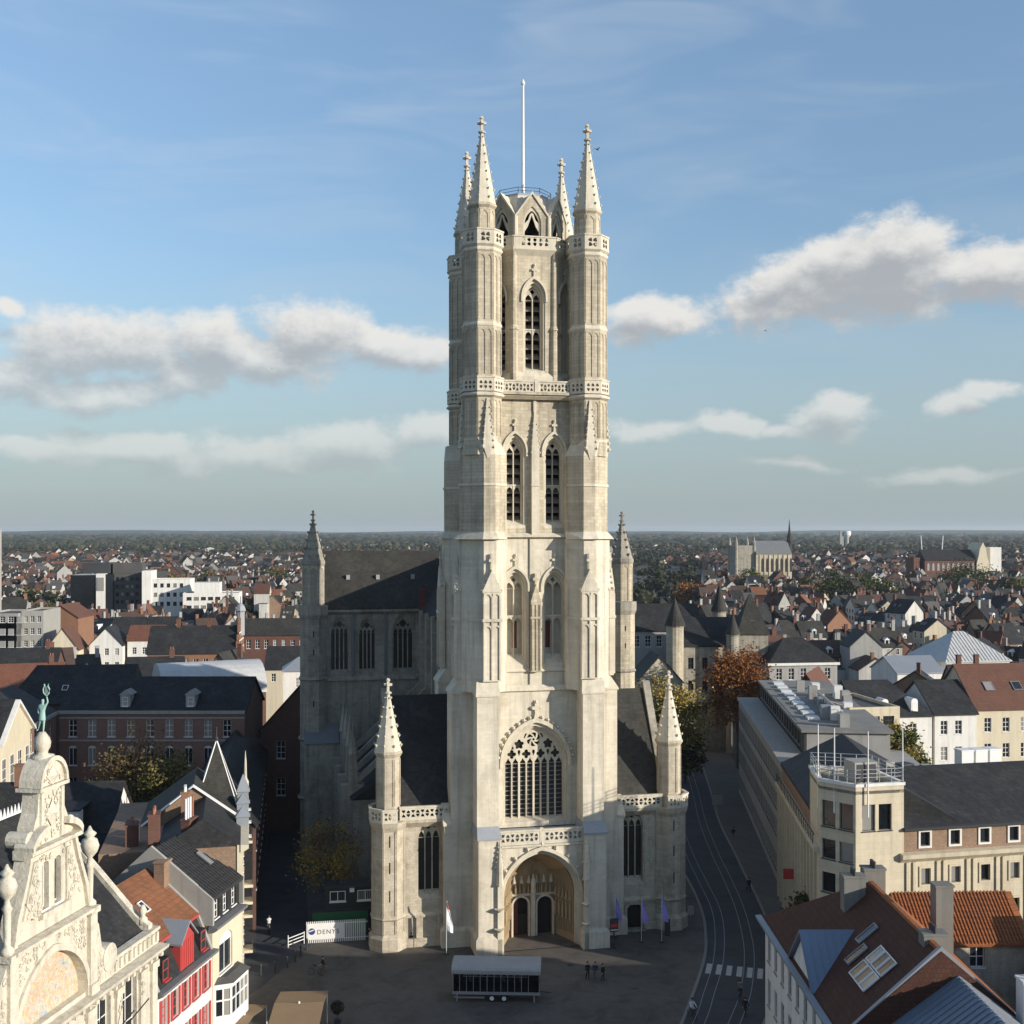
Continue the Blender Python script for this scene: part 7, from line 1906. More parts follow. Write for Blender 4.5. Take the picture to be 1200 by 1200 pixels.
def gen_town():
    base = RD(14)
    for i in range(-18, 22):
        for j in range(0, 28):
            bx, by = i * 55.0, 190 + j * 50.0
            x0 = bx + rc.uniform(-7, 7) + 0.18 * (by - 190) * (1 if i > 0 else -0.3); y0 = by + rc.uniform(-7, 7)
            if y0 > 1500 or abs(x0) > 0.62 * y0 + 40: continue
            ang = base + rc.uniform(-0.35, 0.35) + (0.5 if (i * 7 + j * 3) % 5 == 0 else 0)
            bw, bd = rc.uniform(42, 49), rc.uniform(36, 43)
            for side in range(4):
                L = bw if side % 2 == 0 else bd
                off = -L / 2
                while off < L / 2 - 3:
                    w = rc.uniform(4.6, 8.6)
                    if off + w > L / 2 + 2: break
                    dp = rc.uniform(8, 11)
                    half = (bd if side % 2 == 0 else bw) / 2
                    lx, ly = off, -half
                    a = ang + side * math.pi / 2
                    wx = x0 + math.cos(a) * lx - math.sin(a) * ly; wy = y0 + math.sin(a) * lx + math.cos(a) * ly
                    cx = wx + math.cos(a) * w / 2 - math.sin(a) * dp / 2; cy_ = wy + math.sin(a) * w / 2 + math.cos(a) * dp / 2
                    off += w + (0.03 if rc.random() < 0.93 else 3.5)
                    e = rc.uniform(8, 13.5); rg = e + rc.uniform(2.8, 5.2)
                    if rc.random() < 0.06: e += 4; rg += 4
                    spec = (wx, wy, a, w, dp, e, rg, rc.choice(WALLS), rc.choice(ROOFS), 'y' if rc.random() < 0.22 else 'x', rc.random())
                    if blocked(cx, cy_): continue
                    HS.append((cx, cy_, spec))
gen_town()
def in_view(x, y, z):
    px, py = 600 + 1350 * x / y, 622 - 1350 * (z - 44.5) / y
    if px < -30 or px > 1230: return False
    if y < 950 and 360 < px < 738: return False
    if py > 800 and px < 360: return False
    return True
vis = [h for h in HS if in_view(h[0], h[1], h[2][6])]
vis.sort(key=lambda h: h[1])
NEAR, REST = vis[:262], vis[262:]
# small shared window mesh for town houses
tw = MB(); tw.plate(rect(-0.55, 0.55, 0, 1.7), [rect(-0.45, -0.03, 0.1, 1.05), rect(0.03, 0.45, 0.1, 1.05), rect(-0.45, 0.45, 1.12, 1.6)], -0.06, 0.02); tw.k = 1; tw.box(-0.5, 0.5, -0.03, 0.0, 0.04, 1.66)
TWM = tw.mesh('window', ['white_paint', 'glass'])
dmm = MB(); dmm.box(-0.65, 0.65, 0, 2.2, 0, 1.5); dmm.exty([(-0.85, 1.45), (0.85, 1.45), (0, 2.1)], -0.15, 2.4); dmm.k = 1; dmm.box(-0.42, 0.42, -0.03, 0.02, 0.25, 1.35)
DMM = dmm.mesh('dormer', ['white_paint', 'glass'])
RN = {'slate': 'slate', 'slate_old': 'mossy slate', 'tile_town': 'red-tiled', 'tile_rust': 'orange-tiled', 'tile_umber': 'brown-tiled', 'roof_felt': 'flat-roofed'}
WN = {'brick_red': 'red brick', 'brick_dark': 'dark brick', 'brick_brown': 'brown brick', 'render_pale': 'white', 'render_cream': 'cream', 'plaster_grey': 'grey', 'brick_orange': 'orange brick', 'yellow_wall': 'yellow'}
def zone(x, y):
    px = 600 + 1350 * x / y
    if px < 360:
        a = 'near the left edge' if px < 60 else ('by the grey apartments' if y < 420 and px < 150 else ('around the brick school' if y < 380 else ('behind the black glass offices' if px < 180 else 'left of the transept turret')))
    else:
        a = ('beyond the castle' if px < 860 else ('behind the mansion' if px < 950 else ('left of the silver-roofed hall' if px < 1060 else ('behind the silver-roofed hall' if px < 1150 else 'near the right edge')))) 
    return a
ORD = ['first', 'second', 'third', 'fourth', 'fifth', 'sixth', 'seventh', 'eighth', 'ninth', 'tenth', 'eleventh', 'twelfth', 'thirteenth', 'fourteenth', 'fifteenth', 'sixteenth', 'seventeenth', 'eighteenth', 'nineteenth', 'twentieth']
lab_of = {}
tmp = {}
for h in NEAR:
    s_ = h[2]; flat = s_[8] == 'roof_felt'
    key = (RN[s_[8]], WN[s_[7]], 'gable-fronted ' if s_[9] == 'y' and not flat else '', zone(h[0], h[1]))
    tmp.setdefault(key, []).append(h)
for key, lst in tmp.items():
    lst.sort(key=lambda h: h[0] / h[1])
    for i, h in enumerate(lst):
        tail = '' if len(lst) == 1 else ', %s from the left' % ORD[min(i, 19)]
        core = ('%s %s house with %s roof' % (key[2].strip(), key[1], key[0])).strip() if 'tiled' not in key[0] and 'flat' not in key[0] else ('%s%s %s house' % (key[2], key[0], key[1]))
        lab_of[id(h)] = core + ' ' + key[3] + tail
for h in NEAR:
    cx, cy_, (wx, wy, a, w, dp, e, rg, wm, rm, ax, r_) = h
    flat = rm == 'roof_felt'
    p = thing('town_house', lab_of[id(h)], 'house', (wx, wy, 0), a, 'houses of the old town')
    b = MB()
    if flat: b.box(0, w, 0, dp, 0, e); 
    elif ax == 'x': b.extx([(0, 0), (dp, 0), (dp, e), (dp / 2, rg - 0.2), (0, e)], 0, w)
    else: b.exty([(0, 0), (w, 0), (w, e), (w / 2, rg - 0.2), (0, e)], 0, dp)
    b.build('wall', wm, p)
    if flat:
        MB().plate(rect(0, 0.1, 0, 0.1), [], 0, 0.1) if False else None
        q = MB(); q.box(-0.1, w + 0.1, -0.1, dp + 0.1, e + 0.002, e + 0.25); q.build('roof', rm, p)
        if r_ < 0.6: q = MB(); q.box(w * 0.3, w * 0.7, dp * 0.3, dp * 0.6, e + 0.25, e + 2.2); q.build('roof_box', wm, p)
    else:
        gable_roof(p, w, dp, e, rg, rm, 0.25, axis=ax)
        nch = 1 if r_ < 0.6 else 2
        for k in range(nch):
            if ax == 'x': chimney(p, 0.5 if k == 0 else w - 0.5, dp / 2 + (0.8 if r_ < 0.3 else -0.6), rg - 1.4, rg + 1.1 + r_, 0.9, 0.7, 'brick_orange' if r_ < 0.18 else ('brick_red' if r_ < 0.7 else 'plaster_grey'), 0)
            else: chimney(p, w / 2 - 0.9, dp * (0.3 + 0.4 * k), rg - 2, rg + 0.9 + r_, 0.7, 0.9, 'brick_orange' if r_ < 0.15 else 'brick_red', 0)
    # rear extension, rooflights and aerial
    if r_ > 0.35 and dp > 8.5:
        q = MB(); ew = w * (0.4 + 0.3 * r_); q.box(0.3, ew, dp, dp + 3.5, 0, e * 0.72); q.build('rear_extension', wm if r_ < 0.7 else 'render_pale', p); q = MB(); q.box(0.2, ew + 0.1, dp + 0.002, dp + 3.6, e * 0.72, e * 0.72 + 0.2); q.build('flat_roof', 'roof_felt', p)
    if not flat and ax == 'x' and 0.2 < r_ < 0.6:
        slp = (rg - e) / (dp / 2)
        for k in range(1 + int(r_ * 5) % 3):
            yy = dp * 0.25; skylight(p, w * (0.25 + 0.25 * k), yy, e + yy * slp + 0.06, math.atan(slp), 0.7, 1.0, 'zinc')
    if r_ < 0.25 and not flat:
        q = MB(); q.tube([(w * 0.5, dp * 0.5, rg), (w * 0.5, dp * 0.5, rg + 2.4)], 0.03, 4); q.tube([(w * 0.5 - 0.6, dp * 0.5, rg + 2.2), (w * 0.5 + 0.6, dp * 0.5, rg + 2.2)], 0.025, 4); q.build('aerial', 'steel', p)
    # windows on the walls that face the viewer
    for k in range(4):
        n_ = a + k * math.pi / 2 - math.pi / 2
        nx_, ny_ = math.cos(n_), math.sin(n_)
        vx, vy = -cx, -cy_; l = math.hypot(vx, vy)
        if (nx_ * vx + ny_ * vy) / l < 0.45: continue
        if k % 2 == 1: continue
        Lf = w
        M = I4 if k == 0 else shift(w, dp, 0) @ rotz(math.pi)
        nn = max(2, int(Lf / 2.6))
        for z in (e - 2.4, e - 5.4):
            if z < 4: continue
            for i in range(nn):
                o = ob('window', TWM, p); o.matrix_basis = M @ shift(Lf * (i + 0.5) / nn, -0.005, z)
        if ax == 'x' and not flat and r_ > 0.55:
            o = ob('dormer', DMM, p); o.matrix_basis = M @ shift(w * 0.5, 0.7, e + 0.2 + 0.0)
# ---- the rest of the town, one mass
def house_into(b, wx, wy, a, w, dp, e, rg, wi, ri, ax):
    b.M = shift(wx, wy, 0) @ rotz(a)
    b.k = wi
    if ax == 'x':
        b.add([(0, 0, 0), (w, 0, 0), (w, dp, 0), (0, dp, 0), (0, 0, e), (w, 0, e), (w, dp, e), (0, dp, e), (0, dp / 2, rg), (w, dp / 2, rg)], [(0, 1, 5, 4), (2, 3, 7, 6), (1, 2, 6, 9, 5), (3, 0, 4, 8, 7)])
        b.k = ri
        b.add([(-0.2, -0.2, e - 0.1), (w + 0.2, -0.2, e - 0.1), (w + 0.2, dp / 2, rg + 0.12), (-0.2, dp / 2, rg + 0.12), (w + 0.2, dp + 0.2, e - 0.1), (-0.2, dp + 0.2, e - 0.1)], [(0, 1, 2, 3), (3, 2, 4, 5)])
    else:
        b.add([(0, 0, 0), (w, 0, 0), (w, dp, 0), (0, dp, 0), (0, 0, e), (w, 0, e), (w, dp, e), (0, dp, e), (w / 2, 0, rg), (w / 2, dp, rg)], [(0, 1, 5, 8, 4), (2, 3, 7, 9, 6), (1, 2, 6, 5), (3, 0, 4, 7)])
        b.k = ri
        b.add([(-0.2, -0.2, e - 0.1), (w / 2, -0.2, rg + 0.12), (w / 2, dp + 0.2, rg + 0.12), (-0.2, dp + 0.2, e - 0.1), (w + 0.2, -0.2, e - 0.1), (w + 0.2, dp + 0.2, e - 0.1)], [(0, 1, 2, 3), (1, 4, 5, 2)])
UM = sorted(set(WALLS)) + sorted(set(ROOFS)) + ['white_paint', 'glass']
ix = {m_: i for i, m_ in enumerate(UM)}
b = MB()
for h in REST:
    (wx, wy, a, w, dp, e, rg, wm, rm, ax, r_) = h[2]
    house_into(b, wx, wy, a, w, dp, e, rg, ix[wm], ix[rm], ax)
    if h[1] < 900:
        b.k = ix['brick_red' if r_ < 0.6 else 'plaster_grey']; b.box(0.2, 1.0, dp / 2 - 0.4, dp / 2 + 0.4, rg - 1, rg + 1.3)
        if r_ > 0.55:
            b.k = ix['white_paint']; b.box(w * 0.5 - 0.6, w * 0.5 + 0.6, 0.8, 3.0, e, e + 1.8)
        if r_ < 0.4:
            b.k = ix[wm]; b.box(0.5, w * 0.6, dp, dp + 4, 0, e * 0.75); b.k = ix['roof_felt']; b.box(0.4, w * 0.6 + 0.1, dp, dp + 4.1, e * 0.75, e * 0.75 + 0.2)
        b.k = ix['glass']
        for z in (e - 2.3, e - 5.2):
            for i in range(max(1, int(w / 2.6))):
                x = w * (i + 0.5) / max(1, int(w / 2.6)); b.box(x - 0.45, x + 0.45, -0.05, 0.02, z, z + 1.5)
for i in range(5200):
    y = 1450 + (rc.random() ** 1.5) * 4200; x = rc.uniform(-0.52, 0.52) * y
    if rc.random() < (y - 1450) / 5000: continue
    w = rc.uniform(7, 14) * (1 + (rc.random() < 0.06) * 3); dp = rc.uniform(8, 14); e = rc.uniform(5, 10)
    house_into(b, x, y, rc.uniform(-0.6, 0.9), w, dp, e, e + rc.uniform(2, 5), ix[rc.choice(WALLS + ['render_pale'] * 3)], ix[rc.choice(ROOFS + ['tile_town', 'tile_rust'] * 2)], rc.choice('xxy'))
b.build('distant_houses', UM, kind='stuff', label='dense mass of far roofs and houses towards the horizon', cat='houses')
# ---- trees of the far town and the wooded plain
def low_tree(b, x, y, h, r, k, rg):
    b.k = k; b.M = None
    if y < 2200:
        vs, fs = [], []
        nq = 90 if y < 1200 else 50
        sz = r * (0.2 if y < 1200 else 0.27)
        for i in range(nq):
            d = Vector((rg.gauss(0, 1), rg.gauss(0, 1), rg.gauss(0, 1))).normalized() * rg.uniform(0.5, 1.0)
            c = Vector((x + d.x * r, y + d.y * r, h * 0.58 + d.z * h * 0.42))
            u = Vector((rg.gauss(0, 1), rg.gauss(0, 1), rg.gauss(0, 1))).normalized() * sz
            v = u.cross(d).normalized() * sz * 0.8
            o = len(vs); vs += [tuple(c - u), tuple(c + v), tuple(c + u), tuple(c - v)]; fs.append((o, o + 1, o + 2, o + 3))
        b.add(vs, fs)
        return
    n = 6; rings = []
    for (f, rr) in ((0.12, 0.35), (0.35, 0.95), (0.65, 1.0), (0.9, 0.55)):
        o = rg.uniform(0, 1)
        rings.append([(x + r * rr * rg.uniform(0.75, 1.2) * math.cos(6.283 * (i + o) / n), y + r * rr * rg.uniform(0.75, 1.2) * math.sin(6.283 * (i + o) / n), h * f * rg.uniform(0.93, 1.07)) for i in range(n)])
    b.loft(rings)
rt_ = random.Random(5)
leafmat('leaf_far', (0.045, 0.05, 0.027)); leafmat('leaf_far_dark', (0.026, 0.032, 0.02)); leafmat('leaf_far_brown', (0.07, 0.056, 0.03))
TM = ['leaf_far', 'leaf_far_dark', 'leaf_far', 'leaf_far_brown', 'leaf_far_dark']
b = MB()
for i in range(8000):
    f = rt_.random()
    y = 500 + 8500 * f ** 1.5 if i % 3 else 1300 + 2200 * rt_.random()
    x = rt_.uniform(-0.5, 0.5) * y
    if y < 950 and abs(x) < 0.09 * y: continue
    if y < 1500 and rt_.random() < 0.35: continue
    sc_ = 1 + y / 7000
    low_tree(b, x, y, rt_.uniform(7, 15) * sc_, rt_.uniform(4, 8) * sc_ * (1.0 if y < 3000 else 2.2), rt_.choice((0, 0, 1, 1, 2, 2, 3, 4)), rt_)
b.build('distant_trees', TM, kind='stuff', label='distant woods and garden trees on the plain', cat='trees')
# countable trees of the nearer town
k = 0
for (px, Y, H, r, ms, lab) in ((985, 560, 24, 14, ('leaf_green', 'leaf_dark', 'leaf_olive'), 'big dark green tree clump above the right-hand roofs'), (1028, 575, 21, 11, ('leaf_green', 'leaf_olive', 'leaf_dark'), 'rounded green tree right of the biggest far tree'), (1008, 600, 20, 10, ('leaf_dark', 'leaf_green', 'leaf_dark'), 'dark tree between the two big far trees'),
        (880, 660, 22, 8, ('leaf_green', 'leaf_olive', 'leaf_green'), 'green tree before the sunlit far church'), (808, 560, 19, 9, ('leaf_rust', 'leaf_brown', 'leaf_rust'), 'dark russet tree left of the far church'), (945, 640, 18, 9, ('leaf_green', 'leaf_dark', 'leaf_olive'), 'green tree right of the far church'),
        (1130, 690, 24, 14, ('leaf_dark', 'leaf_green', 'leaf_dark'), 'dark grove in front of the abbey church'), (1190, 620, 18, 9, ('leaf_green', 'leaf_olive', 'leaf_dark'), 'green tree by the right edge among far roofs'),
        (25, 420, 17, 9, ('leaf_olive', 'leaf_green', 'leaf_brown'), 'olive tree at the far left among orange roofs'), (40, 520, 18, 10, ('leaf_green', 'leaf_olive', 'leaf_dark'), 'green tree behind the left apartments'), (200, 640, 18, 10, ('leaf_olive', 'leaf_green', 'leaf_yellow'), 'yellow-green tree above the white offices'), (250, 700, 18, 11, ('leaf_green', 'leaf_olive', 'leaf_dark'), 'wide green tree right of the white offices'),
        (320, 760, 18, 11, ('leaf_green', 'leaf_dark', 'leaf_olive'), 'green tree left of the transept turret'), (60, 455, 15, 8, ('leaf_olive', 'leaf_yellow', 'leaf_green'), 'light green tree below the black glass offices'), (135, 700, 17, 11, ('leaf_dark', 'leaf_green', 'leaf_olive'), 'dark green tree behind the black glass offices')):
    k += 1
    tree('tree', lab, ((px - 600) / 1350 * Y, Y), H, r, ms, 3600, 0.62, 0.8, seed=40 + k, group='trees of the town')
# low hills closing the plain
b = MB(); rh_ = random.Random(3); n = 90; vs = []
for i in range(n):
    x = -8500 + 17000 * i / (n - 1)
    hh = 34 + 9 * math.sin(i * 0.31) + 6 * math.sin(i * 0.83 + 1) + rh_.uniform(-3, 3)
    vs += [(x, 9300, -0.5), (x, 10300, hh), (x, 12500, hh + 6), (x, 13500, -0.5)]
b.add(vs, [(4 * i + j, 4 * i + 4 + j, 4 * i + 5 + j, 4 * i + 1 + j) for i in range(n - 1) for j in range(3)])
b.build('hills', 'leaf_dark', kind='structure')
# ================================================================== things on the square
mat('canvas_grey', (0.36, 0.355, 0.34), 0.8, 0.12, 1.0)
mat('canvas_tan', (0.26, 0.18, 0.105), 0.9, 0.12, 0.8)
mat('black_cloth', (0.014, 0.014, 0.015), 0.9, 0.2, 1.0)
mat('tyre', (0.02, 0.02, 0.02), 0.9, 0.1, 1.0)
mat('banner_violet', (0.30, 0.27, 0.62), 0.8, 0.25, 1.5, alt=(0.45, 0.22, 0.50), altamt=0.9, altscale=0.7)
mat('banner_white', (0.78, 0.78, 0.80), 0.8, 0.05, 1.0)
mat('banner_red', (0.5, 0.07, 0.08), 0.8, 0.1, 1.0)
mat('cabin_green', (0.025, 0.13, 0.055), 0.6, 0.12, 1.0)
mat('cabin_dark', (0.03, 0.035, 0.038), 0.6, 0.15, 1.0)
mat('skin', (0.48, 0.30, 0.22), 0.6, 0.05, 3.0)
mat('hair', (0.06, 0.04, 0.03), 0.7, 0.1, 3.0)
mat('ink_blue', (0.04, 0.055, 0.20), 0.6, 0.05, 1.0)
for nm, c_ in (('cloth_black', (0.02, 0.02, 0.023)), ('cloth_navy', (0.03, 0.04, 0.08)), ('cloth_grey', (0.14, 0.14, 0.14)), ('cloth_white', (0.6, 0.6, 0.6)), ('cloth_blue', (0.08, 0.13, 0.25)), ('cloth_brown', (0.13, 0.08, 0.05))):
    mat(nm, c_, 0.9, 0.1, 3.0)
# ---- stage trailer
tr = thing('stage_trailer', 'open-sided stage trailer with grey curved roof and lighting truss inside', 'trailer', (-5.6, 108.9, 0), RD(-2.5))
TW, TD = 8.2, 2.5
MB().box(0, TW, 0, TD, 0.75, 0.95).build('deck', 'steel', tr)
MB().box(0.05, TW - 0.05, TD - 0.08, TD - 0.02, 0.95, 3.0).build('back_wall', 'black_cloth', tr)
MB().box(0.12, TW - 0.12, 0.1, TD - 0.1, 0.952, 0.98).build('floor', 'black_cloth', tr)
for x in (0.0, TW - 0.1): MB().box(x, x + 0.1, 0.02, TD - 0.02, 0.95, 3.0).build('end_wall', 'black_cloth', tr)
b = MB(); b.extx([(-0.16, 2.72), (-0.2, 3.05), (-0.05, 3.25), (0.5, 3.42), (1.6, 3.5), (TD + 0.1, 3.42), (TD + 0.12, 2.9), (TD + 0.02, 2.9), (TD, 3.3), (1.6, 3.38), (0.5, 3.3), (0.05, 3.15), (-0.05, 2.72)], -0.12, TW + 0.12); b.build('roof', 'canvas_grey', tr)
for x in (0.03, 0.65, 1.3, 1.95, 2.6, 3.25, 3.9, 4.55, 5.2, 5.85, 6.5, 7.15, TW - 0.03): MB().box(x - 0.025, x + 0.025, -0.03, 0.02, 0.95, 2.9).build('post', 'steel', tr)
MB().box(-0.05, TW + 0.05, -0.06, -0.01, 0.72, 0.98).build('side_rail', 'steel', tr); MB().box(-0.05, TW + 0.05, -0.06, -0.032, 2.62, 2.74).build('side_rail', 'steel', tr)
b = MB()
for (y, z) in ((0.55, 2.55), (0.55, 2.2), (0.85, 2.38)): b.tube([(0.9, y, z), (7.0, y, z)], 0.03, 5)
for i in range(20):
    x = 0.95 + 0.3 * i; b.tube([(x, 0.55, 2.55 if i % 2 else 2.2), (x + 0.3, 0.55, 2.2 if i % 2 else 2.55)], 0.018, 4)
b.build('lighting_truss', 'steel', tr)
for i in range(4): MB().lathe(1.6 + 1.6 * i, 0.6, [(0.12, 1.75), (0.14, 2.1), (0.05, 2.2)], 8).build('stage_lamp', 'frame_dark', tr)
for x in (3.7, 4.85):
    for y in (0.0, TD - 0.25):
        wm_ = Matrix.Translation((x, y, 0.36)) @ Matrix.Rotation(-math.pi / 2, 4, 'X')
        o = MB(wm_).lathe(0, 0, [(0.2, 0), (0.36, 0.02), (0.36, 0.2), (0.2, 0.22)], 18).build('wheel', 'tyre', tr); MB(wm_).lathe(0, 0, [(0.21, -0.012), (0.2, -0.03), (0.06, -0.02)], 12).build('rim', 'white_paint', o)
MB().box(0.1, 3.0, -0.05, 0.25, 0.36, 0.46).build('step_board', 'steel', tr); MB().box(5.4, 8.0, 0.1, 0.3, 0.45, 0.6).build('chassis_beam', 'dark_metal', tr)
for x in (0.4, 7.7): MB().box(x - 0.06, x + 0.06, 0.05, 0.17, 0.0, 0.75).build('leg', 'steel', tr)
MB().tube([(TW, TD / 2, 0.6), (TW + 1.1, TD / 2, 0.5)], 0.05, 6).build('drawbar', 'dark_metal', tr)

# ---- picket hoarding with the contractor's sign
f0, f1 = Vector((-22.2, 124.1)), Vector((-15.7, 125.2))
fd = f1 - f0; FL = fd.length; fa = math.atan2(fd.y, fd.x)
fe = thing('fence', 'white picket site fence with contractor sign beside the cathedral corner', 'fence', (f0.x, f0.y, 0), fa)
for zz in (0.35, 2.0): MB().box(0, FL, 0.03, 0.07, zz, zz + 0.1).build('rail', 'white_paint', fe)
pk = MB().box(-0.052, 0.052, -0.02, 0.028, 0.05, 2.35).mesh('picket', 'white_paint')
npk = int(FL / 0.2)
for i in range(npk):
    o = ob('picket', pk, fe); o.location = (0.1 + i * 0.2, 0, 0)
MB().plate(rect(0.15, 4.15, 0.45, 2.15), [], -0.06, -0.03).build('sign_board', 'white_paint', fe)
cu = bpy.data.curves.new('sign_text', 'FONT'); cu.body = 'DENYS'; cu.size = 0.68; cu.extrude = 0.004; cu.space_character = 1.22; cu.align_x = 'LEFT'
tx_ = bpy.data.objects.new('tmp_text', cu); COL.objects.link(tx_)
tm = bpy.data.meshes.new_from_object(tx_.evaluated_get(bpy.context.evaluated_depsgraph_get())); bpy.data.objects.remove(tx_)
tm.materials.clear(); tm.materials.append(MATS['frame_dark'])
o = ob('lettering', tm, fe); o.matrix_basis = shift(1.15, -0.07, 0.98) @ Matrix.Rotation(math.pi / 2, 4, 'X')
me_ = Matrix.Translation((0.62, -0.066, 1.3)) @ Matrix.Rotation(math.pi / 2, 4, 'X')
MB(me_).lathe(0, 0, [(0.36, 0.0), (0.36, 0.006)], 18).build('emblem', 'ink_blue', fe); MB(me_).add([(-0.3, -0.05, 0.012), (0.26, 0.12, 0.012), (0.2, 0.22, 0.012), (-0.32, 0.06, 0.012)], [(0, 1, 2, 3)]).build('emblem_band', 'white_paint', fe)
gt = thing('barrier', 'small white barrier gate at the left end of the picket fence', 'barrier', (-23.9, 123.0, 0), fa + 0.5)
for zz in (0.25, 0.6, 0.95): MB().tube([(0, 0, zz), (1.9, 0, zz + 0.25)], 0.05, 6).build('bar', 'white_paint', gt)
for x in (0, 1.9): MB().tube([(x, 0, 0), (x, 0, 1.3)], 0.05, 6).build('post', 'white_paint', gt)
# ---- site cabins
def cabin(label, pos, rz, z0, m_, wins=True):
    p = thing('site_cabin', label, 'cabin', (pos[0], pos[1], z0), rz)
    MB().box(0, 6, 0, 2.5, 0.02, 2.6).build('shell', m_, p)
    for i in range(28): MB().box(0.1 + 0.21 * i, 0.2 + 0.21 * i, -0.03, 0.0, 0.2, 2.4).build('corrugation', m_, p)
    for (x0, x1, z_) in ((0, 6, 0.0), (0, 6, 2.5)): MB().box(x0 - 0.02, x1 + 0.02, -0.05, 2.52, z_ + 0.021, z_ + 0.12).build('frame_rail', 'frame_dark', p)
    if wins:
        for x in (1.4, 4.4):
            put_window(p, I4, x, 1.0, 1.7, 1.1, -0.2, nx=2, nz=1)
        MB().box(2.7, 3.2, -0.3, -0.04, 2.0, 2.4).build('air_conditioner', 'white_paint', p)
    return p
cabin('green site container behind the picket fence', (-21.9, 126.4), fa, 0.0, 'cabin_green', False)
cabin('dark ground-level site cabin next to the green container', (-17.9 + 2.2, 127.6), fa, 0.0, 'cabin_dark')
cabin('upper site cabin with two white-framed windows above the green container', (-20.6, 126.8), fa, 2.66, 'cabin_dark')

# ---- banners
def banner(label, pos, m_, h=5.6, seed=1, tip=None):
    p = thing('banner_flag', label, 'flag', (pos[0], pos[1], 0), RD(-8), 'feather banners by the porch')
    MB().tube([(0, 0, 0.0), (0, 0, h * 0.75), (0.06, 0, h)], 0.03, 6).build('pole', 'white_paint', p)
    MB().lathe(0, 0, [(0.3, 0.0), (0.3, 0.08), (0.05, 0.12)], 10).build('base', 'dark_metal', p)
    n = 8; pts = []
    for i in range(n + 1):
        f = i / n; z = h - f * (h * 0.56); w_ = 0.05 + 0.85 * min(1, f * 1.3) * (1 - 0.15 * f)
        pts.append((0.05, 0.03 * math.sin(f * 5), z, w_))
    vs = []
    for (x, y, z, w_) in pts: vs += [(x, y, z), (x + w_ * 0.5, y + 0.12 * math.sin(z * 2), z - 0.1), (x + w_ * 0.85, y + 0.05, z - 0.25)]
    bb = MB(); bb.add(vs + [(x, y + 0.012, z) for x, y, z in vs], [(3 * i + j, 3 * i + j + 1, 3 * i + j + 4, 3 * i + j + 3) for i in range(n) for j in range(2)] + [tuple(len(vs) + q for q in (3 * i + j + 3, 3 * i + j + 4, 3 * i + j + 1, 3 * i + j)) for i in range(n) for j in range(2)])
    if tip:
        bb.mi = [1 if k % (2 * n) < 4 else 0 for k in range(len(bb.f))]
    bb.build('cloth', [m_] + ([tip] if tip else []), p)
banner('white feather banner with red tip left of the porch', (-6.9, 121.1), 'banner_white', tip='banner_red')
banner('violet feather banner right beside the porch buttress', (11.3, 126.2), 'banner_violet', 4.6)
banner('violet feather banner before the small aisle door', (14.0, 124.6), 'banner_violet', 4.9)
banner('rightmost violet feather banner by the stair turret', (16.2, 124.6), 'banner_violet', 5.4)
# ---- info totem
it = thing('info_totem', 'red and black information stand on the square right of the porch', 'sign', (10.9, 123.0, 0), RD(10))
MB().box(-0.06, 0.06, -0.06, 0.06, 0, 1.7).build('post', 'dark_metal', it); MB().box(-0.45, 0.45, -0.08, 0.08, 1.7, 3.1).build('panel', 'frame_dark', it); MB().box(-0.4, 0.4, -0.1, -0.082, 2.2, 2.55).build('red_band', 'red_paint', it); MB().box(-0.4, 0.4, -0.1, -0.082, 1.85, 1.95).build('white_band', 'white_paint', it)
MB().lathe(0, 0, [(0.35, 0), (0.35, 0.06), (0.08, 0.1)], 10).build('base', 'dark_metal', it)
# ---- bollards
for i, (x, y) in enumerate(((-25.1, 115.1), (-23.9, 116.0), (-22.9, 117.3), (-22.4, 119.0), (-22.1, 120.4), (-21.8, 122.4))):
    p = thing('bollard', '%s dark iron bollard from the barrier gate along the side street' % ORD[5 - i], 'bollard', (x, y, 0), 0, 'bollards of the side street')
    MB().lathe(0, 0, [(0.13, 0), (0.13, 0.1), (0.09, 0.14), (0.08, 0.95)], 10).build('shaft', 'dark_metal', p); MB().lathe(0, 0, [(0.08, 0.95), (0.12, 1.0), (0.12, 1.1), (0.05, 1.2)], 10).build('cap', 'dark_metal', p)
# ---- terrace canopies
def canopy(label, pos, rz, w, d, h):
    p = thing('terrace_canopy', label, 'canopy', (pos[0], pos[1], 0), rz)
    MB().extx([(0, h), (d * 0.5, h + 0.45), (d * 0.505, h + 0.43), (0, h - 0.04)], 0, w).build('canvas', 'canvas_tan', p); MB().extx([(d, h), (d * 0.51, h + 0.45), (d * 0.51, h + 0.41), (d, h - 0.04)], 0, w).build('canvas', 'canvas_tan', p)
    MB().box(0, w, -0.02, 0.0, h - 0.4, h - 0.03).build('valance', 'canvas_tan', p)
    for x in (0.1, w - 0.1):
        for y in (0.1, d - 0.1): MB().tube([(x, y, 0), (x, y, h - 0.05)], 0.05, 6).build('post', 'white_paint', p)
    MB().lathe(w * 0.5, d * 0.5, [(0.1, h + 0.4), (0.08, h + 0.6)], 8).build('cap', 'white_paint', p)
    return p
canopy('brown terrace canopy at the bottom edge of the square', (-20.5, 96.5), RD(3), 4.3, 7.5, 2.9)
canopy('tan awning against the white oriel house', (-24.2, 95.2), RD(-10), 1.7, 6.4, 2.8)
tp_ = thing('topiary', 'round clipped shrub in a pot beside the brown canopy', 'shrub', (-15.7, 103.6, 0), 0)
MB().lathe(0, 0, [(0.25, 0), (0.34, 0.6)], 10).build('pot', 'dark_metal', tp_); MB().tube([(0, 0, 0.6), (0, 0, 1.2)], 0.05, 6).build('stem', 'bark', tp_)
rg = random.Random(2); b = MB()
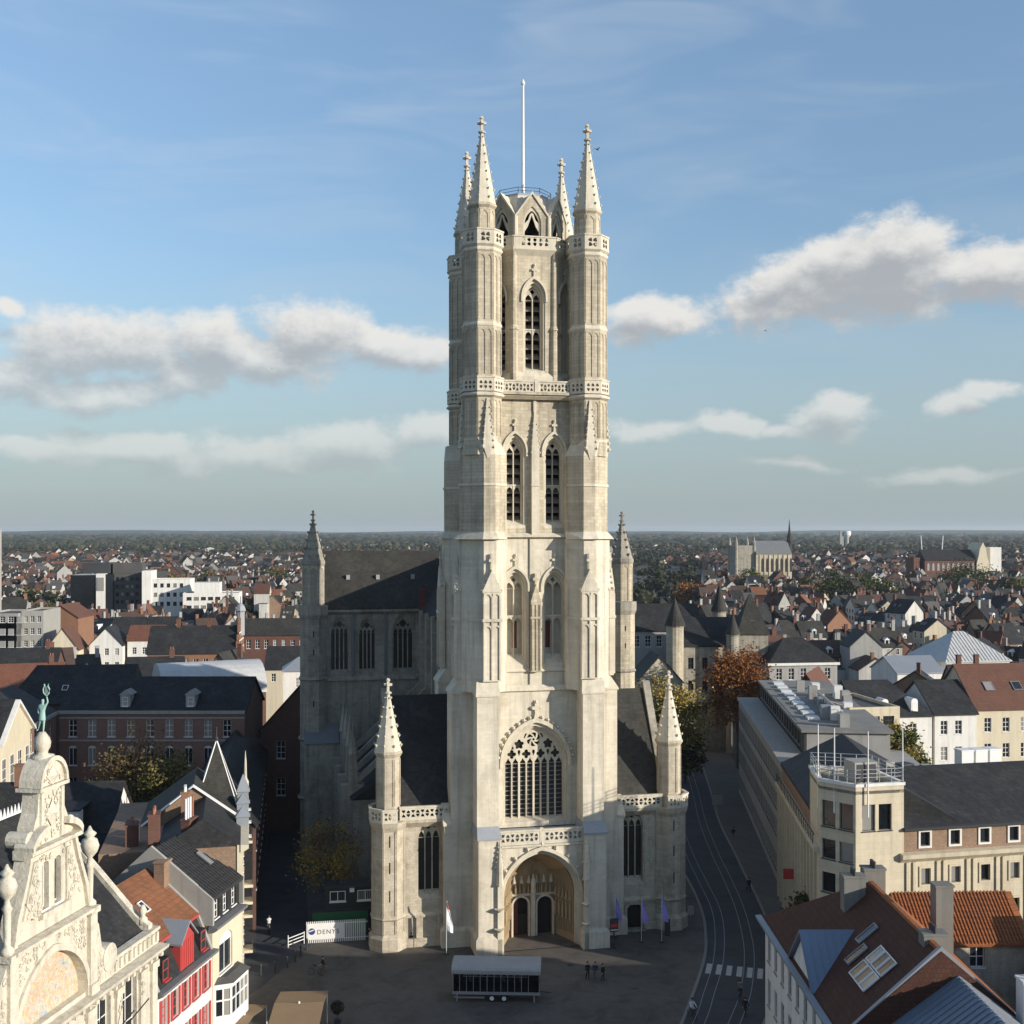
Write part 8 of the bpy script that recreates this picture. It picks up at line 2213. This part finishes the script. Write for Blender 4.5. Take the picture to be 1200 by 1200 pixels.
for i in range(420):
    d = Vector((rg.gauss(0, 1), rg.gauss(0, 1), rg.gauss(0, 1))).normalized() * rg.uniform(0.35, 0.62); u = Vector((rg.gauss(0, 1), rg.gauss(0, 1), rg.gauss(0, 1))).normalized() * 0.1; v = u.cross(d).normalized() * 0.07; c = Vector((0, 0, 1.65)) + d
    b.add([tuple(c - u), tuple(c + v), tuple(c + u), tuple(c - v)], [(0, 1, 2, 3)])
b.build('foliage', 'leaf_dark', tp_)

# ---- people
def person_mesh(pose, top, legs):
    P = [(0, 0, 0.95), (0, 0, 1.12), (0, 0.0, 1.36), (0, 0.0, 1.5), (0, -0.01, 1.60), (0, -0.01, 1.70)]
    E = [(0, 1), (1, 2), (2, 3), (3, 4), (4, 5)]; Rr = [(0.15, 0.11), (0.14, 0.1), (0.17, 0.1), (0.055, 0.055), (0.085, 0.1), (0.075, 0.085)]
    st = {'stand': 0.04, 'walk': 0.3, 'ride': 0.0}[pose]
    for s in (-1, 1):
        o = len(P)
        if pose == 'ride':
            P += [(s * 0.1, -0.02, 0.88), (s * 0.12, -0.38, 0.80 + 0.1 * s), (s * 0.12, -0.22, 0.38 + 0.14 * s), (s * 0.12, -0.38, 0.33 + 0.14 * s)]
        else:
            P += [(s * 0.1, 0, 0.88), (s * 0.11, -s * st * 0.45 - 0.02, 0.5), (s * 0.11, -s * st + (0.04 if s > 0 else 0.1), 0.09), (s * 0.13, -s * st - 0.12, 0.04)]
        E += [(0, o), (o, o + 1), (o + 1, o + 2), (o + 2, o + 3)]; Rr += [0.095, 0.065, 0.045, 0.04]
        a = len(P)
        if pose == 'ride': P += [(s * 0.2, -0.02, 1.38), (s * 0.25, -0.25, 1.18), (s * 0.22, -0.5, 1.1)]
        else: P += [(s * 0.2, 0, 1.39), (s * 0.26, s * st * 0.3 + 0.02, 1.12), (s * 0.25, s * st * 0.7 - 0.08, 0.87)]
        E += [(2, a), (a, a + 1), (a + 1, a + 2)]; Rr += [0.07, 0.05, 0.033]
        hx, hy_, hz = P[a + 2]; k = len(P)
        P.append((hx, hy_ - 0.015, hz - 0.07) if pose != 'ride' else (hx, hy_ - 0.06, hz - 0.01)); E.append((a + 2, k)); Rr.append((0.036, 0.02))
        px_, py_, pz_ = P[k]
        for j in range(4):
            f = (j - 1.5) * 0.018; L = (0.06, 0.075, 0.07, 0.055)[j]; q = len(P)
            P.append((px_ + f * 0.3, py_ + f, pz_ - L) if pose != 'ride' else (px_ + f, py_ - L * 0.6, pz_ - L * 0.6)); E.append((k, q)); Rr.append(0.009)
        q = len(P); P.append((hx - s * 0.035, hy_ - 0.045, hz - 0.06)); E.append((a + 2, q)); Rr.append(0.01)
    q = len(P); P.append((0, -0.115, 1.625)); E.append((4, q)); Rr.append(0.018)
    me = skin_mesh('body', P, E, Rr, 1)
    for m_ in ('skin', top, legs, 'cloth_black'): me.materials.append(MATS[m_])
    mi = []
    for pl in me.polygons:
        c = pl.center
        if c.z > 1.47: k = 0
        elif pose != 'ride' and abs(c.x) > 0.19 and c.z < 0.9: k = 0
        elif pose == 'ride' and c.y < -0.47 and c.z > 0.95: k = 0
        elif c.z > 0.93: k = 1
        elif c.z > 0.09: k = 2
        else: k = 3
        mi.append(k)
    me.polygons.foreach_set('material_index', mi)
    return me
hairm = MB(); hairm.blob((0, 0.02, 1.69), 0.115, (0.9, 1.05, 0.95)); hairm.lathe(0, 0.03, [(0.095, 1.6), (0.11, 1.68), (0.085, 1.77), (0.02, 1.81)], 10); HAIR = hairm.mesh('hair', 'hair', True)
PM = {}
def person(label, pos, rz, pose='stand', top='cloth_black', legs='cloth_navy', z=0.0, group='people on the square', s=1.0):
    key = (pose, top, legs)
    if key not in PM: PM[key] = person_mesh(*key)
    p = thing('person', label, 'person', (pos[0], pos[1], z), rz, group)
    p.scale = (s, s, s)
    ob('body', PM[key], p); ob('hair', HAIR, p)
    return p
person('left of three people in dark coats standing before the porch', (7.5, 114.3), 0.4, 'stand', 'cloth_black', 'cloth_black')
person('middle of three people in dark coats standing before the porch', (8.25, 114.2), -0.3, 'walk', 'cloth_navy', 'cloth_grey')
person('right of three people in dark coats standing before the porch', (9.0, 113.9), 0.8, 'stand', 'cloth_black', 'cloth_navy', s=0.97)
person('person in black walking by the white tiled house', (21.4, 105.6), 2.4, 'walk', 'cloth_black', 'cloth_black')
person('person in dark clothes walking on the pavement by the offices', (29.2, 142), 0.2, 'walk', 'cloth_navy', 'cloth_black')
person('person on the far pavement below the grey offices', (31.9, 166), 3.0, 'walk', 'cloth_black', 'cloth_grey')
person('person in dark jacket standing at the right end of the picket fence', (-15.4, 124.3), 1.0, 'stand', 'cloth_black', 'cloth_navy')
person('person crouched over a bicycle near the bollards', (-19.0, 115.8), 1.9, 'walk', 'cloth_black', 'cloth_brown')
person('person seated by the plinth left of the porch', (-10.8, 123.4), 0.3, 'stand', 'cloth_navy', 'cloth_black', s=0.8)
# ---- bicycles
def wheel_into(b, y, r=0.34):
    b.tube([(0, y + r * math.cos(6.283 * i / 18), r + r * math.sin(6.283 * i / 18)) for i in range(18)], 0.02, 5, closed=True)
    for i in range(6):
        a = math.pi * i / 6
        b.tube([(0, y + r * math.cos(a), r + r * math.sin(a)), (0, y - r * math.cos(a), r - r * math.sin(a))], 0.004, 3)
def bicycle(label, pos, rz):
    p = thing('bicycle', label, 'bicycle', (pos[0], pos[1], 0.02), rz, 'bicycles on the square')
    for y in (-0.52, 0.52):
        b = MB(); wheel_into(b, y); b.build('wheel', 'tyre', p)
    b = MB()
    for (a, c) in (((0, -0.52, 0.34), (0, -0.42, 0.95)), ((0, -0.43, 0.85), (0, 0.12, 0.9)), ((0, -0.44, 0.75), (0, 0.0, 0.3)), ((0, 0.0, 0.3), (0, 0.16, 0.95)), ((0, 0.0, 0.3), (0, 0.52, 0.34)), ((0, 0.12, 0.85), (0, 0.52, 0.34))): b.tube([a, c], 0.018, 5)
    b.build('frame', 'dark_metal', p)
    MB().tube([(-0.27, -0.3, 1.05), (-0.1, -0.42, 1.08), (0.1, -0.42, 1.08), (0.27, -0.3, 1.05)], 0.014, 5).build('handlebar', 'steel', p)
    MB().box(-0.08, 0.08, 0.05, 0.32, 0.94, 1.0).build('saddle', 'cloth_black', p)
    return p
bicycle('bicycle ridden along the shaded side street', (-26.9, 127.5), RD(200))
person('cyclist in white top riding up the side street', (-26.9, 127.5), RD(200), 'ride', 'cloth_white', 'cloth_grey', z=0.16)
bicycle('bicycle ridden across the tram tracks at the bottom', (16.4, 105.0), RD(20))
person('cyclist in a light jacket crossing the tram tracks', (16.4, 105.0), RD(20), 'ride', 'cloth_white', 'cloth_black', z=0.16)
bicycle('bicycle between the rails near the crossing', (21.6, 109.3), RD(160))
person('cyclist in dark clothes riding between the rails near the crossing', (21.6, 109.3), RD(160), 'ride', 'cloth_grey', 'cloth_black', z=0.16)
bicycle('bicycle held near the bollards on the square', (-19.6, 115.3), RD(75))
# ---- street sign, tram stop sign, litter bin
def signpost(label, pos, m_, h=2.6, w=0.7, hh=0.9):
    p = thing('street_sign', label, 'sign', (pos[0], pos[1], 0.0), RD(5))
    MB().tube([(0, 0, 0), (0, 0, h)], 0.04, 6).build('post', 'steel', p); MB().box(-w / 2, w / 2, -0.07, -0.04, h - hh, h).build('panel', m_, p)
signpost('pale information panel on the pavement beside the tram street', (32.3, 181), 'plaster_grey', 3.0, 1.8, 1.6)
signpost('small grey litter post by the left kerb of the tram street', (20.3, 131), 'plaster_grey', 1.9, 0.7, 1.1)
signpost('black notice post at the right stair turret', (16.9, 125.4), 'frame_dark', 2.3, 0.6, 1.9)
# ---- birds
def bird(label, pos, rz, s):
    p = thing('bird', label, 'bird', pos, rz, 'birds in the sky')
    p.scale = (s, s, s)
    b = MB(); b.loft([[(x, r * math.cos(6.283 * i / 6), r * math.sin(6.283 * i / 6)) for i in range(6)] for x, r in ((-0.22, 0.02), (-0.1, 0.06), (0.05, 0.07), (0.14, 0.045), (0.2, 0.04), (0.26, 0.008))])
    for e in (-1, 1): b.add([(0.08, e * 0.05, 0.03), (-0.08, e * 0.05, 0.03), (-0.06, e * 0.28, 0.14), (0.06, e * 0.28, 0.14), (-0.12, e * 0.5, 0.08), (0.08, e * 0.05, 0.045), (-0.06, e * 0.28, 0.155)], [(0, 1, 2, 3), (3, 2, 4), (5, 3, 6, 1)])
    b.add([(-0.2, -0.03, 0), (-0.2, 0.03, 0), (-0.36, 0.07, 0), (-0.36, -0.07, 0)], [(0, 1, 2, 3)])
    b.build('body', 'cloth_black', p)
bird('dark bird flying beside the right-hand tower spire', (7.4, 100, 77.6), 0.9, 0.85)
bird('tiny dark bird against the left-hand clouds', (-25.0, 120, 61.4), 2.0, 0.5)
bird('tiny dark bird below the big right-hand cloud', (27.5, 125, 66.2), 0.2, 0.5)
# ================================================================== haze
hm = bpy.data.materials.new('haze'); hm.use_nodes = True
t = NT(hm.node_tree)
pvn = t.n('ShaderNodeVolumePrincipled'); ho = t.n('ShaderNodeOutputMaterial'); t.link(pvn.outputs[0], ho.inputs['Volume'])
pvn.inputs['Color'].default_value = (0.86, 0.93, 1.0, 1)
pvn.inputs['Density'].default_value = 0.000045
pvn.inputs['Anisotropy'].default_value = 0.2
MATS['haze'] = hm
MB().box(-15000, 15000, -900, 17000, -1.6, 98.5).build('haze', 'haze', kind='stuff', label='thin bluish haze over the plain', cat='haze')
